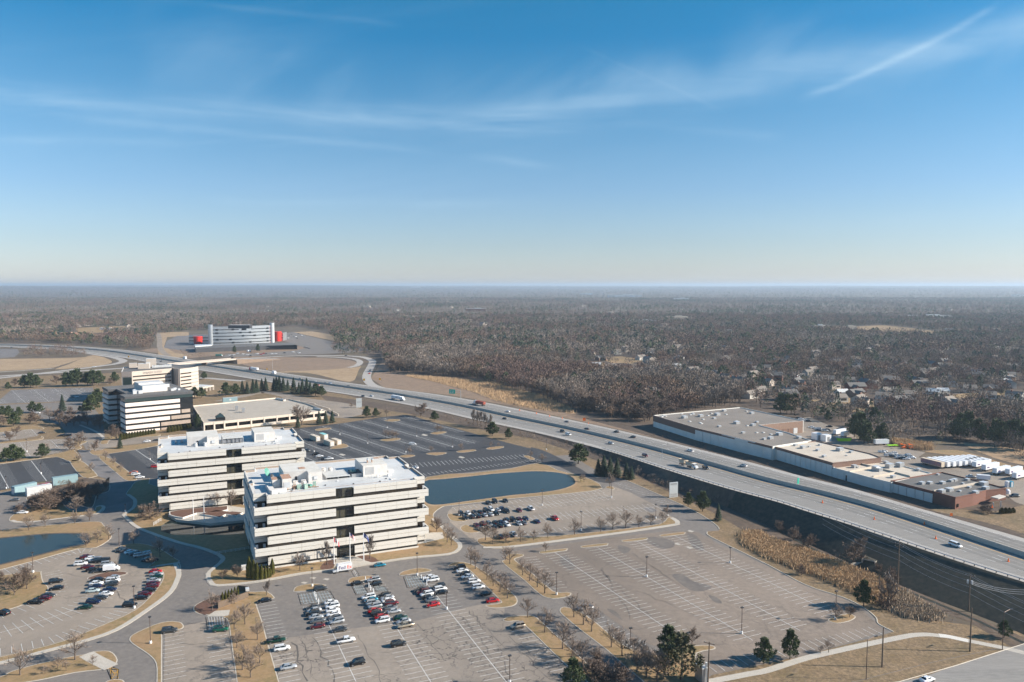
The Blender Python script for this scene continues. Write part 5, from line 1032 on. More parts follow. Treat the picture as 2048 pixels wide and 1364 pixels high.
for (x, y, s) in [(690, 775, 3.5), (715, 775, 2), (865, 795, 5), (890, 803, 4), (970, 775, 5), (1055, 768, 5), (945, 742, 3), (1000, 855, 3), (1205, 800, 3)]:
    c = Wb(x, y, HW - 3.2); mb = MB(); mb.box((*c, HW - 3.7), (s * .8, s * .6, s * .5), 'metal_grey', .5, 'metal_light'); mb.build('air_handler', wh)
for (x, y, s) in [(1232, 905, 3.6), (1295, 902, 3.4), (1395, 902, 3.6), (1465, 885, 3), (1492, 880, 3.5), (1360, 832, 2), (1560, 905, 2), (1595, 875, 3), (1390, 970, 4), (1450, 960, 4.5), (1535, 965, 2), (1610, 935, 2.5), (1725, 912, 5), (1740, 945, 4), (1660, 978, 3.6)]:
    c = Wb(x, y, HW - 2.8); mb = MB(); mb.box((*c, HW - 3.3), (s * .8, s * .6, s * .35), 'metal_grey', .5, 'metal_light'); mb.build('air_handler', wh)
for i in range(26):
    x = rt.uniform(-850, 250); y = 362 + (x + 916) * .28 * rt.random() * .9 - (x + 916) * .08
    if inside(Wb(x, y, HW), p1): c = Wb(x, y, HW); mb = MB(); mb.box((*c, HW - .5), (1.6, 1.6, .5), 'roof_white', .5); mb.build('skylight', wh)
for q in (((650, 812), (845, 772)), ((840, 850), (1020, 820)), ((715, 742), (1140, 850))):
    a_, b_ = Wb(*q[0], HW - 3.2), Wb(*q[1], HW - 3.2); d = Vector(b_) - Vector(a_); c = (Vector(a_) + Vector(b_)) / 2; mb = MB(); mb.box((c.x, c.y, HW - 3.7), (d.length, .6, .9), 'roof_tan', math.atan2(d.y, d.x)); mb.build('fire_wall', wh)
a_, b_ = Wb(1325, 970, HW - 2.8), Wb(1700, 900, HW - 2.8); d = Vector(b_) - Vector(a_); c = (Vector(a_) + Vector(b_)) / 2; mb = MB(); mb.box((c.x, c.y, HW - 3.3), (d.length, .8, 1.), 'roof_tan', math.atan2(d.y, d.x)); mb.build('fire_wall', wh)
# ------------------------------------------------------------------ vehicles
PAINTS = {'white': (.80, .81, .82), 'silver': (.46, .48, .50), 'grey': (.16, .17, .18), 'black': (.012, .013, .015), 'red': (.52, .012, .012), 'maroon': (.12, .008, .015), 'navy blue': (.01, .02, .07), 'blue': (.01, .10, .32), 'teal': (.01, .20, .30), 'dark green': (.006, .05, .03), 'green': (.01, .12, .07), 'tan': (.42, .36, .27), 'champagne': (.46, .38, .30), 'orange': (.7, .12, .02), 'dark grey': (.05, .055, .06), 'light blue': (.25, .35, .5), 'cream': (.62, .55, .42)}
for k_, c_ in PAINTS.items():
    mat('paint_' + k_, c_, .32, .15 if k_ in ('white', 'cream') else .4, coat=.6)
def loft(mb, secs, m):
    """secs: (x, zlo, zhi, halfwidth, top halfwidth)"""
    n0 = len(mb.v); k = mb.mi(m); R = 8
    for x, zl, zh, w, tw in secs:
        for y, z in ((-w * .9, zl), (-w, zl + .18), (-w, zl + (zh - zl) * .72), (-tw, zh), (tw, zh), (w, zl + (zh - zl) * .72), (w, zl + .18), (w * .9, zl)): mb.v.append((x, y, z))
    for i in range(len(secs) - 1):
        for j in range(R): a = n0 + i * R + j; b = n0 + i * R + (j + 1) % R; mb.f.append((a, a + R, b + R, b)); mb.m.append(k)
    mb.f.append(tuple(n0 + j for j in range(R))); mb.m.append(k); mb.f.append(tuple(n0 + (len(secs) - 1) * R + j for j in reversed(range(R)))); mb.m.append(k)
def frust(mb, x0, x1, w, z0, X0, X1, w2, z1, m, mtop=None):
    a = [(x0, -w, z0), (x1, -w, z0), (x1, w, z0), (x0, w, z0)]; b = [(X0, -w2, z1), (X1, -w2, z1), (X1, w2, z1), (X0, w2, z1)]
    for i in range(4): j = (i + 1) % 4; mb.face([a[i], a[j], b[j], b[i]], m)
    mb.face(b, mtop or m)
def wheel_mesh(r=.34, w=.24):
    mb = MB(); mb.tube([(0, -w / 2, 0), (0, w / 2, 0)], r, 'tyre', 14); mb.tube([(0, -w / 2 - .01, 0), (0, w / 2 + .01, 0)], r * .6, 'rim', 10); return mb.mesh('wheel')
WHEEL = wheel_mesh(); WHEEL_B = wheel_mesh(.5, .35); WHEEL_T = wheel_mesh(.38, .26)
SPEC = {  # length, width, belt, roof, sections
 'sedan': dict(L=4.75, W=.90, secs=[(-2.38, .35, .85, .78, .62), (-2.2, .25, 1.0, .88, .74), (-1.5, .2, 1.03, .9, .8), (0, .18, .98, .91, .82), (1.1, .2, .95, .9, .78), (2.0, .22, .82, .87, .68), (2.37, .3, .68, .74, .55)], g=(-1.75, 1.15, .80, .96, -1.05, .35, .62, 1.43), wx=(1.45, -1.42), wr=WHEEL),
 'suv': dict(L=4.8, W=.95, secs=[(-2.4, .4, 1.05, .86, .74), (-2.25, .3, 1.14, .93, .84), (-1.2, .25, 1.14, .95, .86), (.3, .25, 1.1, .95, .86), (1.2, .25, 1.08, .94, .82), (2.1, .28, .98, .92, .72), (2.4, .38, .8, .8, .6)], g=(-2.25, 1.25, .86, 1.08, -2.0, .5, .70, 1.72), wx=(1.5, -1.45), wr=WHEEL_T),
 'minivan': dict(L=5.0, W=.97, secs=[(-2.5, .35, 1.1, .9, .8), (-2.35, .25, 1.15, .96, .88), (0, .22, 1.12, .97, .88), (1.3, .24, 1.05, .95, .82), (2.2, .28, .9, .9, .7), (2.5, .35, .72, .78, .6)], g=(-2.42, 1.7, .88, 1.08, -2.25, .75, .74, 1.78), wx=(1.6, -1.5), wr=WHEEL),
 'pickup': dict(L=5.7, W=.98, secs=[(-2.85, .5, 1.05, .93, .9), (-2.8, .45, 1.12, .96, .92), (-.7, .4, 1.12, .98, .92), (.9, .4, 1.15, .97, .88), (1.5, .4, 1.15, .96, .82), (2.5, .45, 1.08, .94, .78), (2.85, .5, .9, .85, .7)], g=(-.75, 1.45, .88, 1.12, -.55, .8, .72, 1.82), wx=(1.8, -1.75), wr=WHEEL_T)}
CARM = {}
def car_meshes(kind, paint):
    key = (kind, paint)
    if key in CARM: return CARM[key]
    S = SPEC[kind]; pm = 'paint_' + paint; mb = MB(); loft(mb, S['secs'], pm)
    x0, x1, w, z0, X0, X1, w2, z1 = S['g']
    frust(mb, X0 - .05, X1 + .05, w2 + .03, z1 - .05, X0 + .05, X1 - .06, w2 - .06, z1 + .03, pm)
    for x, X in ((x0 + .02, X0), ((x0 + x1) / 2, (X0 + X1) / 2), (x1, X1)):
        for s in (-1, 1): mb.tube([(x, s * w, z0), (X, s * (w2 + .01), z1)], .05, pm, 4)
    if kind == 'pickup':
        mb.box((-1.78, 0, 1.0), (1.95, 1.6, .135), 'metal_dark')
    if kind == 'suv':
        for s in (-1, 1): mb.box(((X0 + X1) / 2, s * (w2 - .1), z1 + .03), (X1 - X0 - .3, .05, .07), 'metal_dark')
    body = mb.mesh('body', True); mb = MB(); frust(mb, x0, x1, w, z0, X0, X1, w2, z1 - .04, 'car_glass'); gl = mb.mesh('windows')
    L = S['secs'][-1][0]; mb = MB(); mb.box((L - .06, 0, S['secs'][-1][2] - .22), (.16, .34, .16), 'headlight'); hl = mb.mesh('headlight'); mb = MB(); mb.box((S['secs'][0][0] + .05, 0, S['secs'][0][2] - .25), (.12, .26, .18), 'taillight'); tl = mb.mesh('taillight')
    CARM[key] = (body, gl, hl, tl); return CARM[key]
def car(kind, paint, x, y, z, rz, label, group, detail=True, cat=None):
    nm = {'sedan': 'parked_car', 'suv': 'parked_car', 'minivan': 'minivan', 'pickup': 'pickup_truck'}[kind]
    if 'highway' in group or 'ramp' in group: nm = nm.replace('parked_', '')
    b, g, h, t = car_meshes(kind, paint); r = empty(nm, (x, y, z), rz, label, cat or {'sedan': 'car', 'suv': 'car', 'minivan': 'van', 'pickup': 'pickup truck'}[kind], group); S = SPEC[kind]
    link('body', b, r); link('windows', g, r)
    if detail:
        for wx in S['wx']:
            for s in (-1, 1): link('wheel', S['wr'], r, (wx, s * (S['W'] - .1), .36))
        for s in (-1, 1): link('headlight', h, r, (0, s * .58, 0)); link('taillight', t, r, (0, s * .62, 0))
    else:
        for wx in S['wx']: link('wheel', S['wr'], r, (wx, S['W'] - .1, .36)); link('wheel', S['wr'], r, (wx, -S['W'] + .1, .36))
    return r
KD = {'s': 'sedan', 'v': 'suv', 'p': 'pickup', 'm': 'minivan'}; KN = {'s': 'sedan', 'v': 'suv', 'p': 'pickup truck', 'm': 'minivan'}
CD = {'w': 'white', 'i': 'silver', 'g': 'grey', 'b': 'black', 'r': 'red', 'm': 'maroon', 'n': 'navy blue', 'l': 'blue', 't': 'teal', 'd': 'dark grey', 'G': 'dark green', 'e': 'green', 'c': 'champagne', 'o': 'orange', 'T': 'tan'}
ORD = ['first', 'second', 'third', 'fourth', 'fifth', 'sixth', 'seventh', 'eighth', 'ninth', 'tenth', 'eleventh', 'twelfth', 'thirteenth', 'fourteenth', 'fifteenth', 'sixteenth', 'seventeenth', 'eighteenth', 'nineteenth', 'twentieth', 'twenty-first', 'twenty-second', 'twenty-third', 'twenty-fourth']
def cars(tile, lst, ang, where, group, z=.1, detail=True, jit=2.5, flip=None, frm=''):
    """lst of (code, x, y[, angle]); label = colour, kind, where it stands, its place in the row"""
    for i, c in enumerate(lst):
        x, y = W(tile, c[1], c[2], .8); a = c[3] if len(c) > 3 else ang; a = math.radians(a + random.uniform(-jit, jit)); 
        if (flip if flip is not None else random.random() < .5): a += PI
        col, kd = CD[c[0][1]], c[0][0]; w_ = where if len(lst) == 1 else f'{ORD[i]} {frm}{where}' if False else f'{ORD[i]} from {frm} {where}' if frm else where
        car(KD[kd], col, x, y, z, a, f'{col} {KN[kd]}, {w_}', group, detail)
GL = 24
gA = 'cars parked in the lot before the office'
cars('A2', [('sd', 460, 762), ('si', 465, 785), ('vb', 455, 812), ('si', 480, 838), ('sg', 495, 868), ('sm', 492, 912)], GL, 'in the office lot west row', gA, frm='the blue hatching')
cars('A2', [('sw', 600, 722), ('vw', 610, 752), ('sw', 613, 785), ('sw', 618, 815), ('sg', 638, 842), ('vi', 645, 875)], GL, 'backed onto the west row', gA, frm='the blue hatching')
cars('A2', [('sd', 667, 940)], GL, 'alone past the end of the west row', gA); cars('A2', [('vd', 515, 612)], GL, 'beside the kerbed island facing the arborvitae', gA)
cars('A2', [('pw', 718, 1028)], GL, 'alone on cracked asphalt with an empty bed', gA); cars('A2', [('vb', 808, 1205)], GL, 'alone nearest the bottom of the cracked lot', gA)
cars('A2', [('sb', 68, 708)], GL, 'at the grass tip heading the empty edge row', gA); cars('A2', [('pG', 160, 1028)], GL, 'against the western verge kerb', gA, flip=False); cars('A2', [('vw', 207, 1090)], GL, 'beside the dark pickup at the western verge', gA, flip=False); cars('A2', [('si', 258, 1238)], GL, 'last car along the western verge', gA, flip=False)
cars('A2', [('vw', 898, 680), ('st', 920, 702), ('vi', 935, 727), ('vi', 950, 752), ('sr', 950, 788), ('vb', 978, 812), ('sr', 1003, 838), ('vw', 1010, 868)], GL, 'in the office lot middle row', gA, frm='the door side')
cars('A2', [('sb', 1030, 662), ('si', 1050, 685), ('sw', 1058, 707), ('vm', 1085, 730), ('sg', 1075, 764), ('si', 1103, 793), ('sG', 1155, 843), ('si', 1180, 872), ('pT', 1195, 907)], GL, 'backed onto the middle row', gA, frm='the door side')
cars('A2', [('vb', 1140, 1055)], GL, 'alone on a cracked bay beyond the middle row', gA); cars('A2', [('sb', 812, 568)], GL, 'at the middle kerbed island by the white posts', gA); cars('A2', [('vi', 940, 543), ('vb', 955, 576)], GL, 'in the accessible bays by the middle island', gA)
cars('A2', [('sw', 1385, 522), ('vw', 1412, 542)], GL, 'in the accessible bays by the lamp island', gA, frm='the lamp')
cars('A2', [('sd', 1315, 620), ('vm', 1338, 640), ('vw', 1365, 657), ('sb', 1382, 680), ('sg', 1405, 702), ('sr', 1415, 740)], GL, 'in the office lot east row', gA, frm='the blue hatching')
cars('A2', [('vb', 1465, 597), ('vw', 1474, 617), ('sb', 1480, 643)], GL, 'backed onto the east row', gA, frm='the blue hatching')
cars('A2', [('vb', 1628, 445), ('sw', 1650, 470), ('sb', 1670, 492), ('sw', 1692, 516), ('vw', 1745, 555), ('vw', 1778, 601), ('sb', 1843, 653), ('sr', 1893, 708)], 20, 'along the tree verge east of the lot', gA, frm='the grass tip')
cars('A2', [('st', 990, 423)], 22, 'parked at the kerb beyond the entrance plaza', gA, z=.06)
cars('A3', [('vc', 45, 912)], 18, 'alone at the tip of the tree verge', gA); cars('A3', [('pi', 585, 768)], 15, 'half hidden by bare trees at the east lot', 'cars parked in the east lot')
gC = 'cars parked by the pond'; VL = GL + 90
cars('E6', [('sd', 1440, 328), ('vb', 1535, 308), ('sb', 1690, 297)], VL, 'against the pond bank', gC, frm='the lamp post')
cars('E6', [('vb', 1040, 490), ('sw', 1145, 478), ('sd', 1235, 465), ('sb', 1310, 460), ('vb', 1405, 445), ('vw', 1480, 425), ('si', 1575, 430), ('sn', 1640, 412), ('vb', 1710, 452), ('sm', 1890, 437)], VL, 'in the pond row facing the water', gC, frm='the small island')
cars('B3', [('pw', 150, 1106)], VL, 'last vehicle of the pond lot row facing water', gC)
cars('E6', [('sb', 1100, 547), ('vd', 1205, 530), ('vb', 1290, 522), ('si', 1385, 507), ('si', 1470, 497), ('sb', 1555, 482)], VL, 'nearside in the first pond row', gC, frm='the small island')
cars('E6', [('sm', 1265, 657), ('vm', 1360, 632), ('vg', 1450, 640), ('sb', 1540, 612), ('sn', 1620, 606), ('vb', 1700, 582), ('vb', 1800, 577), ('sm', 1890, 567), ('sn', 1985, 557)], VL, 'farside in the second pond row', gC, frm='the round island')
cars('E6', [('sb', 1325, 707), ('vd', 1430, 692), ('sb', 1530, 682), ('vb', 1610, 662), ('vw', 1710, 647), ('si', 1885, 630), ('sg', 1960, 620)], VL, 'nearside in the second pond row', gC, frm='the round island')
cars('B3', [('sn', 198, 1207)], VL, 'alone beside an empty bay in the second pond row', gC); cars('B3', [('pr', 342, 1184)], VL + 180, 'standing apart at the end of the pond lot cars', gC, flip=False)
cars('E6', [('vb', 1610, 827), ('sd', 1700, 802), ('pi', 1805, 792)], VL, 'along the verge below the pond lot', gC, frm='the mulch ring')
gE = 'cars parked in the round lot'
cars('A1', [('sd', 965, 298, 50), ('sd', 1000, 306, 45), ('sw', 1042, 320, 40), ('sd', 1085, 330, 38), ('vi', 1118, 347, 36), ('vi', 1160, 338, 36), ('sd', 1180, 378, 30), ('vb', 1215, 384, 30)], 30, 'in the shaded row of the round lot', gE, frm='the lamp')
cars('A1', [('vw', 645, 415, 20), ('sm', 690, 358, 25), ('sw', 730, 370, 25), ('vi', 765, 384, 22), ('vb', 800, 390, 22), ('sm', 700, 440, 20), ('sb', 740, 461, 20), ('sd', 785, 470, 20), ('vb', 830, 392, 20), ('vi', 858, 416, 20)], 22, 'in the cluster above the small tree island', gE, frm='the pond')
cars('A1', [('sb', 775, 543), ('sw', 770, 570), ('sn', 758, 596), ('sl', 740, 629), ('sd', 805, 684, 10), ('vn', 748, 719, 5), ('sG', 680, 761, 5)], 16, 'on the inner double row', gE, frm='the small tree island')
cars('A1', [('si', 905, 524), ('vw', 905, 549), ('vd', 890, 579), ('sn', 878, 619), ('sw', 848, 655)], 14, 'on the outer double row', gE, frm='the small tree island')
cars('A1', [('sr', 1245, 474), ('si', 1250, 497), ('sG', 1250, 518), ('si', 1230, 546), ('sm', 1225, 572), ('sm', 1215, 595), ('sb', 1195, 626), ('sm', 1160, 655), ('sb', 1130, 686)], 14, 'along the outer verge of the round lot', gE, frm='the shade edge')
cars('A1', [('vb', 1040, 743)], 8, 'standing by the lamp in the round lot', gE)
cars('A1', [('vb', 445, 556, 32), ('sb', 450, 609, 20)], 25, 'beside the round island with bare trees', gE, frm='the pond'); cars('A1', [('sd', 385, 666, 5), ('sm', 350, 691, 0), ('pb', 285, 720, 5)], 5, 'hugging the lower kerb of the round island', gE, frm='the trees')
cars('A1', [('vb', 30, 806, -20)], -20, 'alone at the picture edge by the round island', gE)
cars('A1', [('vd', 1355, 948, 22)], 22, 'beside the hooked verge of the south lot', 'cars parked in the south lot'); cars('A1', [('ve', 1765, 938, 12)], 12, 'beside the hatched bay of the south lot', 'cars parked in the south lot')
gD = 'cars in the dark sealed lot'
cars('B2', [('sd', 405, 640)], -20, 'half hidden behind the farther office', gD, z=.1); cars('B2', [('vb', 480, 670)], 10, 'beside a white car behind the farther office', gD); cars('B2', [('sw', 508, 686)], 15, 'next to the black car behind the farther office', gD); cars('B2', [('sd', 548, 706)], 10, 'next to the white pickup behind the offices', gD); cars('B2', [('pw', 582, 709)], 15, 'behind the office with the green dish', gD, flip=False)
cars('B2', [('mw', 1253, 591)], 5, 'alone in the middle of the dark lot', gD); cars('B2', [('sw', 1275, 777)], -50, 'alone near the pond end of the dark lot', gD)
cars('B1', [('vr', 1240, 771)], 20, 'emerging from behind the farther office', gD); cars('B1', [('so', 1068, 816), ('vw', 1085, 831), ('sw', 1120, 855)], 25, 'at the corner of the west lot', gD, frm='the verge')
gW = 'cars on the western drives'
cars('B1', [('sw', 1175, 568)], 25, 'on the drive before the striped office hedge', gW); cars('B1', [('sd', 1250, 560)], 25, 'on the drive next to the white hedge car', gW); cars('B1', [('sg', 118, 1036)], 10, 'beside the long teal sheds', gW); cars('B1', [('sw', 180, 1137)], 10, 'under bare trees by the median', gW)
cars('B1', [('sb', 490, 522), ('sd', 515, 516), ('vb', 545, 522), ('sg', 547, 542)], 20, 'in the shade west of the striped office', gW, frm='the lot'); cars('B1', [('sd', 333, 500)], 20, 'alone at the shaded kerb tip', gW); cars('B1', [('sg', 575, 216), ('sw', 605, 213)], 20, 'in the far northwest lot', gW, frm='the lot end'); cars('B1', [('sw', 298, 341)], 10, 'between pines on the western drive', gW)
# yard cars
gY = 'cars in the warehouse yard'
yc = [('vw', 910, 655), ('sw', 925, 648), ('vw', 960, 682), ('vw', 1003, 665), ('sw', 1030, 680), ('vw', 970, 670), ('vd', 1000, 690), ('vw', 1060, 690), ('vb', 1080, 688), ('vb', 1075, 705), ('sw', 1105, 708), ('vw', 1115, 680), ('vw', 1138, 690), ('si', 1040, 700), ('sw', 1150, 700)]
cars('B4', yc, -5, 'of the cluster behind the warehouse', gY, detail=False, frm='the lifts')
cars('B4', [('sw', 345, 455), ('sw', 370, 462), ('vw', 400, 468), ('sg', 395, 478), ('vw', 455, 482), ('sd', 470, 475), ('sd', 240, 382), ('sw', 265, 390), ('sw', 300, 400), ('vd', 325, 408), ('sb', 575, 468), ('sd', 590, 462), ('sb', 490, 450)], -10, 'along the tree line behind the court', gY, detail=False, frm='the dock')
cars('B4', [('pi', 1625, 853, -12)], -12, 'towing a covered trailer in the yard', gY); cars('B4', [('vd', 1970, 1005)], 5, 'in the brick end parking court', gY); cars('B4', [('sw', 570, 535)], 0, 'beside the lime green skip', gY, detail=False)
cars('C2', [('sw', 560, 565), ('sw', 600, 560), ('sb', 575, 572), ('vw', 640, 545), ('sw', 700, 552), ('vw', 740, 558), ('sd', 770, 570), ('sw', 840, 548), ('sr', 880, 555), ('sr', 905, 545), ('sg', 930, 550), ('sw', 990, 548), ('sw', 1030, 548), ('sd', 1120, 540), ('sw', 1210, 530), ('vw', 1270, 540)], 20, 'on the drive below the curved silver office', 'cars by the curved silver office', detail=False, frm='the bridge')
cars('C2', [('sd', 1330, 482), ('sb', 1350, 490), ('sd', 1375, 495), ('sg', 1220, 370), ('sw', 1235, 375), ('sw', 1160, 388), ('sw', 1300, 360), ('sd', 1190, 352), ('sw', 1130, 390), ('sd', 1265, 345), ('sg', 1320, 368), ('sw', 1115, 375), ('sd', 1250, 392), ('sg', 1170, 358)], 40, 'in the lot past the red tower', 'cars by the curved silver office', detail=False, frm='the spruces')
# highway traffic
gH = 'traffic on the highway'
def hcar(tile, code, x, y, label, back=False, lane=None):
    p = T(tile, x, y); X, Y, Z, a = hpos(*p, .8); near_side = None
    i = min(range(1, len(BAR) - 1), key=lambda j: (BAR[j][0] - X) ** 2 + (BAR[j][1] - Y) ** 2); e = Vector((BAR[i + 1][0] - BAR[i][0], BAR[i + 1][1] - BAR[i][1])).normalized(); side = e.x * (Y - BAR[i][1]) - e.y * (X - BAR[i][0])
    return X, Y, Z + .05, (a + PI if side > 0 else a)
for tile, code, x, y, lab in [('B3', 'sg', 440, 411, 'past the orange warning sign'), ('B3', 'sb', 597, 468, 'just beyond the orange warning sign lane'), ('B3', 'vb', 835, 493, 'leading the far lanes toward the warehouse'), ('B3', 'vb', 968, 535, 'first of the dark pair nearest the warehouse corner'), ('B3', 'vb', 405, 487, 'beside the white van on the near lanes'), ('B3', 'mw', 450, 511, 'alongside a black car on the near lanes'),
        ('B3', 'si', 790, 581, 'on darker pavement before the guard rail start'), ('B3', 'vm', 1065, 682, 'just past the guard rail start'), ('B3', 'pw', 1425, 644, 'opposite the tall light pole'), ('B3', 'vi', 1852, 764, 'on the far lanes beyond the tipper trucks'), ('B3', 'vb', 1550, 779, 'directly ahead of the tipper truck'), ('B2', 'sw', 2015, 329, 'following the red container truck'), ('B2', 'sb', 1990, 386, 'alone on the near lanes after the articulated truck'),
        ('B2', 'sd', 858, 206, 'beside a white car behind the articulated truck'), ('B2', 'sw', 925, 205, 'between a dark car and the articulated truck'), ('B2', 'sb', 1165, 202, 'across the median from the white articulated truck'), ('B2', 'vw', 968, 163, 'on the far lanes where the ramp joins'), ('B2', 'vb', 735, 129, 'in the dark pair before the ramp merge'), ('B2', 'sg', 845, 147, 'trailing the black car near the merge'), ('B2', 'vb', 862, 152, 'leading a grey car near the merge'),
        ('B2', 'vb', 555, 104, 'ahead of the blue van above the spruces'), ('B2', 'sd', 350, 68, 'above the first spruces of the row'), ('B2', 'sw', 470, 88, 'above the second clump of spruces'), ('B2', 'sr', 497, 119, 'partly behind the spruce tops'), ('A4', 'mw', 1500, 263, 'alone opposite the wooden utility poles'), ('C1', 'sb', 350, 675, 'far away on the first curve'), ('C1', 'sd', 120, 690, 'farthest of the cars on the curve'), ('C1', 'sd', 1650, 830, 'just above the hotel roof stacks')]:
    X, Y, Z, a = hcar(tile, code, x, y, ''); col = CD[code[1]]; car(KD[code[0]], col, X, Y, Z, a, f'{col} {KN[code[0]]} driving {lab}', gH, Y < 900)
cars('A4', [('sw', 1274, 1338)], 25, 'driving on the boulevard at the bottom', 'traffic on the boulevard', z=.06, flip=False)
X, Y, Z, a = hcar('B2', '', 590, 107, ''); car('minivan', 'light blue', X, Y, Z, a, 'light blue van driving behind the spruce row', gH, True)
for tile, code, x, y, lab, ang in [('C2', 'sb', 1750, 567, 'at the top of the loop ramp', 180), ('C2', 'sr', 1990, 751, 'coming down the loop ramp', -95), ('C2', 'sd', 2000, 720, 'behind the red car on the loop ramp', -95), ('C1', 'sb', 1775, 848, 'at the hotel end of the overpass', 20), ('C2', 'sb', 590, 590, 'at the loop end of the overpass', 20), ('C1', 'sw', 965, 888, 'on the far western ramp', 15)]:
    x, y = W(tile, x, y, 6.5 if 'overpass' in lab else .8); car('sedan', CD[code[1]], x, y, 6. if 'overpass' in lab else .18, math.radians(ang), f'{CD[code[1]]} sedan {lab}', 'cars on the ramps', False)
def trk_wheels(r, xs, w=1.1, rad=.5):
    for x in xs:
        for s in (-1, 1): link('wheel', WHEEL_B, r, (x, s * w, rad))
def semi(x, y, z, a, label, trailer='trailer_white', cab='paint_white', L=15., mark=None, low=False, group=gH):
    r = empty('articulated_truck', (x, y, z), a, label, 'truck', group)
    mb = MB(); mb.box((L / 2 - 2.8 - L / 2 - 2.0, 0, 1.2 if not low else 1.4), (L, 2.6, 2.75 if not low else 2.4), trailer); t = mb.build('trailer', r); mb = MB(); mb.box((-4.8, 0, .95), (L * .95, 1.2, .25), 'metal_dark'); mb.build('chassis', r)
    x0 = -4.8 + L / 2
    mb = MB(); mb.prism([(x0 + .4, -1.2), (x0 + 2.9, -1.2), (x0 + 2.9, 1.2), (x0 + .4, 1.2)], .9, 3.0, cab); frust(mb, x0 + .4, x0 + 2.9, 1.2, 3.0, x0 + .5, x0 + 2.2, 1., 3.8, cab); loft(mb, [(x0 + 2.9, .6, 2.1, 1.15, 1.), (x0 + 4.2, .6, 1.9, 1.05, .9), (x0 + 4.7, .65, 1.4, .9, .75)], cab); c = mb.build('cab', r)
    mb = MB(); frust(mb, x0 + 2.9, x0 + 2.96, 1.05, 2.1, x0 + 2.6, x0 + 2.7, 1., 3., 'car_glass'); mb.box((x0 + 2.2, 0, 2.1), (.9, 2.44, .75), 'car_glass'); mb.build('windshield', c)
    trk_wheels(r, [x0 + 3.8, x0 + 1.2, x0 - .2, -4.8 - L / 2 + 1.2, -4.8 - L / 2 + 2.5])
    if mark:
        for s in (-1, 1): mb = MB(); mb.box((-3.5, s * 1.31, 2.2), (2.6, .03, .8), mark); mb.build('logo', t)
    return r
X, Y, Z, a = hcar('B2', '', 1150, 235, ''); semi(X, Y, Z, a, 'white articulated truck on the near lanes with a small dark emblem', mark='metal_grey')
X, Y, Z, a = hcar('B2', '', 1770, 270, ''); semi(X, Y, Z, a, 'white cab pulling a rust red container on the far lanes', trailer='rust_red' if 'rust_red' in MATS else mat('rust_red', (.30, .06, .035), .6) and 'rust_red', L=12, low=True)
X, Y, Z, a = hcar('C2', '', 795, 712, ''); semi(X, Y, Z, a, 'red cab pulling white twin trailers by the overpass', cab='paint_red', L=17)
def box_truck(x, y, z, a, label, group, name='box_truck', w=2.4, h=2.6, L=6.2, bodym='trailer_white'):
    r = empty(name, (x, y, z), a, label, 'truck', group); mb = MB(); mb.box((-.9, 0, .8), (L - 1.8, w, h), bodym); mb.build('cargo_box', r)
    mb = MB(); loft(mb, [(L / 2 - 1.9, .4, 2.2, w / 2 - .08, w / 2 - .2), (L / 2 - .9, .4, 1.9, w / 2 - .1, w / 2 - .3), (L / 2, .4, 1.0, w / 2 - .2, w / 2 - .4)], 'paint_white'); c = mb.build('cab', r)
    mb = MB(); frust(mb, L / 2 - 1.5, L / 2 - .75, w / 2 - .15, 1.3, L / 2 - 1.7, L / 2 - 1.15, w / 2 - .3, 2.1, 'car_glass'); mb.build('windshield', c); trk_wheels(r, [L / 2 - 1, -L / 2 + 1.4], w / 2 - .15, .45); return r
for t, x, y, lab in [('C2', 1010, 752, 'white box truck passing below the tall light mast'), ('C2', 100, 600, 'white box truck on the far lanes left of the overpass')]:
    X, Y, Z, a = hcar(t, '', x, y, ''); box_truck(X, Y, Z, a, lab, gH, h=3.2, L=8.5)
# tipper with a second tipper trailer
X, Y, Z, a = hcar('B3', '', 1420, 765, '')
r = empty('tipper_truck', (X, Y, Z), a, 'tan double tipper truck with a white cab on the near lanes', 'truck', gH)
for cx, L_ in ((-6.2, 5.4), (.6, 6.2)):
    mb = MB(); 
    a_ = [(cx - L_ / 2 + .4, -1.1, 1.3), (cx + L_ / 2 - .4, -1.1, 1.3), (cx + L_ / 2 - .4, 1.1, 1.3), (cx - L_ / 2 + .4, 1.1, 1.3)]; b_ = [(cx - L_ / 2, -1.3, 3.2), (cx + L_ / 2, -1.3, 3.2), (cx + L_ / 2, 1.3, 3.2), (cx - L_ / 2, 1.3, 3.2)]
    for i in range(4): j = (i + 1) % 4; mb.face([a_[i], a_[j], b_[j], b_[i]], 'container_tan')
    mb.face([(p[0], p[1], 2.8) for p in b_], 'scrub_soil'); mb.box((cx, 0, .9), (L_, .9, .3), 'metal_dark'); mb.build('tipping_body', r)
mb = MB(); mb.box((4.6, 0, .9), (1.7, 2.3, 2.0), 'paint_white'); loft(mb, [(5.4, .7, 2.1, 1.1, .95), (7., .7, 1.7, .95, .8)], 'paint_white'); c = mb.build('cab', r); mb = MB(); mb.box((4.9, 0, 2.0), (1.2, 2.34, .7), 'car_glass'); mb.build('windshield', c)
trk_wheels(r, [6.2, 2.4, 1.1, -.2, -4.6, -5.9, -7.6])
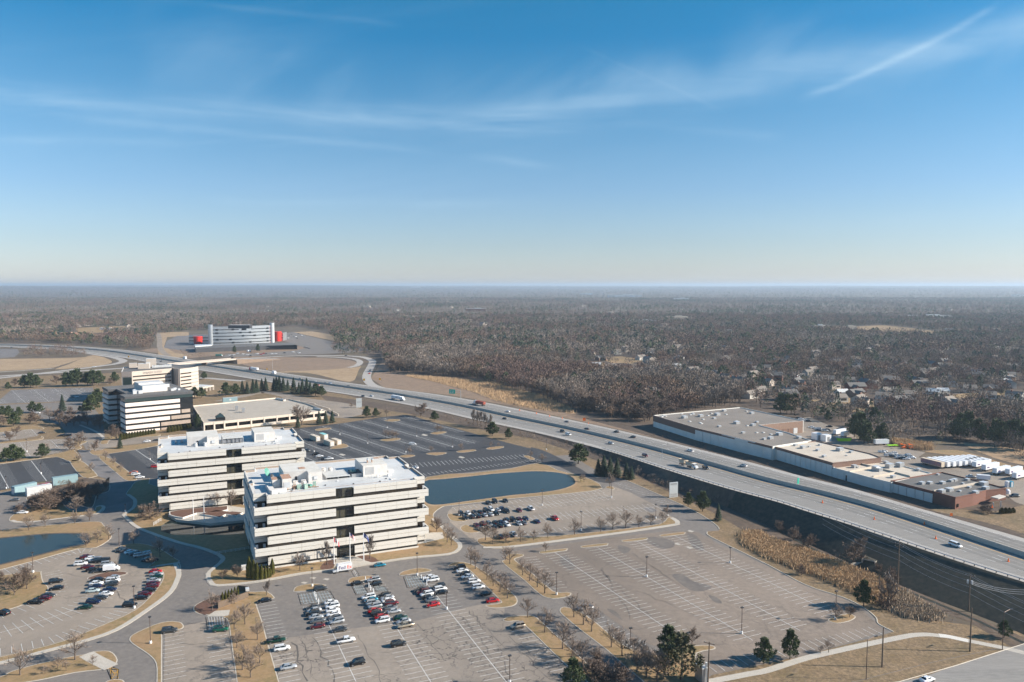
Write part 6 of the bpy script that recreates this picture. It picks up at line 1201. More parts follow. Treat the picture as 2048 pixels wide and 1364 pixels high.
# delivery van
X, Y = W('A2', 690, 470, .6); dv = empty('delivery_van', (X, Y, .06), math.radians(GL + 180), 'white delivery van with purple and orange lettering at the entrance kerb', 'van')
mb = MB(); loft(mb, [(-3.6, .75, 3.15, 1.15, 1.08), (-3.55, .7, 3.25, 1.2, 1.1), (1.6, .7, 3.25, 1.2, 1.1), (2.2, .7, 3.0, 1.2, .95)], 'paint_white'); mb.build('cargo_box', dv)
mb = MB(); loft(mb, [(1.6, .4, 2.3, 1.12, .95), (2.3, .4, 2.1, 1.1, .9), (3.0, .4, 1.35, 1.05, .85), (3.7, .45, 1.05, .95, .7)], 'paint_white'); cb = mb.build('cab', dv)
mb = MB(); frust(mb, 2.28, 3.06, .98, 1.38, 2.0, 2.36, .9, 2.22, 'car_glass'); mb.build('windshield', cb); mb = MB(); mb.box((1.95, 0, 1.4), (.8, 2.3, .7), 'car_glass'); mb.build('side_window', cb)
for wx in (2.6, -2.1):
    for s in (-1, 1): link('wheel', WHEEL_T, dv, (wx, s * .98, .38))
for s in (-1, 1): mb = MB(); mb.box((3.6, s * .7, .75), (.2, .3, .2), 'headlight'); mb.build('headlight', cb)
for s, rz, x_ in ((1, PI, 1), (-1, 0, -1)):
    text_mesh('lettering', 'Fed', 1.9, 'text_purple', dv, (-1.55 + (1.25 if s > 0 else -1.25) + .55, s * 1.215, 1.95), (PI / 2, 0, rz), 'CENTER', .01)
    text_mesh('lettering', 'Ex', 1.9, 'text_orange', dv, (-1.55 + (-1.35 if s > 0 else 1.35) + .35, s * 1.215, 1.95), (PI / 2, 0, rz), 'CENTER', .01)
X, Y = W('A1', 893, 460, .9); box_truck(X, Y, .1, math.radians(GL - 6), 'white ladder van at the end of the cluster above the tree island', gE, 'panel_van', 2.1, 1.7, 5.8)
# trailers in the yard
def trailer(x, y, a, label, L=14.5, m='trailer_white', logo=True, mural=False, group='trailers parked in the warehouse yard'):
    r = empty('semi_trailer', (x, y, .1), a, label, 'trailer', group); mb = MB(); mb.box((0, 0, 1.15), (L, 2.6, 2.9), m); b = mb.build('box', r)
    for wx in (-L / 2 + 1.3, -L / 2 + 2.6): link('wheel', WHEEL_B, r, (wx, 1.0, .5)); link('wheel', WHEEL_B, r, (wx, -1.0, .5))
    mb = MB(); mb.box((L / 2 - 3, 0, 0), (.3, 1.8, 1.15), 'metal_dark'); mb.build('landing_leg', r)
    if logo:
        for s in (-1, 1): mb = MB(); mb.box((-L / 2 + 2.6, s * 1.31, 2.0), (2.4, .03, .7), 'text_purple'); mb.build('logo', b)
    if mural: mb = MB(); mb.box((0, -1.32, 1.4), (L * .95, .04, 2.5), 'mural_blue'); mb.build('mural', b)
a_, b_ = Wb(1215, 760), Wb(1410, 800)
d0 = Vector(Wb(1415, 795)) - Vector(Wb(1215, 745)); aT = math.atan2(d0.y, d0.x); dirT = d0.normalized(); nT = Vector((-dirT.y, dirT.x)); c0 = Vector(Wb(1314, 772))
lab9 = ['cream roofed trailer with a painted side fronting the trailer row'] + [f'white trailer {ORD[i]} behind the painted one in the packed row' for i in range(0, 8)]
for i in range(9): c = c0 + nT * (i * 4.2) + dirT * (i * .6); trailer(c.x, c.y, aT, lab9[i], m='container_tan' if i == 0 else 'trailer_white', logo=False, mural=i == 0)
for x0, y0, x1, y1, lab in [(1555, 775, 1720, 740, 'white trailer tucked beside the packed trailer row'), (1625, 793, 1778, 762, 'white trailer with a dark emblem, second beside the packed row'), (1700, 818, 1855, 785, 'white trailer standing between the packed row and the open yard'), (1785, 847, 1945, 812, 'white trailer with a dark emblem in the open yard'), (1880, 856, 2048, 815, 'white trailer partly behind the last one of the yard'), (1940, 885, 2110, 850, 'white trailer closest to the two portable toilets')]:
    p, q = Vector(Wb(x0, y0)), Vector(Wb(x1, y1)); c = (p + q) / 2; trailer(c.x, c.y, math.atan2(q.y - p.y, q.x - p.x), lab)
for x0, y0, x1, y1, lab, L in [(500, 530, 650, 505, 'long white trailer standing behind the loading court', 13), (575, 545, 655, 530, 'short white trailer beside the lime green skip', 7), (855, 603, 955, 600, 'white box trailer standing alone before the pines', 10)]:
    p, q = Vector(Wb(x0, y0)), Vector(Wb(x1, y1)); c = (p + q) / 2; trailer(c.x, c.y, math.atan2(q.y - p.y, q.x - p.x), lab, L=L, logo=False)
for x, y, lab in ((388, 555, 'white steel container beside the pale warehouse roof'), (462, 568, 'white steel container farther from the loading court')):
    r = empty('steel_container', (*Wb(x, y), .1), .4, lab, 'container', 'white steel containers'); mb = MB(); mb.box((0, 0, 0), (5, 5, 4.6), 'trailer_white'); mb.build('box', r); mb = MB(); mb.box((0, -2.55, .3), (2, .1, 3), 'metal_grey'); mb.build('door', r)
r = empty('waste_skip', (*Wb(608, 568), .1), .1, 'lime green waste skip behind the warehouse', 'skip'); mb = MB(); frust(mb, -4.2, 4.2, 1.3, 0, -5., 5., 1.5, 2.2, 'lime', 'metal_dark'); mb.build('body', r)
for s in (-1, 1): mb = MB(); mb.box((s * 2.5, -1.6, .2), (.2, .2, 1.8), 'lime'); mb.build('rib', r)
for x, y, lab in ((1085, 630, 'orange boom lift beside the reeds of the yard'), (1148, 632, 'orange boom lift closer to the trailer row')):
    r = empty('boom_lift', (*Wb(x, y), .1), .2, lab, 'lift', 'orange boom lifts'); mb = MB(); mb.box((0, 0, .6), (4, 2.4, 1.4), 'sign_orange'); mb.build('chassis', r); mb = MB(); mb.tube([(-1.5, 0, 2), (3.5, 0, 3.6), (-2.5, 0, 5)], .3, 'sign_orange', 5); mb.build('boom', r); mb = MB(); mb.box((-3, 0, 4.4), (1.4, 2, 1.1), 'sign_orange'); mb.build('basket', r); trk_wheels(r, [-1.3, 1.3]); r.scale = (.65, .65, .65)
r = empty('flat_trailer', (*Wb(995, 615), .1), .1, 'low green flat trailer in the warehouse yard', 'trailer'); mb = MB(); mb.box((0, 0, .8), (7, 2.4, .5), 'lime'); mb.build('bed', r); trk_wheels(r, [-1, 1])
for x, c_, lab in ((1916, 'trailer_white', 'white portable toilet next to a blue one'), (1938, 'toilet_blue', 'blue portable toilet next to a white one')):
    r = empty('portable_toilet', (*Wb(x, 935), .1), .3, lab, 'toilet', 'portable toilets'); mb = MB(); mb.box((0, 0, 0), (2, 2, 3.1), c_); mb.build('cabin', r); mb = MB(); mb.box((0, -1.02, .2), (1.1, .06, 2.5), 'metal_light'); mb.build('door', r)
c = Wb(1722, 880); r = empty('covered_trailer', (*c, .1), -.35, 'small white covered trailer behind the silver pickup', 'trailer'); mb = MB(); mb.box((0, 0, .5), (6.5, 2.3, 2.4), 'trailer_white'); mb.build('box', r); trk_wheels(r, [-.6, .6], .95, .4)
c = Wb(1915, 990); r = empty('water_tank', (*c, .1), 0, 'white rounded tank beside the brick end of the warehouse', 'tank'); mb = MB(); mb.tube([(0, 0, 0), (0, 0, 1.8), (0, 0, 2.4)], [1.3, 1.3, .5], 'trailer_white', 12); mb.build('tank', r)
# containers in the dark lot
for i, (x, y, m_, L, lab) in enumerate([(472, 560, 'container_tan', 11, 'pale container at the corner of the dark lot island'), (540, 545, 'container_tan', 9, 'pale container under a teal tarpaulin'), (583, 600, 'container_tan', 11, 'pale container closest to the small grass island'), (642, 590, 'container_tan', 10, 'pale container standing on the small grass island')]):
    r = empty('storage_container', (*W('B2', x, y), .1), math.radians(-52), lab, 'container', 'storage containers in the dark lot'); mb = MB(); mb.box((0, 0, 0), (L, 3.1, 3.2), m_, 0, 'teal_tarp' if i == 1 else 'roof_tan'); mb.build('box', r); mb = MB(); mb.box((L / 2 + .03, 0, .3), (.1, 2.4, 2.5), 'metal_light'); mb.build('door', r)
for x0, y0, x1, y1, lab in [(105, 1000, 285, 960, 'long teal shed beside the sealed western lot'), (210, 1010, 410, 975, 'long white topped shed next to the red crates'), (420, 925, 620, 895, 'long teal shed partly behind bare bushes')]:
    p, q = Vector(W('B1', x0, y0)), Vector(W('B1', x1, y1)); c = (p + q) / 2; d = q - p; r = empty('storage_shed', (c.x, c.y, .1), math.atan2(d.y, d.x), lab, 'shed', 'long sheds on the west side'); mb = MB(); mb.box((0, 0, 0), (d.length, 3.4, 4.4), 'trailer_teal' if 'teal' in lab else 'metal_light', 0, 'trailer_teal' if 'teal' in lab else 'roof_white'); mb.build('box', r); mb = MB(); mb.box((-d.length / 2 - .04, 0, .3), (.1, 2.4, 3), 'metal_light'); mb.build('door', r)
for i, (x, y) in enumerate(((312, 945), (335, 942), (385, 928))): r = MB().box((0, 0, 0), (2.4, 2.4, 2), 'paint_red').build('crate', loc=(*W('B1', x, y), .1), rz=.4); tag(r, ['red crate nearest the white topped shed', 'red crate in the middle of three between the sheds', 'red crate nearest the bare bushes'][i], 'crate', 'red crates between the sheds')
c = W('K1', 512, 395, 2); r = empty('parked_trailer', (*c, .1), GRID + .15, 'grey blue trailer with a white disc behind the garage', 'trailer'); mb = MB(); mb.box((0, 0, 1.2), (13, 2.6, 4), 'trailer_teal', 0, 'roof_white'); mb.build('box', r); mb = MB(); mb.tube([(0, -1.33, 3.2), (0, -1.4, 3.2)], .9, 'roof_white', 12); mb.build('logo', r); trk_wheels(r, [-5, 5])
c = W('O1', 540, 565, 1); box_truck(*c, .2, 0.0, 'green and white box truck near the overpass end', 'trucks below the curved office', L=11, bodym='copper_green'); c = W('O1', 1010, 495, 1); box_truck(*c, .2, 1.2, 'white box truck by the low charcoal building', 'trucks below the curved office', L=8)
# ------------------------------------------------------------------ poles, signs, flags, wires
def lamp(t, x, yb, yt, label, arm=False, grp='lamp posts of the parking lots', base=True, m='steel_pole', heads=1):
    X, Y = W(t, x, yb); h = px_top(X, Y, T(t, x, yt)[1]); r = empty('lamp_post', (X, Y, .08), GRID, label, 'lamp post', grp)
    mb = MB(); mb.tube([(0, 0, .8 if base else 0), (0, 0, h)], [.13, .09], m, 6); mb.build('pole', r)
    if base: mb = MB(); mb.tube([(0, 0, 0), (0, 0, .85)], .38, 'white_metal', 8); mb.build('base', r)
    if arm: mb = MB(); mb.tube([(0, 0, h - .1), (h * .22, 0, h + .3), (h * .26, 0, h + .3)], .08, m, 5); mb.build('arm', r); mb = MB(); mb.box((h * .28, 0, h + .2), (1.1, .45, .2), 'metal_dark'); mb.build('lamp_head', r)
    else:
        for s in ((-1, 1) if heads == 2 else (0,)): mb = MB(); mb.box((s * .7, 0, h - .15), (.9, .6, .35), 'metal_dark'); mb.build('lamp_head', r)
    return r
for a in [('A3', 1077, 525, 365, 'in the middle of the empty east lot'), ('A3', 357, 668, 490, 'on the kerbed verge tip west of the east lot'), ('A3', 1745, 413, 290, 'toward the reeds side of the east lot'), ('A3', 1837, 980, 770, 'amid the last rows of the east lot'), ('A3', 948, 1100, 935, 'behind bare trees at the east lot corner'), ('A2', 1290, 512, 335, 'on the kerbed island facing the teal car'), ('A2', 450, 600, 455, 'on the kerbed island by the arborvitae side'), ('A2', 1525, 783, 640, 'past the red car of the office lot'), ('A2', 2030, 1375, 1155, 'standing in the cracked asphalt'),
          ('A1', 265, 490, 330, 'between the pond and the round lot'), ('A1', 1075, 775, 600, 'beside the black car of the round lot'), ('A1', 1205, 1058, 845, 'on the hooked verge'), ('A1', 955, 300, 140, 'in the shade at the top of the round lot'), ('B3', 242, 1085, 960, 'near the white pickup of the pond lot'), ('B3', 795, 1022, 900, 'by the far tree island of the pond lot'), ('B3', 553, 1285, 1135, 'on the long verge below the red pickup'), ('B3', 1150, 1190, 1075, 'on the long verge by its rounded end'), ('B3', 1243, 1170, 1085, 'short, at the rounded end of the long verge'), ('B3', 275, 640, 560, 'on the bank between dark lot and highway'),
          ('B2', 670, 518, 440, 'in the dark lot close to the garage'), ('B2', 893, 590, 520, 'in the dark lot west of the white van'), ('B2', 1050, 463, 400, 'at the back of the dark lot'), ('B2', 1285, 533, 465, 'beyond the white van of the dark lot'), ('B2', 1572, 618, 550, 'by the grass ovals of the dark lot'), ('B2', 1198, 660, 600, 'short of the white van in the dark lot'), ('B2', 465, 655, 570, 'among cars behind the farther office'), ('B2', 1625, 1170, 1045, 'on the small island of the pond lot'), ('B1', 1003, 1135, 1075, 'on the walk by the round shrub'), ('B1', 215, 655, 555, 'in the pale western lot'), ('B1', 328, 830, 750, 'in the small sealed western lot'), ('B1', 1200, 718, 640, 'in the sealed lot beside the farther office'), ('B1', 50, 950, 850, 'at the lower edge of the sealed western lot'), ('A4', 540, 868, 640, 'on the last tree island before the reeds')]:
    lamp(*a[:4], 'brown lamp post ' + a[4])
lamp('A4', 785, 1345, 1025, 'brown street lamp with a curved arm on the corner lawn', True, 'street lamps of the boulevard', False); lamp('A4', 1875, 1105, 805, 'slim dark street pole near the boulevard by the low pine', True, 'street lamps of the boulevard', False)
lamp('B3', 1200, 780, 600, 'tall grey light mast standing by the guard rail', True, 'light masts of the highway', False, 'galvanised'); lamp('C2', 1000, 752, 585, 'tall pale light mast in front of the interchange field', False, 'light masts of the highway', False, 'galvanised', 2)
def upole(t, x, yb, yt, label, arms=1, name='utility_pole', tilt=0):
    X, Y = W(t, x, yb); h = px_top(X, Y, T(t, x, yt)[1]); r = empty(name, (X, Y, 0), 1.0, label, 'utility pole', 'wooden utility poles'); mb = MB(); mb.tube([(0, 0, 0), (tilt, 0, h)], [.24, .15], 'wood_pole', 8); mb.build('pole', r)
    for k in range(arms):
        mb = MB(); mb.box((tilt, 0, h - .5 - 1.1 * k), (.14, 3.2 - k, .16), 'wood_pole'); c = mb.build('crossarm', r)
        for s in (-1, 0, 1): mb = MB(); mb.tube([(tilt, s * 1.3, h - .34 - 1.1 * k), (tilt, s * 1.3, h - .0 - 1.1 * k)], .1, 'metal_grey', 5); mb.build('insulator', c)
    return r, Vector((X, Y, h - .1))
u1, t1 = upole('A4', 1605, 800, 505, 'wooden utility pole with transformers on the creek bank'); u2, t2 = upole('A4', 1038, 588, 250, 'wooden utility pole beside the culvert shrubs', 2); u3, t3 = upole('A4', 1615, 1120, 770, 'bare wooden pole on the corner lawn by the sidewalk', 0); u4, t4 = upole('A3', 1567, 1380, 1050, 'leaning wooden utility pole near the monument sign', 1, tilt=.6); u5, t5 = upole('A4', 912, 1245, 930, 'wooden pole between sidewalk and east lot', 0)
for s in (-1, 1): mb = MB(); mb.tube([(0, s * .6, t1.z - 3), (0, s * .6, t1.z - 1.9)], .32, 'metal_light', 8); mb.build('transformer', u1)
def wire(p, q, sag, name='power_line', r=.05):
    p, q = Vector(p), Vector(q); n = 14; pts = [p.lerp(q, i / n) - Vector((0, 0, 4 * sag * (i / n) * (1 - i / n))) for i in range(n + 1)]; return MB().tube(pts, r, 'wire', 3, False).build(name)
d_ = (t1 - t2); far_ = t2 - d_ * 1.3; far2 = far_ - d_ * 1.2; nxt = t1 + d_ * 1.3
for k, o_ in enumerate((-1.4, 1.4, 0, 0, 0)):
    off = Vector((.5 * o_, .86 * o_, -(0, .3, 2.2, 4.2, 6.4)[k])); 
    for j, (a, b) in enumerate(((far_, t2), (t2, t1), (t1, nxt))): tag(wire(a + off, b + off, .9, r=.035), ['power line above the creek before the culvert pole', 'power line above the creek between its two utility poles', 'power line leaving the transformer pole away from the culvert'][j], 'power line', 'power lines along the creek' + ('', ' past the culvert', ' past the transformers')[j])
for k in range(3): tag(wire(t1 + Vector((0, 0, -2 - .5 * k)), Vector(W('A4', 2500, 560, 14)).to_3d() + Vector((0, 0, 14 - k)), 3), 'sagging cable from the transformer pole toward the highway', 'cable', 'sagging cables')
X, Y, Z = GH(1400, 880); 
def sign(name, t, x, yb, yt, w, hgt, m, label, posts=1, cat='sign', zoff=0, rz=0., z=0., post='metal_light', grp=None, diamond=False):
    X, Y = W(t, x, yb, z); H_ = px_top(X, Y, T(t, x, yt)[1]); r = empty(name, (X, Y, z), rz, label, cat, grp)
    for s in ((0,) if posts == 1 else (-w * .3, w * .3)): mb = MB(); mb.tube([(s, 0, 0), (s, 0, H_ - z - .3)], .16, post, 6); mb.build('post', r)
    mb = MB()
    if diamond: c = H_ - z - hgt / 2; mb.tube([(0, -.1, c), (0, .0, c)], hgt * .6, m, 4)
    else: mb.box((0, -.2, H_ - z - hgt), (w, .3, hgt), m)
    return r, mb.build('panel', r), H_ - z
r, p_, hh = sign('property_sign', 'B3', 1290, 1018, 897, 5.0, 9.6, 'sign_grey', 'tall grey sign with faint lettering beside the highway creek', cat='sign', rz=.35)
for zz, s in ((hh - 1.3, .8), (hh - 6.6, .6), (hh - 7.6, .6), (hh - 8.8, .5)): mb = MB(); mb.box((0, -.37, zz), (3.8, .03, s), 'metal_grey'); mb.build('lettering', p_)
r, p_, hh = sign('property_sign', 'B2', 824, 300, 225, 5.0, 9.5, 'sign_grey', 'tall pale sign at the edge of the highway past the garage', rz=.3)
mb = MB(); mb.box((0, -.37, hh - 4), (3.4, .03, 1.), 'metal_grey'); mb.build('lettering', p_)
X, Y = W('B2', 1638, 232); h = px_top(X, Y, T('B2', 1638, 163)[1]); r = empty('highway_sign', (X, Y, 0), -.35, 'green highway sign on a grey gantry arm beside the reed bed', 'sign'); mb = MB(); mb.tube([(0, 0, 0), (0, 0, h)], .25, 'galvanised', 8); mb.build('post', r)
for k in (.4, 2): mb = MB(); mb.tube([(0, 0, h - k), (-11, 0, h - k)], .14, 'galvanised', 5); mb.build('arm', r)
mb = MB(); mb.box((-9, -.3, h - 3.6), (6.4, .2, 4.2), 'sign_green'); g = mb.build('panel', r)
for x, z in ((-10.4, h - 1.2), (-8, h - 1.2), (-10.6, h - 2.8), (-8.4, h - 2.6)): mb = MB(); mb.box((x, -.42, z), (1.3, .04, .6), 'white_metal'); mb.build('lettering', g)
for t, x, yb, yt, m, lab in [('B3', 578, 420, 383, 'sign_orange', 'orange diamond warning sign on the far shoulder below the wood'), ('B4', 1465, 1178, 1145, 'sign_orange', 'orange warning sign on the far shoulder by the brick end'), ('B2', 865, 95, 68, 'sign_yellow', 'yellow sign on the inner side of the loop ramp'), ('B2', 992, 88, 64, 'sign_yellow', 'yellow sign on the outer side of the loop ramp'), ('C2', 943, 722, 700, 'sign_yellow', 'yellow diamond sign at the interchange field edge'), ('C1', 1318, 800, 776, 'sign_yellow', 'yellow sign at the western ramp fork')]:
    X, Y, Z = GH(*T(t, x, yb)); h = px_top(X, Y, T(t, x, yt)[1]) - Z; r = empty('warning_sign', (X, Y, Z), 0, lab, 'sign', 'construction warning signs'); mb = MB(); mb.tube([(0, 0, 0), (0, 0, h - 1)], .1, 'metal_grey', 5); mb.build('post', r); mb = MB(); mb.box((0, -.1, h * .35), (h * .6, .1, h * .65), m); mb.build('panel', r)
for x, y, lab in [(240, 940, 'teal reference marker on the median wall opposite the low roofs')]: X, Y, Z = GH(*T('B4', x, y)); r = MB().box((0, 0, 1.9), (1.2, .2, 3.0), 'sign_green').build('median_sign', loc=(X, Y, Z), rz=.4); tag(r, lab, 'sign')
for i, (t, x, y) in enumerate([('A4', 850, 62), ('A4', 1342, 218), ('A4', 1922, 400), ('B4', 435, 1062), ('B4', 1793, 1100), ('B4', 1250, 1235)]):
    X, Y, Z = GH(*T(t, x, y)); r = MB().tube([(0, 0, 0), (0, 0, .1), (0, 0, .1), (0, 0, 1.2)], [.5, .5, .28, .14], 'sign_orange', 8).build('traffic_barrel', loc=(X, Y, Z)); tag(r, ['orange barrel at the near lanes left of the white minivan', 'orange barrel just behind the white minivan', 'orange barrel ahead of the white minivan by the median', 'orange barrel on the near lanes opposite the tan roofs', 'orange barrel on the far lanes beyond the median', 'orange barrel opposite the brick end'][i], 'traffic barrel', 'orange barrels')
i = 0
for x, y in [(60, 325), (195, 350), (300, 372), (402, 392), (612, 432)]:
    X, Y, Z = GH(*T('B3', x, y)); r = MB().tube([(0, 0, 0), (0, 0, .1), (0, 0, .1), (0, 0, 1.4)], [.6, .6, .35, .2], 'sign_orange', 8).build('traffic_barrel', loc=(X, Y, Z)); tag(r, 'orange barrel on the far shoulder along the reed bed', 'traffic barrel', 'orange barrels along the reed bed')
def flagpole(t, x, yb, yt, label, flag=None, m='white_metal', z0=.1):
    X, Y = W(t, x, yb, z0 - .1); h = px_top(X, Y, T(t, x, yt)[1]) - z0; r = empty('flagpole', (X, Y, z0), GRID, label, 'flagpole'); mb = MB(); mb.tube([(0, 0, 0), (0, 0, h)], [.2, .12], m, 8); mb.build('pole', r)
    if not flag: return
    L, hg = 2.7, 1.7; mb = MB(); n = 8
    def pt(u, v):  # u along the fly, drooping
        return (.15 + L * u * .75, math.sin(u * 7 + v) * .28, h - .4 - hg * (1 - v) - u * u * 2.3)
    rows_ = 13 if flag == 'us' else 3
    for j in range(rows_):
        for k in range(n):
            u0, u1, v0, v1 = k / n, (k + 1) / n, j / rows_, (j + 1) / rows_; m_ = {'us': 'flag_red' if j % 2 == 0 else 'flag_white', 'ca': 'flag_red' if k in (0, 1, 6, 7) or (j == 1 and k in (3, 4)) else 'flag_white', 'mi': 'flag_blue'}[flag]
            if flag == 'us' and u1 <= .41 and j >= 6: m_ = 'flag_blue'
            if flag == 'mi' and j == 1 and k in (3, 4): m_ = 'flag_white'
            mb.face([pt(u0, v0), pt(u1, v0), pt(u1, v1), pt(u0, v1)], m_)
    mb.build('flag', r)
flagpole('A2', 625, 424, 205, 'white flagpole with a limp red and white flag behind the van', 'ca'); flagpole('A2', 753, 408, 168, 'white flagpole with striped red, white and blue flag at the door', 'us'); flagpole('A2', 862, 395, 170, 'white flagpole with a dark blue flag by the mulch bed', 'mi')
flagpole('E5', 742, 680, 300, 'bare white flagpole on the plaza, farther from the office corner', z0=1.3); flagpole('E5', 925, 705, 285, 'bare white flagpole on the plaza rim over the pool', z0=1.3)
for i, (x, y) in enumerate([(470, 680), (480, 705), (500, 742), (903, 610), (916, 632), (940, 655), (1322, 545), (1337, 560), (1365, 592), (875, 560)]):
    r = MB().tube([(*W('A2', x, y), .1), (*W('A2', x, y), 1.9)], .16, 'white_metal', 8).build('bollard'); tag(r, f'white post by the blue hatched bays of the {["west", "middle", "east"][0 if x < 600 else (1 if x < 1000 else 2)]} row', 'bollard', f'white posts of the {["west", "middle", "east"][0 if x < 600 else (1 if x < 1000 else 2)]} row')
r = empty('monument_sign', (*W('A3', 1510, 1352), 0), GRID, 'grey stone monument sign standing in the dry grass', 'sign'); mb = MB(); mb.box((0, 0, 0), (1.6, 3.4, 4.2), 'metal_grey'); mb.build('slab', r); mb = MB(); mb.box((-.0, 0, 4.2), (1.8, 3.6, .3), 'metal_light'); mb.build('cap', r)
r = MB().box((0, 0, 0), (.5, .5, 5.8), 'white_metal').build('white_post', loc=(*W('A3', 1552, 1368), 0)); tag(r, 'white square post beside the leaning utility pole', 'post')
# enclosure with dumpster by the south lot
en = empty('bin_enclosure', (0, 0, 0), 0, 'brown fenced bin enclosure beside the arborvitae hedge', 'enclosure'); q = P_('A1', (1745, 780), (1985, 690), (1990, 650), (1905, 640))
for a, b in zip(q, q[1:]): d = Vector(b) - Vector(a); c = (Vector(a) + Vector(b)) / 2; mb = MB(); mb.box((c.x, c.y, .1), (d.length, .2, 2.2), 'wood_pole', math.atan2(d.y, d.x)); mb.build('fence_panel', en)
sheet('concrete_apron', P_('A1', (1650, 845), (1720, 800), (1840, 790), (1830, 835), (1800, 842)), .21, 'concrete')
sheet('mulch_bed', P_('A1', (1560, 790), (1580, 745), (1700, 690), (1880, 645), (1900, 650), (1760, 720), (1740, 790), (1640, 830)), .19, 'mulch', 2)
r = empty('utility_cabinet', (*W('A1', 1953, 470), .15), GRID, 'small pale cabinet beside the arborvitae at the office corner', 'cabinet'); mb = MB(); mb.box((0, 0, 0), (2, 1.4, 2), 'panel'); mb.build('box', r); mb = MB(); mb.box((0, -.72, .2), (1.6, .05, 1.6), 'metal_light'); mb.build('door', r)
r = empty('lawn_sign', (*W('A1', 1980, 690), .1), GRID, 'thin grey panel sign by the bin enclosure', 'sign'); mb = MB(); mb.box((0, 0, 0), (.2, .2, 3.2), 'metal_light'); mb.build('post', r); mb = MB(); mb.box((.0, 0, 2.6), (1.2, 1.6, .9), 'metal_light'); mb.build('panel', r)
# ------------------------------------------------------------------ tree meshes
def np_mesh(name, V, F, mats, mi=None):
    me = bpy.data.meshes.new(name); V = np.asarray(V, np.float32); F = np.asarray(F, np.int32)
    me.vertices.add(len(V)); me.vertices.foreach_set('co', V.ravel()); k = F.shape[1]; me.loops.add(F.size); me.loops.foreach_set('vertex_index', F.ravel()); me.polygons.add(len(F)); me.polygons.foreach_set('loop_start', np.arange(0, F.size, k, dtype=np.int32)); me.polygons.foreach_set('loop_total', np.full(len(F), k, np.int32))
    for m in mats: me.materials.append(M(m))
    if mi is not None: me.polygons.foreach_set('material_index', np.asarray(mi, np.int32))
    me.update(calc_edges=True); me.validate(); return me
def grow(h, rnd, spread=.55, twigs=5, lvl=3, up=.35, trunk_h=.22, nb=7, tw=.035):
    """bare tree, about h high: trunk and boughs in one mesh, twigs in another"""
    tb = MB(); TV = []; TF = []
    def tw_(p, d, L, w):
        s = d.cross(Vector((rnd.uniform(-1, 1), rnd.uniform(-1, 1), rnd.uniform(-1, 1)))); s.normalize(); n = len(TV); m = p + d * L * .5 + Vector((rnd.uniform(-.08, .08), rnd.uniform(-.08, .08), .04)) * L; TV.extend([tuple(p - s * w), tuple(p + s * w), tuple(m + s * w * .6), tuple(p + d * L)]); TF.append((n, n + 1, n + 2, n + 3))
    def br(p, d, L, r, l):
        n = 3; pts = [p]; q = p.copy(); dd = d.copy()
        for i in range(n): dd = (dd + Vector((rnd.uniform(-.18, .18), rnd.uniform(-.18, .18), rnd.uniform(0, .2) * up))).normalized(); q = q + dd * (L / n); pts.append(q.copy())
        tb.tube(pts, [r * (1 - .25 * i) for i in range(n + 1)], 'bark', 4 if l < 2 else 3, False)
        k = nb - l if l < lvl - 1 else twigs
        for i in range(k):
            t = .3 + .7 * (i + rnd.random()) / k; a = pts[min(int(t * n), n - 1)].lerp(pts[min(int(t * n) + 1, n)], t * n - int(t * n) if t < 1 else 1)
            ax = Vector((rnd.gauss(0, 1), rnd.gauss(0, 1), rnd.gauss(0, .6))); nd = (dd + ax.normalized() * (spread * 1.5) + Vector((0, 0, up * .6))).normalized()
            if l < lvl - 1: br(a, nd, L * rnd.uniform(.5, .75), r * .5, l + 1)
            else:
                for _ in range(3): nd2 = (nd + Vector((rnd.gauss(0, .35), rnd.gauss(0, .35), rnd.gauss(.1, .3)))).normalized(); tw_(a, nd2, h * rnd.uniform(.06, .13), tw)
        for _ in range(2): tw_(pts[-1], (dd + Vector((rnd.gauss(0, .4), rnd.gauss(0, .4), .2))).normalized(), h * .1, tw)
    r0 = h * .022; tt = h * trunk_h; tb.tube([(0, 0, -.2), (0, 0, tt * .5), (rnd.uniform(-.1, .1), rnd.uniform(-.1, .1), tt)], [r0 * 1.3, r0, r0 * .85], 'bark', 7, False)
    br(Vector((0, 0, tt)), Vector((0, 0, 1)), h * .45, r0 * .8, 0)
    for i in range(nb - 1): a = 2 * PI * i / (nb - 1) + rnd.random(); br(Vector((0, 0, tt * rnd.uniform(.85, 1.6))), Vector((math.cos(a) * spread * 1.3, math.sin(a) * spread * 1.3, rnd.uniform(.5, 1))).normalized(), h * rnd.uniform(.28, .42), r0 * .5, 1)
    return tb.mesh('trunk'), (TV, TF)
TREES = {}
def tree_protos():
    rnd = random.Random(11)
    for k in range(5):
        t, (V, F) = grow(8, rnd, spread=.62, twigs=4, tw=.024); TREES['lot', k] = (t, np_mesh('twigs', V, F, ['twig_grey']))
    for k in range(3):
        t, (V, F) = grow(8, rnd, spread=.7, twigs=6, trunk_h=.1, tw=.04); TREES['round', k] = (t, np_mesh('twigs', V, F, ['twig_brown']))
    for k in range(3):
        t, (V, F) = grow(8, rnd, spread=.3, twigs=5, up=.9, trunk_h=.2, tw=.035); TREES['upright', k] = (t, np_mesh('twigs', V, F, ['twig_pale']))
    for k in range(2):
        t, (V, F) = grow(8, rnd, spread=.8, twigs=5, trunk_h=.03, tw=.05, nb=8); TREES['shrub', k] = (t, np_mesh('twigs', V, F, ['twig_brown']))
tree_protos()
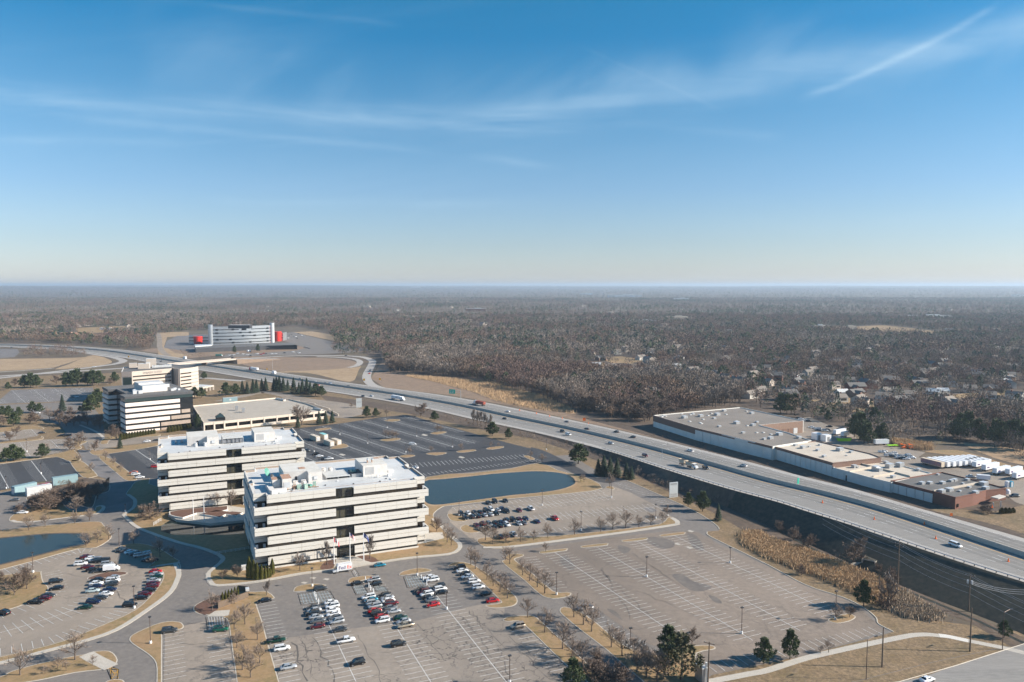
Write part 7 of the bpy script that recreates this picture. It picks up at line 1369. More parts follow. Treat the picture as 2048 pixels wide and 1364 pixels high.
def conifer(kind, rnd, n=1500, h=10.):
    V = []; F = []; tb = MB()
    if kind == 'spruce':
        tb.tube([(0, 0, 0), (0, 0, h * .95)], [.2, .03], 'bark', 6, False)
        for i in range(n):
            t = rnd.random() ** .8; z = h * (.06 + .92 * t); layer = .78 + .22 * math.sin(z * 5.2); R = (1 - t) * h * .27 * layer + .12; a = rnd.random() * 2 * PI; r = R * (.35 + .65 * rnd.random() ** .5)
            p = Vector((math.cos(a) * r, math.sin(a) * r, z - r * .25)); d = Vector((math.cos(a), math.sin(a), -.35 + rnd.gauss(0, .25))).normalized(); s = d.cross(Vector((rnd.gauss(0, .3), rnd.gauss(0, .3), 1))).normalized(); L = .35 + .5 * (1 - t); k = len(V)
            V += [tuple(p - d * L * .6 - s * .2), tuple(p - d * L * .5 + s * .22), tuple(p + d * L * .8)]; F.append((k, k + 1, k + 2))
    elif kind == 'pine':
        tb.tube([(0, 0, 0), (.1, 0, h * .5), (0, .1, h * .9)], [.24, .17, .05], 'bark', 6, False); cl = []
        for i in range(26):
            t = (i + rnd.random()) / 26; z = h * (.2 + .75 * t); R = h * .33 * math.sin(min(1, .25 + t * .9) * PI) ** .7 * rnd.uniform(.45, 1.05); a = i * 2.4 + rnd.random(); c = Vector((math.cos(a) * R, math.sin(a) * R, z)); cl.append((c, h * rnd.uniform(.09, .15))); tb.tube([(0, 0, z - R * .35), tuple(c)], [.07, .03], 'bark', 3, False)
        for i in range(int(n * 1.4)):
            c, r = rnd.choice(cl); o_ = Vector((rnd.gauss(0, 1), rnd.gauss(0, 1), rnd.gauss(0, .6))); o_.normalize(); o_ *= r * rnd.random() ** .4; o_.z *= .7; p = c + o_; d = (o_.normalized() + Vector((rnd.gauss(0, .5), rnd.gauss(0, .5), .5))).normalized(); s = d.cross(Vector((rnd.gauss(0, 1), rnd.gauss(0, 1), .3))).normalized(); L = rnd.uniform(.3, .55); k = len(V)
            V += [tuple(p - s * .22), tuple(p + s * .22), tuple(p + d * L * 1.3)]; F.append((k, k + 1, k + 2))
    else:
        tb.tube([(0, 0, 0), (0, 0, h * .9)], [.12, .03], 'bark', 5, False)
        for i in range(n):
            t = rnd.random(); z = h * (.03 + .97 * t); R = h * .14 * min(1, (1 - t) * 2.2 + .05) * (.5 + .5 * rnd.random() ** .3); a = rnd.random() * 2 * PI; p = Vector((math.cos(a) * R, math.sin(a) * R, z)); d = Vector((math.cos(a) * .4, math.sin(a) * .4, 1)).normalized(); s = Vector((-math.sin(a), math.cos(a), rnd.gauss(0, .3))); k = len(V)
            V += [tuple(p - s * .2), tuple(p + s * .2), tuple(p + d * .7)]; F.append((k, k + 1, k + 2))
    m = {'spruce': 'spruce_green', 'pine': 'pine_green', 'thuja': 'thuja_green'}[kind]; return tb.mesh('trunk'), np_mesh('needles', V, F, [m])
rn = random.Random(3)
for k in range(3): TREES['spruce', k] = conifer('spruce', rn, 1700); TREES['pine', k] = conifer('pine', rn, 1900)
TREES['thuja', 0] = conifer('thuja', rn, 1300, 10.)
t_, c_ = conifer('pine', rn, 900); c_.materials.clear(); c_.materials.append(M('pine_sparse')); TREES['sparse', 0] = (t_, c_)
NB = {'lot': 5, 'round': 3, 'upright': 3, 'shrub': 2, 'spruce': 3, 'pine': 3, 'thuja': 1, 'sparse': 1}
NMS = {'lot': ('bare_tree', 'tree', 8.), 'round': ('bare_tree', 'tree', 8.), 'upright': ('bare_tree', 'tree', 8.), 'shrub': ('bare_shrub', 'shrub', 8.), 'spruce': ('spruce_tree', 'tree', 10.), 'pine': ('pine_tree', 'tree', 10.), 'thuja': ('arborvitae', 'shrub', 10.), 'sparse': ('pine_tree', 'tree', 10.)}
TPOS = []
def plant(kind, x, y, h, label, grp, z=.0, wide=1., real=None):
    nm, cat, h0 = NMS[kind]; k = random.randrange(NB[kind]); t, c = TREES[kind, k]; s = h / h0; r = empty(nm, (x, y, z), random.random() * 6.28, label, cat, grp); r.scale = (s * wide, s * wide, s); link('trunk', t, r); link('crown', c, r); TPOS.append((x, y)); return r
def trees(tile, kind, lst, phrase, grp, frm='', wide=1., z=0.1):
    if kind == 'lot': wide *= 1.12
    nm = {'lot': 'bare tree', 'round': 'spreading bare tree', 'upright': 'pale upright bare tree', 'shrub': 'bare shrub', 'spruce': 'dark spruce', 'pine': 'dark round pine', 'thuja': 'narrow arborvitae', 'sparse': 'thin brownish pine'}[kind]
    for i, (x, yb, yt) in enumerate(lst):
        X, Y = W(tile, x, yb); h = max(1.5, px_top(X, Y, T(tile, x, yt)[1])) * 1.04
        plant(kind, X, Y, h, f'{nm} {phrase}' if len(lst) == 1 else f'{nm}, {ORD[i]} {("from " + frm + " ") if frm else ""}{phrase}', grp, z, wide)
gT = 'bare trees on the lot verges'
trees('A1', 'lot', [(601, 1190, 985)], 'at the crossing of path and curved road', gT); trees('A1', 'lot', [(160, 1312, 1105)], 'at the lower western verge', gT); trees('A1', 'round', [(215, 620, 430), (115, 670, 480), (20, 600, 480), (190, 580, 440)], 'on the round island', gT, 'its tip'); trees('A1', 'lot', [(780, 250, 150), (690, 282, 170), (870, 225, 110)], 'at the end of the western pond', gT, 'the water')
trees('A1', 'lot', [(1070, 262, 155), (1280, 365, 225), (1385, 375, 280), (1215, 440, 350)], 'in the shaded verge of the round lot', gT, 'the lamp'); trees('A1', 'lot', [(1700, 795, 650), (1875, 742, 650)], 'beside the bin enclosure', gT, 'the road'); trees('A1', 'lot', [(1960, 905, 740), (1875, 945, 800), (1895, 1092, 950), (1940, 1270, 1080), (2005, 1330, 1150)], 'along the verge east of the south lot', gT, 'the enclosure')
trees('A1', 'round', [(1780, 545, 450), (1900, 525, 415)], 'in the lawn tip by the office corner', gT, 'the road'); trees('A1', 'lot', [(230, 152, 40), (362, 122, 20), (600, 97, 0), (718, 78, 0)], 'north of the western pond', gT, 'the picture edge'); trees('A1', 'lot', [(462, 1258, 1170), (530, 1278, 1190), (360, 1305, 1240), (740, 1238, 1160)], 'small, on the island south of the curved road', gT, 'the path'); trees('A1', 'shrub', [(780, 480, 425), (925, 455, 395)], 'on the mulch island of the round lot', gT, 'the kerb')
trees('A2', 'lot', [(30, 1212, 1060), (12, 1030, 870)], 'by the two parked cars of the western verge', gT, 'below'); trees('A2', 'upright', [(85, 672, 560)], 'on the grass tip before the office lot', gT); trees('A2', 'lot', [(352, 475, 330)], 'on the lawn before the office facade', gT); trees('A2', 'upright', [(568, 430, 260), (912, 378, 210)], 'in the mulch beds by the entrance', gT, 'the arborvitae'); trees('A2', 'round', [(1445, 162, 20)], 'large, at the office corner walk', gT); trees('A2', 'lot', [(1530, 247, 110), (1562, 272, 150)], 'on the lawn tip east of the office', gT, 'the office')
trees('A2', 'lot', [(1835, 232, 90), (1895, 262, 130), (2000, 252, 150)], 'at the rounded start of the long verge', gT, 'the mulch ring'); trees('A2', 'lot', [(1718, 427, 290), (1755, 462, 310), (1848, 547, 410), (1898, 597, 480), (1952, 642, 490), (2012, 697, 540)], 'on the verge east of the office lot', gT, 'the long verge'); trees('A2', 'lot', [(1995, 387, 290), (2030, 422, 290)], 'at the head of the eastern verge', gT, 'the road')
trees('A3', 'lot', [(85, 512, 390), (140, 557, 415), (203, 607, 460), (262, 657, 480)], 'along the verge before the east lot', gT, 'its head'); trees('A3', 'lot', [(125, 848, 695), (262, 970, 785), (405, 1102, 885), (480, 1167, 1010), (563, 1232, 1030), (680, 1230, 1090)], 'along the verge beside the cracked lot', gT, 'the tan car'); trees('A3', 'lot', [(495, 848, 670), (572, 908, 715), (637, 962, 780)], 'around the silver pickup', gT, 'the verge tip'); trees('A3', 'lot', [(795, 1088, 905), (880, 1158, 955), (975, 1180, 1005), (1060, 1230, 1040), (1000, 1290, 1100), (1075, 1330, 1110), (1160, 1365, 1110), (1210, 1330, 1150)], 'of the thicket at the east lot corner', gT, 'the pickup')
trees('A3', 'round', [(1440, 1062, 925)], 'on the island behind the tall pine', gT); trees('A3', 'shrub', [(650, 1330, 1150), (720, 1364, 1180), (800, 1364, 1170), (700, 1260, 1120), (860, 1390, 1200)], 'in the purple brown thicket by the drive', gT, 'the verge', 1.3)
trees('A3', 'lot', [(70, 245, 130), (173, 232, 150), (287, 210, 100), (500, 187, 65), (710, 162, 45), (807, 144, 10), (910, 134, -10), (1015, 127, 30), (1110, 107, 15), (1207, 97, 5)], 'along the long verge of the pond lot', gT, 'its rounded start'); trees('A3', 'lot', [(270, 322, 250)], 'tiny, on the first kerbed oval of the east lot', gT); trees('B3', 'lot', [(1243, 1180, 1090)], 'small, at the rounded end of the long verge', gT)
trees('A4', 'shrub', [(100, 155, 55), (205, 228, 98), (320, 285, 150)], 'on the creek bank before the culvert', gT, 'the light mast'); trees('A4', 'round', [(680, 430, 195)], 'big rounded, beside the culvert', gT, wide=1.25); trees('A4', 'shrub', [(890, 492, 400), (980, 545, 430), (1020, 560, 460)], 'between culvert and utility pole', gT, 'the culvert'); trees('A4', 'upright', [(965, 785, 540)], 'rising from shrubs beside the dark pine', gT, wide=1.4); trees('A4', 'shrub', [(930, 780, 640), (1000, 760, 650)], 'at the foot of the upright bare tree', gT, 'the pine')
trees('A4', 'round', [(652, 848, 735)], 'on the last tree island of the east lot', gT); trees('A4', 'lot', [(545, 875, 745)], 'thin, beside the lamp of the last tree island', gT); trees('A4', 'shrub', [(270, 508, 410)], 'at the lot edge before the reeds', gT); trees('A4', 'lot', [(485, 1128, 1030), (420, 1133, 1075)], 'small, on the grass edge by the sidewalk', gT, 'the sidewalk')
trees('B3', 'lot', [(783, 938, 835)], 'on the small island at the far end of the pond lot', gT); trees('B3', 'lot', [(575, 897, 840), (550, 892, 840)], 'on the pond tip', gT, 'the drive'); trees('B3', 'lot', [(240, 742, 670), (150, 707, 650)], 'at the corner of the dark lot', gT, 'the drive')
trees('B2', 'round', [(1320, 372, 250)], 'pale, between dark lot and highway', gT, wide=1.3); trees('B2', 'upright', [(1740, 440, 330), (1770, 448, 335), (1800, 455, 345), (1835, 462, 350), (1870, 468, 365)], 'of the poplar row by the highway', gT, 'the low pine'); trees('B2', 'lot', [(1045, 372, 310), (760, 305, 265), (990, 370, 325)], 'small, around the garage drive', gT, 'the dark lot'); trees('B2', 'round', [(365, 442, 255)], 'big dark, at the garage corner', gT)
trees('B2', 'lot', [(1035, 547, 480), (1065, 550, 490), (1095, 550, 485), (1125, 550, 490)], 'on the tree oval of the dark lot', gT, 'the white van'); trees('B2', 'lot', [(1232, 682, 620), (1400, 660, 610), (1643, 645, 590), (1450, 500, 440), (1480, 498, 440), (1882, 620, 575), (1942, 615, 580)], 'on the grass ovals of the dark lot', gT, 'the office')
trees('B1', 'round', [(755, 652, 555), (895, 545, 425), (930, 560, 450)], 'beside the striped office drive', gT, 'the road'); trees('B1', 'lot', [(625, 742, 670), (730, 822, 745), (905, 767, 700), (965, 817, 750), (845, 722, 650), (600, 640, 580), (570, 650, 600), (650, 560, 495), (395, 405, 300), (380, 640, 590)], 'on the western verges', gT, 'the sealed lot'); trees('B1', 'shrub', [(1195, 1188, 1035)], 'large rounded, at the corner of the farther office', gT, wide=1.5)
trees('B1', 'lot', [(1460, 1120, 1015), (1690, 1102, 1005), (1740, 1110, 1020), (1850, 1117, 990)], 'in the plaza planters', gT, 'the flagpoles', z=1.9); trees('B1', 'lot', [(610, 1152, 1015), (715, 1203, 1110)], 'on the median above the pond', gT, 'the sheds')
trees('B1', 'shrub', [(260, 1090, 985), (330, 1105, 955), (400, 1110, 950), (455, 1080, 930), (150, 1140, 1060), (420, 1030, 930)], 'of the brown clump beside the sheds', gT, 'the road', 1.5); trees('B1', 'round', [(540, 1060, 905), (600, 1070, 885), (660, 1050, 880), (720, 1060, 880), (780, 1030, 890), (640, 970, 860), (850, 950, 860), (560, 985, 880)], 'of the dark thicket in shade', gT, 'the sheds', 1.0)
gP = 'evergreens around the lots'
trees('A3', 'pine', [(490, 1410, 1185)], 'in the bottom thicket by the drive', gP); trees('A3', 'pine', [(1250, 1215, 925)], 'tallest, at the east lot corner', gP, wide=.95); trees('A3', 'sparse', [(1355, 1350, 990)], 'behind the monument sign', gP, wide=1.1); trees('A3', 'pine', [(2015, 1220, 1018)], 'lower of two on the grass edge', gP); trees('A4', 'pine', [(175, 1182, 955)], 'higher of two on the grass edge', gP, wide=.85); trees('A4', 'pine', [(765, 762, 560)], 'dense, at the reeds end of the east lot', gP, wide=.9); trees('A4', 'pine', [(1890, 1010, 880)], 'low, at the boulevard corner', gP)
trees('A2', 'thuja', [(10, 548, 420), (45, 547, 435), (75, 542, 445), (98, 532, 448), (115, 527, 450), (132, 508, 388)], 'of the row at the office corner', gP, 'the cabinet'); trees('A1', 'thuja', [(1995, 540, 378), (2030, 545, 400)], 'beside the utility cabinet', gP, 'the cabinet'); trees('A1', 'thuja', [(1780, 712, 650), (1805, 705, 640), (1830, 698, 630), (1855, 690, 622), (1880, 682, 610), (1903, 675, 605)], 'along the bin enclosure', gP, 'the road')
trees('B3', 'pine', [(530, 752, 600)], 'wide, beside the sealed drive', gP, wide=1.5); trees('B3', 'spruce', [(690, 842, 715), (735, 848, 688), (785, 838, 700), (840, 857, 712), (915, 872, 745), (955, 875, 770)], 'of the group by the pond drive', gP, 'the wide pine', 1.25); trees('B3', 'pine', [(1410, 1092, 985), (1525, 1132, 978)], 'beside the tall grey sign', gP, 'the sign'); trees('B3', 'spruce', [(1650, 1205, 1072)], 'thin, on the slope beyond the two pines', gP)
trees('B2', 'pine', [(1425, 407, 333)], 'low, behind the dark lot', gP, wide=1.2); trees('B2', 'pine', [(1890, 527, 420)], 'on the highway bank by the poplars', gP, wide=1.3); trees('B2', 'pine', [(2020, 552, 470)], 'small, farther along the highway bank', gP); trees('B2', 'spruce', [(335, 462, 370), (505, 437, 330), (558, 432, 330), (610, 422, 325)], 'at the garage end', gP, 'the big bare tree', 1.1); trees('B2', 'pine', [(885, 382, 293), (957, 377, 308)], 'on the dark lot head', gP, 'the sign')
trees('C2', 'spruce', [(690, 962, 830), (740, 962, 838), (800, 955, 812), (835, 950, 815), (890, 928, 808), (930, 928, 798), (1015, 935, 800), (1040, 937, 788), (1070, 937, 782), (1110, 937, 798), (1155, 932, 820), (1215, 952, 798), (1270, 967, 848), (1305, 952, 812), (1350, 962, 802), (1385, 968, 840)], 'in the row behind the garage', gP, 'the garage', 1.15); trees('C2', 'pine', [(1440, 985, 860), (1500, 988, 885), (520, 982, 850), (620, 970, 860), (300, 812, 738), (200, 1000, 895), (270, 1005, 900)], 'around the garage row', gP, 'its end', 1.2)
trees('B1', 'spruce', [(960, 628, 528)], 'beside the drive of the striped office', gP); trees('B1', 'spruce', [(500, 332, 200)], 'tall, between the western lots', gP); trees('B1', 'pine', [(340, 702, 595), (105, 727, 600), (50, 735, 630), (160, 722, 625)], 'on the verge between western lots', gP, 'the road', 1.2); trees('B1', 'pine', [(1585, 482, 362)], 'at the garage corner beside the hedge', gP, wide=.7)
trees('B1', 'pine', [(245, 142, 28), (290, 140, 40), (195, 142, 45), (530, 132, 22), (580, 130, 10), (620, 128, -4), (700, 127, 22), (740, 128, 5), (790, 122, 10), (915, 102, 18), (65, 160, 100), (260, 342, 255), (315, 342, 270), (70, 385, 290), (150, 380, 300), (110, 452, 345), (20, 370, 292), (730, 342, 205), (780, 275, 155), (690, 345, 250), (640, 335, 290)], 'of the western evergreens', gP, 'the striped office', 1.1)
trees('B1', 'thuja', [(970 + 22 * i, 560 - 4.2 * i, 512 - 3.2 * i) for i in range(13)], 'of the hedge before the striped office', gP, 'the drive', 2.2); trees('B1', 'thuja', [(1350 + 24 * i, 500 - 4 * i, 452 - 3.5 * i) for i in range(8)], 'of the hedge at the tan end', gP, 'the door', 2.2)
trees('B1', 'round', [(480, 440, 330), (530, 450, 345), (590, 445, 340), (640, 430, 350), (700, 440, 330), (760, 450, 340), (800, 470, 360), (570, 380, 290), (450, 400, 310), (240, 430, 340), (290, 430, 330), (130, 520, 440), (30, 440, 360), (80, 570, 480), (560, 640, 530), (640, 600, 500), (450, 115, 30), (120, 130, 60), (880, 120, 60), (960, 500, 440)], 'on the shaded western grounds', gT, 'the striped office', 1.2)
trees('O1', 'pine', [(780, 525, 410), (1150, 505, 385)], 'before the low charcoal building', gP, 'the overpass', .8)
trees('B4', 'pine', [(740, 562, 345), (690, 540, 360), (800, 592, 430), (770, 585, 440), (850, 452, 305), (920, 582, 430), (880, 560, 450), (1540, 562, 355), (1500, 550, 400), (1600, 542, 340), (1680, 562, 395), (1720, 580, 440), (1820, 602, 400), (1870, 605, 420), (1930, 600, 410), (1980, 602, 405), (2035, 642, 440)], 'of the evergreens behind the yard', gP, 'the skip', .9)
trees('B4', 'pine', [(100, 352, 190), (150, 355, 200), (185, 350, 205), (215, 310, 190), (480, 412, 325), (585, 342, 290), (440, 352, 280)], 'behind the loading court', gP, 'the big hall', .8)
trees('B4', 'shrub', [(1760, 1152, 1065), (1720, 1130, 1060)], 'beside the brick end', gT, 'the porch', 1.4); trees('B4', 'thuja', [(1870 + 30 * i, 1150 - 2 * i, 1105) for i in range(4)], 'of the low hedge by the brick porch', gP, 'the porch', 3.); 
# ------------------------------------------------------------------ woods: low detail trees merged or scattered
mat('wood_brown', (.175, .118, .082), .95, var=.25, scale=.05); mat('wood_red', (.155, .102, .082), .95, var=.2, scale=.05); mat('wood_grey', (.158, .127, .103), .95, var=.25, scale=.05); mat('wood_pale', (.235, .19, .155), .95, var=.2, scale=.05)
WM = ['wood_brown', 'wood_red', 'wood_grey', 'wood_pale', 'spruce_green', 'pine_green', 'bark_pale']
def fuzz(kind, n, rng, h=1., w=.36):
    """unit height tree: n slivers; returns V (k,3,3)"""
    if kind == 'bare':
        th = rng.random(n) * 2 * PI; u = rng.random(n) ** .3; ct = rng.uniform(-.55, 1, n); st = np.sqrt(1 - ct ** 2); w = .40; c = np.stack([np.cos(th) * st * w * u, np.sin(th) * st * w * u, .62 + ct * .36 * u], 1)
        d = c - np.array([0, 0, .2]); d /= np.linalg.norm(d, axis=1)[:, None]; d += rng.normal(0, .35, (n, 3)); d /= np.linalg.norm(d, axis=1)[:, None]; L = rng.uniform(.07, .14, n)[:, None]
        s = np.cross(d, rng.normal(0, 1, (n, 3))); s /= np.linalg.norm(s, axis=1)[:, None]; wd = rng.uniform(.014, .032, n)[:, None] * (90 / max(n, 30)) ** .5
        T_ = np.stack([c - d * L * .5 - s * wd, c - d * L * .4 + s * wd, c + d * L * .6], 1)
        tr = np.array([[[-.014, 0, 0], [.014, 0, 0], [0, 0, .75]], [[0, -.014, 0], [0, .014, 0], [.02, 0, .75]], [[0, 0, .2], [.02, 0, .25], [.2, .1, .75]], [[0, 0, .25], [0, .02, .3], [-.15, .16, .8]], [[0, 0, .22], [.02, 0, .27], [-.05, -.22, .75]]]); return np.concatenate([T_, tr])
    t = rng.random(n) ** .75; R = (1 - t) * (.2 if kind == 'spruce' else .26) * (1 if kind == 'spruce' else 1.3) + .02
    if kind == 'pine': R = .27 * np.sin(np.clip(.2 + t * .85, 0, 1) * PI) ** .7
    th = rng.random(n) * 2 * PI; z = (.08 if kind == 'spruce' else .2) + t * (.92 if kind == 'spruce' else .78); r = R * rng.random(n) ** .4; c = np.stack([np.cos(th) * r, np.sin(th) * r, z], 1)
    d = np.stack([np.cos(th), np.sin(th), rng.normal(-.2, .4, n)], 1); s = np.cross(d, rng.normal(0, 1, (n, 3))); s /= np.linalg.norm(s, axis=1)[:, None]; k = .055 * (90 / max(n, 30)) ** .5
    T_ = np.stack([c - s * k, c + s * k, c + d * k * 1.7], 1); tr = np.array([[[-.012, 0, 0], [.012, 0, 0], [0, 0, .8]]]); return np.concatenate([T_, tr])
def tone(X, Y, m, sc):
    for i, (a, b) in enumerate(zip(X, Y)):
        if m[i] < 4:
            v = noise.noise(Vector((a / sc, b / sc, 4.4))) + RNG.normal(0, .12); m[i] = 1 if v > .22 else (0 if v > -.05 else (2 if v > -.3 else 3))
    return m
def merge(points, hs, kinds, n, rng, widths=1.):
    """points (k,3), hs heights, kinds material index per tree"""
    var = {m: [fuzz('bare' if m in (0, 1, 2, 3, 6) else ('spruce' if m == 4 else 'pine'), n, rng) for _ in range(5)] for m in set(kinds.tolist())}; Vs = []; Ms = []
    for m in var:
        for j in range(5):
            sel = np.where((kinds == m) & (np.arange(len(kinds)) % 5 == j))[0]
            if not len(sel): continue
            B = var[m][j]; a = rng.random(len(sel)) * 2 * PI; ca, sa = np.cos(a)[:, None, None], np.sin(a)[:, None, None]; x, y, z = B[None, :, :, 0], B[None, :, :, 1], B[None, :, :, 2]; h = hs[sel][:, None, None]; w = h * rng.uniform(.85, 1.35, len(sel))[:, None, None]
            P = np.stack([(x * ca - y * sa) * w + points[sel, 0][:, None, None], (x * sa + y * ca) * w + points[sel, 1][:, None, None], z * h + points[sel, 2][:, None, None]], -1); Vs.append(P.reshape(-1, 3)); Ms.append(np.full(P.shape[0] * P.shape[1], m))
    V = np.concatenate(Vs); return V, np.arange(len(V)).reshape(-1, 3), np.concatenate(Ms)
def pick(rng, n, ev=.1, wood=False, clump=None):
    p = np.array([.30, .22, .22, .10, .0, .0, .0]) if not wood else np.array([.28, .05, .42, .16, 0, 0, .02]); p = p / p.sum() * (1 - ev); p[4] = ev * .5; p[5] = ev * .5; return rng.choice(7, n, p=p / p.sum())
NOWOOD = [[G(*p) for p in pts] for pts in [campus, far_campus,
    [(-900, 1000), (-900, 700), (-60, 685), (0, 684), (160, 688), (300, 700), (312, 668), (375, 662), (560, 655), (600, 650), (655, 662), (672, 684), (700, 697), (745, 703), (768, 712), (778, 745), (810, 747), (945, 757), (1030, 782), (1100, 800), (1156, 824), (1225, 839), (1300, 846), (1310, 835), (1480, 808), (1560, 822), (1600, 838), (1690, 845), (1712, 865), (1780, 888), (1870, 885), (1990, 890), (2120, 935), (2500, 1000), (2500, 1500), (-900, 1500)]]]
CLEAR = [[G(*p) for p in pts] for pts in [[(1685, 655), (1770, 650), (1890, 664), (1920, 674), (1700, 668)], [(1560, 657), (1680, 653), (1700, 664), (1600, 662)], [(1190, 716), (1240, 712), (1300, 722), (1240, 730)], [(1340, 640), (1385, 636), (1400, 642), (1350, 646)], [(1900, 790), (1990, 780), (2048, 786), (1920, 798)], [(1620, 800), (1720, 795), (1800, 812), (1700, 825)], [(1100, 729), (1200, 724), (1290, 745), (1200, 752)], [(855, 685), (900, 683), (905, 690), (860, 692)], [(150, 656), (250, 652), (260, 664), (160, 668)], [(60, 668), (160, 664), (250, 675), (120, 682)]]]
for i, c in enumerate(CLEAR): sheet('meadow', c, .06, 'lawn')
# houses
HP = {}
def house_protos():
    for k, (w_, l_, h_, rf, wl, extra) in enumerate([(9, 14, 4.5, 'roof_brown', 'wall_white', 0), (9, 17, 4.2, 'roof_dark', 'brick_tan', 1), (10, 13, 6.5, 'roof_brown', 'hotel_beige', 1), (8, 11, 3.2, 'roof_white', 'wall_bright', 0), (11, 18, 6.8, 'roof_dark', 'brick_red', 1), (9, 12, 5.5, 'roof_brown', 'hotel_beige', 0)]):
        def gable(x0, x1, y0, y1, h, rise, wl, rf):
            a = MB(); b = MB(); ym = (y0 + y1) / 2; a.box(((x0 + x1) / 2, ym, 0), (x1 - x0, y1 - y0, h), wl, skip_bottom=True)
            for x in (x0, x1): a.face([(x, y0, h), (x, y1, h), (x, ym, h + rise)], wl)
            o = .5; b.face([(x0 - o, y0 - o, h - .2), (x1 + o, y0 - o, h - .2), (x1 + o, ym, h + rise + .05), (x0 - o, ym, h + rise + .05)], rf); b.face([(x1 + o, y1 + o, h - .2), (x0 - o, y1 + o, h - .2), (x0 - o, ym, h + rise + .05), (x1 + o, ym, h + rise + .05)], rf); return a, b
        a, b = gable(-l_ / 2, l_ / 2, -w_ / 2, w_ / 2, h_, w_ * .32, wl, rf)
        if extra:
            a2, b2 = gable(-3.5, 3.5, -3, 3, h_ * .9, 2.4, wl, rf)
            for src, dst in ((a2, a), (b2, b)):
                n = len(dst.v); dst.v += [(-y - l_ * .22, x - w_ / 2 - 1, z) for x, y, z in src.v]; dst.f += [tuple(i + n for i in f) for f in src.f]; dst.m += [dst.mi(src.mats[m]) for m in src.m]
        g = MB(); g.box((l_ * .2, -w_ / 2 - .03, h_ * .35), (l_ * .4, .1, 1.5), 'glass_black')
        c = MB(); c.box((l_ * .2, .8, h_), (1, 1, w_ * .32 + 1.2), 'brick_red'); HP[k] = (a.mesh('wall'), b.mesh('roof'), g.mesh('window'), c.mesh('chimney'))
house_protos()
HN = ['white sided house with a brown roof', 'long tan brick house with a dark roof', 'tall beige house with a brown roof', 'small white building with a pale roof', 'large brick house with a dark hipped wing', 'cream house with a brown roof']
HPOS = []
def house(x, y, k, rz, label, grp, s=1.): 
    w, r_, g, c = HP[k]; r = empty('house', (x, y, terrain_z(x, y)), rz, label, 'house', grp); r.scale = (s, s, s); link('wall', w, r); link('roof', r_, r); link('window', g, r); link('chimney', c, r); HPOS.append((x, y, 11 * s)); return r
named = [('B3', 985, 45, 1, 'before the wood where the highway bends'), ('B3', 1035, 50, 5, 'gable lit, beside the dark roofed one at the wood'), ('B3', 1450, 30, 2, 'above the big wood'), ('B3', 1580, 65, 4, 'at the upper edge of the big wood'), ('B3', 1860, 80, 0, 'row end above the hall roof'), ('B3', 1930, 55, 5, 'second above the hall roof'), ('B3', 1910, 215, 0, 'right behind the big brown hall'), ('B4', 590, 190, 3, 'shed like, by the pale fence'), ('B4', 560, 245, 0, 'below the pale fence'), ('B4', 970, 115, 4, 'with steep roof, among red brown trees'), ('B4', 1320, 185, 3, 'at the long lawn'), ('B4', 1390, 180, 3, 'second shed at the long lawn'), ('B4', 1060, 290, 4, 'dark gabled, above the yard pines'), ('B4', 940, 300, 1, 'dark, farther toward the hall'), ('B4', 1440, 290, 2, 'big gabled, past the yard pines'), ('B4', 1120, 215, 0, 'with bright wall above the dark gables'), ('B4', 1940, 385, 0, 'alone behind the eastern evergreens'), ('B4', 1800, 165, 1, 'wide blue grey, in the eastern trees'), ('B4', 240, 70, 3, 'pale, high above the hall'), ('B4', 700, 200, 1, 'grey, past the pale fence'), ('B4', 730, 275, 2, 'half hidden by brown trees'), ('B4', 330, 45, 5, 'tan, high above the hall'), ('B4', 30, 45, 0, 'bright, at the hall corner skyline'), ('C4', 475, 880, 3, 'white, at the meadow in the wood'), ('C4', 620, 905, 0, 'at the meadow beside the tall spruce'), ('C4', 750, 905, 1, 'dark, in the shade of the tall spruce'), ('C4', 940, 985, 5, 'sunlit gable, amid the wood edge'), ('C4', 1600, 880, 0, 'white gabled, above the wood'), ('C4', 1060, 770, 1, 'long tan, in the brown trees'), ('C4', 930, 810, 0, 'white, above the wood edge'), ('C4', 1335, 800, 3, 'white, in the brown treetops'), ('C4', 1470, 955, 5, 'beside the dark rounded evergreen'), ('C3', 590, 845, 1, 'lone, at the clearing by the ramp wood'), ('C3', 1190, 765, 1, 'blue grey, over the wood'), ('C3', 1400, 805, 5, 'pink lit gable, over the wood'), ('C3', 1170, 595, 1, 'long, in the red brown trees'), ('C5', 360, 735, 0, 'with teal wall in the middle distance'), ('C5', 220, 635, 4, 'green roofed, in the middle distance'), ('C5', 620, 615, 3, 'bright, in the middle distance'), ('C5', 60, 680, 0, 'at the left of the middle distance')]
rh = random.Random(21)
for t, x, y, k, ph in named: X, Y = W(t, x, y + 8); house(X, Y, k, rh.uniform(-.6, .9), HN[k].split(' with')[0] + ', ' + ph, 'houses in the near suburb', 1.05)
def ok(x, y): return not any(inside((x, y), p) for p in NOWOOD + CLEAR)
def suburb(n, x0, x1, y0, y1, lab, grp, ks, s=1.0):
    c = 0
    while c < n:
        px, py = rh.uniform(x0, x1), rh.uniform(y0, y1); X, Y = G(px, py)
        if not ok(X, Y) or inside((X, Y), WOOD): continue
        if any((X - a) ** 2 + (Y - b) ** 2 < 26 ** 2 for a, b, _ in HPOS): continue
        house(X, Y, rh.choice(ks), rh.choice([.1, .4, .9, 1.6, 2.2, -.4]), lab, grp, s); c += 1
WOOD = [G(*p) for p in [(778, 745), (1300, 850), (1310, 835), (1480, 812), (1500, 790), (1380, 765), (1250, 745), (1100, 722), (1000, 712), (900, 706), (770, 700)]]
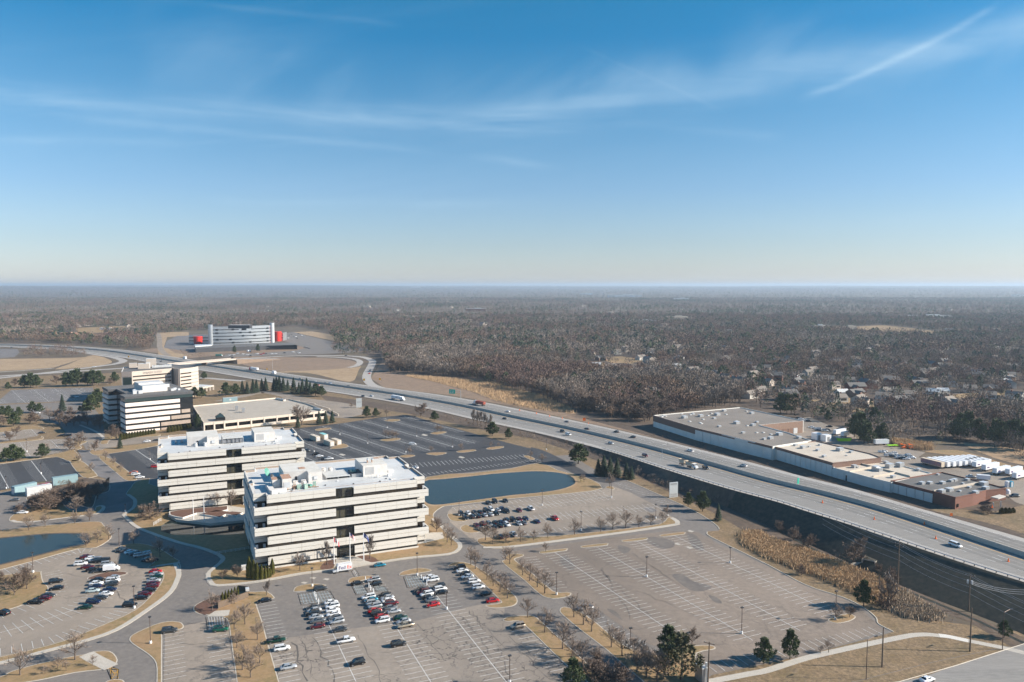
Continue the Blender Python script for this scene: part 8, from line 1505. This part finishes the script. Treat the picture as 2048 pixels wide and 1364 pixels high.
suburb(60, 900, 2040, 672, 730, 'house with a low roof among bare trees past the big wood', 'houses past the big wood', [0, 1, 2, 5, 0]); suburb(62, 1300, 2040, 730, 800, 'house with a pitched roof close behind the warehouse woods', 'houses behind the warehouse woods', [0, 1, 4, 5, 3]); suburb(70, 0, 330, 636, 660, 'cream gabled house in the dense far subdivision', 'houses of the far subdivision', [2, 5, 0, 5], 1.1)
suburb(60, 330, 2040, 612, 668, 'tiny pale house far off in the woodland', 'far scattered houses', [0, 1, 5, 2], 1.2)
for x, y, L, m_, lab in [(100, 568, 20, 'brick_red', 'long orange brick building behind the far highway curve'), ]: pass
for t, x0, x1, y, z, m, rf, lab in [('C1', 405, 480, 600, 8, 'brick_red', 'roof_tan', 'low orange brick building nearest the far highway curve'), ('C1', 455, 560, 570, 9, 'brick_red', 'rust', 'orange roofed building behind the first brick one'), ('C1', 600, 765, 580, 8, 'brick_red', 'rust', 'long orange roofed building beside the far clearing'), ('C3', 1185, 1390, 322, 12, 'brick_red', 'roof_white', 'long red and white school in the far woodland'), ('C4', 1190, 1410, 412, 12, 'container_tan', 'roof_tan', 'long tan building in the far woodland'), ('C4', 600, 945, 178, 22, 'roof_white', 'roof_white', 'long white shed on the hazy plain'), ('C4', 1270, 1420, 208, 16, 'roof_white', 'roof_white', 'white roof line far to the east of the white shed'), ('C3', 625, 725, 108, 22, 'roof_white', 'roof_white', 'white flat hall close under the horizon'), ('C4', 305, 440, 155, 18, 'roof_white', 'roof_white', 'small white hall left of the long white shed'), ('C5', 470, 570, 372, 11, 'container_tan', 'roof_white', 'tan school wing at the pale playing field'), ('C5', 690, 800, 378, 11, 'container_tan', 'roof_tan', 'tan gymnasium on the pale playing field'), ('C5', 1210, 1510, 292, 12, 'garage_precast', 'roof_white', 'row of pale apartments beyond the playing field'), ('C5', 1970, 2048, 125, 20, 'roof_white', 'roof_white', 'white hall on the eastern skyline'), ('C1', 1020, 1125, 512, 6, 'trailer_white', 'roof_white', 'low white building at the far clearing'), ('C4', 770, 1130, 440, 8, 'trailer_white', 'roof_white', 'rows of white homes in the far trailer park')]:
    a_, b_ = W(t, x0, y), W(t, x1, y); c = ((a_[0] + b_[0]) / 2, (a_[1] + b_[1]) / 2); L = math.dist(a_, b_); r = empty('far_building', (*c, terrain_z(*c)), math.atan2(b_[1] - a_[1], b_[0] - a_[0]), lab, 'building'); mb = MB(); mb.box((0, L * .15, 0), (L, L * .3, z), m, 0, rf); mb.build('wall', r); mb = MB(); mb.box((L * .1, L * .15, z), (L * .3, L * .12, z * .2), rf); mb.build('roof', r); HPOS.append((*c, L * .3))
r = empty('water_tower', (*W('C3', 985, 112), 60), 0, 'pale blue water tower on the horizon', 'water tower'); mb = MB(); mb.tube([(0, 0, 0), (0, 0, 30)], 3, 'roof_white', 8); mb.build('stem', r); mb = MB(); mb.tube([(0, 0, 28), (0, 0, 34), (0, 0, 40), (0, 0, 44)], [5, 14, 14, 4], 'roof_white', 12); mb.build('tank', r)
def scatter(x0, x1, y0, y1, dens, rng, hx=(8, 15), ev=.08, wood=False, polyin=None):
    A = (x1 - x0) * (y1 - y0); n = int(A * dens); X = rng.uniform(x0, x1, n); Y = rng.uniform(y0, y1, n); k = np.abs(X) < Y * .74 + 60
    X, Y = X[k], Y[k]
    for p in NOWOOD + CLEAR: k = ~inside_np(X, Y, p); X, Y = X[k], Y[k]
    w = inside_np(X, Y, WOOD)
    if not wood:
        k = ~w; X, Y = X[k], Y[k]; nz = np.array([noise.noise(Vector((a / 160, b / 160, 0))) for a, b in zip(X, Y)]); k = nz > rng.uniform(-.75, .05, len(X)); X, Y = X[k], Y[k]
    else: X, Y = X[w], Y[w]
    if len(HPOS):
        for a, b, r in HPOS:
            if y0 - 30 < b < y1 + 30: k = (X - a) ** 2 + ((Y - b) * (.55 if b < 2500 else .3) + 4) ** 2 > (r * 1.0) ** 2; X, Y = X[k], Y[k]
    cl = np.array([noise.noise(Vector((a / 70, b / 70, 5))) for a, b in zip(X, Y)]) if len(X) else np.zeros(0)
    m = pick(rng, len(X), ev, wood); e = (cl > .28) & (rng.random(len(X)) < (.5 if not wood else .08)); m[e] = rng.choice([4, 5], e.sum())
    m = tone(X, Y, m, 60 if y1 < 1200 else 110); h = rng.uniform(*hx, len(X)); h[m >= 4] *= .95; return np.stack([X, Y, np.zeros(len(X))], 1), h, m
# the 150 wood-edge trees that show largest stand as trees of their own
pts, hs, ms = scatter(-420, 700, 420, 1420, 1 / 42, RNG, (9, 19), .04, True)
d2 = pts[:, 1].copy(); edge = np.array([min(math.dist(p[:2], q) for q in WOOD[:1] + [tuple(Vector(WOOD[0]).lerp(Vector(WOOD[1]), i / 12)) for i in range(13)] + [WOOD[2], WOOD[3]]) for p in pts]); order = np.argsort(edge)
near_i = order[:120]; far_i = order[120:]
for i in near_i: k = 'upright' if ms[i] in (3, 6) else ('round' if ms[i] in (0, 1) else 'lot'); plant(k, pts[i, 0], pts[i, 1], hs[i] * 1.05, {'upright': 'pale upright bare tree at the front edge of the big wood', 'round': 'brown spreading bare tree at the front edge of the big wood', 'lot': 'grey bare tree at the front edge of the big wood'}[k], 'trees at the edge of the big wood: ' + k, 0, 1.1)
def stuff(name, V, F, Mi, label): o = link(name, np_mesh(name, V, F, WM, Mi)); return tag(o, label, kind='stuff')
V, F, Mi = merge(pts[far_i], hs[far_i], ms[far_i], 150, RNG); stuff('woods', V, F, Mi, 'dense bare wood between the highway and the suburb')
pts, hs, ms = scatter(-900, 900, 440, 1150, 1 / 72, RNG, (7, 18), .17); V, F, Mi = merge(pts, hs, ms, 130, RNG); stuff('woods', V, F, Mi, 'bare and evergreen suburb trees around the nearest houses')
pts, hs, ms = scatter(-2000, 2000, 1150, 2700, 1 / 88, RNG, (8, 20), .16); V, F, Mi = merge(pts, hs, ms, 46, RNG); stuff('woods', V, F, Mi, 'bare suburb trees in the middle distance')
def clumps(y0, y1, dens, hx, n, ev, label):
    m_ = int((y1 ** 2 - y0 ** 2) * .72 * dens); Y = np.sqrt(RNG.uniform(y0 ** 2, y1 ** 2, m_)); X = RNG.uniform(-.72, .72, m_) * Y
    nz = np.array([noise.noise(Vector((a / 500, b / 900, 2))) for a, b in zip(X, Y)]); k = nz > RNG.uniform(-1, .0, m_); X, Y = X[k], Y[k]
    for a, b, r in HPOS:
        if b > y0 - 200: k = (np.abs(X - a) > r * 1.7) | (np.abs(Y - b + 60) > 110); X, Y = X[k], Y[k]
    Z = np.array([terrain_z(a, b) for a, b in zip(X, Y)]); cl = np.array([noise.noise(Vector((a / 260, b / 400, 9))) for a, b in zip(X, Y)]); m = pick(RNG, len(X), ev); e = (cl > .25) & (RNG.random(len(X)) < .6); m[e] = RNG.choice([4, 5], e.sum())
    m = tone(X, Y, m, 300); V, F, Mi = merge(np.stack([X, Y, Z], 1), RNG.uniform(*hx, len(X)), m, n, RNG); stuff('woods', V, F, Mi, label)
clumps(2700, 6500, 1 / 420, (11, 18), 22, .1, 'far bare woodland'); clumps(6500, 22000, 1 / 4200, (15, 26), 16, .12, 'woodland fading toward the horizon')
# hedges of scrub along the highway banks and fields
def scrub(name, poly, dens, hx, mats_, label, n=60, z=0., wide=1.):
    xs = [p[0] for p in poly]; ys = [p[1] for p in poly]; k = int((max(xs) - min(xs)) * (max(ys) - min(ys)) * dens); X = RNG.uniform(min(xs), max(xs), k); Y = RNG.uniform(min(ys), max(ys), k); s = inside_np(X, Y, poly); X, Y = X[s], Y[s]
    V, F, Mi = merge(np.stack([X, Y, np.full(len(X), z - .3)], 1), RNG.uniform(*hx, len(X)), RNG.choice(mats_, len(X)), n, RNG); return stuff(name, V, F, Mi, label)
scrub('undergrowth', PX((838, 822), (1024, 862), (1100, 878), (1204, 904), (1330, 950), (1440, 1004), (1420, 1018), (1330, 985), (1250, 938), (1150, 905), (1024, 873), (900, 846)), 1 / 26, (1.5, 4.5), [0, 2, 3], 'brown scrub on the bank between dark lot and highway')
scrub('undergrowth', PX((1250, 867), (1450, 918), (1686, 978), (1836, 1022), (1900, 1045), (1890, 1035), (1700, 970), (1560, 925), (1400, 885), (1310, 862)), 1 / 30, (.8, 2.2), [0, 2], 'scrub at the foot of the warehouse wall')
scrub('undergrowth', P_('C1', (1300, 700), (1560, 705), (1600, 560), (1500, 520), (1400, 560), (1350, 600), (1200, 660), (1000, 650), (780, 650), (500, 640), (200, 620), (0, 630), (-200, 600), (-200, 520), (300, 520), (500, 600), (800, 590), (1200, 590)), 1 / 130, (4, 9), [0, 1, 2, 4], 'brown thicket along the far highway', 40)
scrub('undergrowth', P_('C1', (250, 790), (520, 790), (780, 790), (900, 780), (880, 745), (700, 700), (600, 690), (300, 700), (240, 730)), 1 / 100, (5, 10), [0, 1, 2], 'brown thicket inside the western ramp', 40)
scrub('undergrowth', P_('B4', (1000, 560), (1300, 580), (1500, 600), (1750, 640), (2048, 740), (2048, 650), (1700, 560), (1400, 520), (1000, 500)), 1 / 70, (4, 9), [0, 2, 3], 'brown thicket behind the warehouse yard', 60)
scrub('undergrowth', P_('O1', (-50, 420), (120, 530), (600, 590), (250, 630), (-100, 560)), 1 / 90, (2, 5), [0, 2], 'brown scrub below the curved office', 30)
scrub('undergrowth', P_('B1', (230, 1000), (420, 930), (640, 875), (780, 880), (860, 900), (860, 965), (750, 1060), (690, 1090), (480, 1035)), 1 / 30, (2, 5), [0, 2, 2], 'tangled scrub under the dark thicket', 70)
scrub('undergrowth', P_('B3', (960, 850), (1170, 880), (1330, 920), (1560, 1020), (1480, 1040), (1280, 930), (1060, 880)), 1 / 14, (1.2, 3.2), [0, 2, 3], 'scrub between grass slope and creek', 60)
scrub('undergrowth', P_('C2', (1650, 560), (2048, 560), (2048, 500), (1900, 470), (1750, 480), (1640, 440), (1600, 500)), 1 / 120, (5, 10), [0, 1, 2, 4], 'thicket around the loop ramp', 40)
def reeds(poly, n, hx, m, label):
    xs = [p[0] for p in poly]; ys = [p[1] for p in poly]; X = RNG.uniform(min(xs), max(xs), n * 3); Y = RNG.uniform(min(ys), max(ys), n * 3); s = inside_np(X, Y, poly); X, Y = X[s][:n], Y[s][:n]; k = len(X); X = X + RNG.normal(0, 1.3, k); Y = Y + RNG.normal(0, 1.3, k); h = RNG.uniform(*hx, k) * (1 + .18 * np.array([noise.noise(Vector((a / 7, b / 7, 0))) for a, b in zip(X, Y)])); a = RNG.random(k) * 2 * PI; w = RNG.uniform(.06, .16, k); dx, dy = np.cos(a) * w, np.sin(a) * w; lx, ly = RNG.normal(0, .25, k), RNG.normal(0, .25, k); z = np.full(k, .02)
    V = np.stack([np.stack([X - dx, Y - dy, z], 1), np.stack([X + dx, Y + dy, z], 1), np.stack([X + lx + dx * .6, Y + ly + dy * .6, h], 1), np.stack([X + lx - dx * .6, Y + ly - dy * .6, h], 1)], 1).reshape(-1, 3); o = link('reeds', np_mesh('reeds', V, np.arange(len(V)).reshape(-1, 4), [m])); tag(o, label, kind='stuff')
rdp = P_('A3', (1830, 200), (1870, 165), (1960, 165), (2048, 215)) + P_('A4', (60, 240), (300, 310), (600, 430), (900, 550), (1050, 640), (1010, 760), (880, 740), (700, 650), (400, 520), (0, 370), (-180, 270))
sheet('reed_bed', rdp, .03, 'reed_soil'); reeds(rdp, 36000, (.7, 1.6), 'reed_tan', 'tall tan reeds along the creek')
reeds(P_('A4', (1010, 760), (1060, 640), (1200, 740), (1380, 830), (1330, 870), (1150, 850), (1020, 810)), 6000, (.9, 1.8), 'reed_pale', 'pale low reeds at the end of the reed bed')
reeds(P_('B2', (1190, 42), (1400, 55), (1700, 80), (1900, 100), (2048, 150), (2300, 210), (2500, 300), (2560, 345), (2480, 345), (2200, 310), (2048, 280), (1900, 240), (1750, 180), (1600, 140), (1400, 90), (1250, 60)), 26000, (1.2, 2.4), 'reed_tan', 'orange tan reeds between highway and wood'); reeds(P_('B4', (1000, 560), (1300, 600), (1310, 640), (1180, 640), (1010, 600)), 3000, (1.8, 3), 'reed_tan', 'tan reeds behind the warehouse yard')
# ------------------------------------------------------------------ haze
def haze():
    mb = MB(); mb.box((0, 0, -4), (70000, 70000, 176), 'haze_air'); o = mb.build('haze'); tag(o, 'thin bluish air between here and the horizon', kind='stuff')
m = bpy.data.materials.new('haze_air'); m.use_nodes = True; nt = m.node_tree; nt.nodes.clear(); out = nt.nodes.new('ShaderNodeOutputMaterial'); vol = nt.nodes.new('ShaderNodeVolumePrincipled')
vol.inputs['Color'].default_value = (.66, .82, 1., 1); vol.inputs['Density'].default_value = .00007; vol.inputs['Anisotropy'].default_value = .2; nt.links.new(vol.outputs[0], out.inputs['Volume']); MATS['haze_air'] = m
haze()
world()
C_ = SC.cycles
SC.world.cycles.sampling_method = 'MANUAL'; SC.world.cycles.sample_map_resolution = 256
C_.max_bounces = 4; C_.diffuse_bounces = 2; C_.glossy_bounces = 2; C_.transmission_bounces = 2; C_.volume_bounces = 0; C_.transparent_max_bounces = 4
C_.use_adaptive_sampling = True; C_.adaptive_threshold = .02; C_.adaptive_min_samples = 16
C_.caustics_reflective = False; C_.caustics_refractive = False
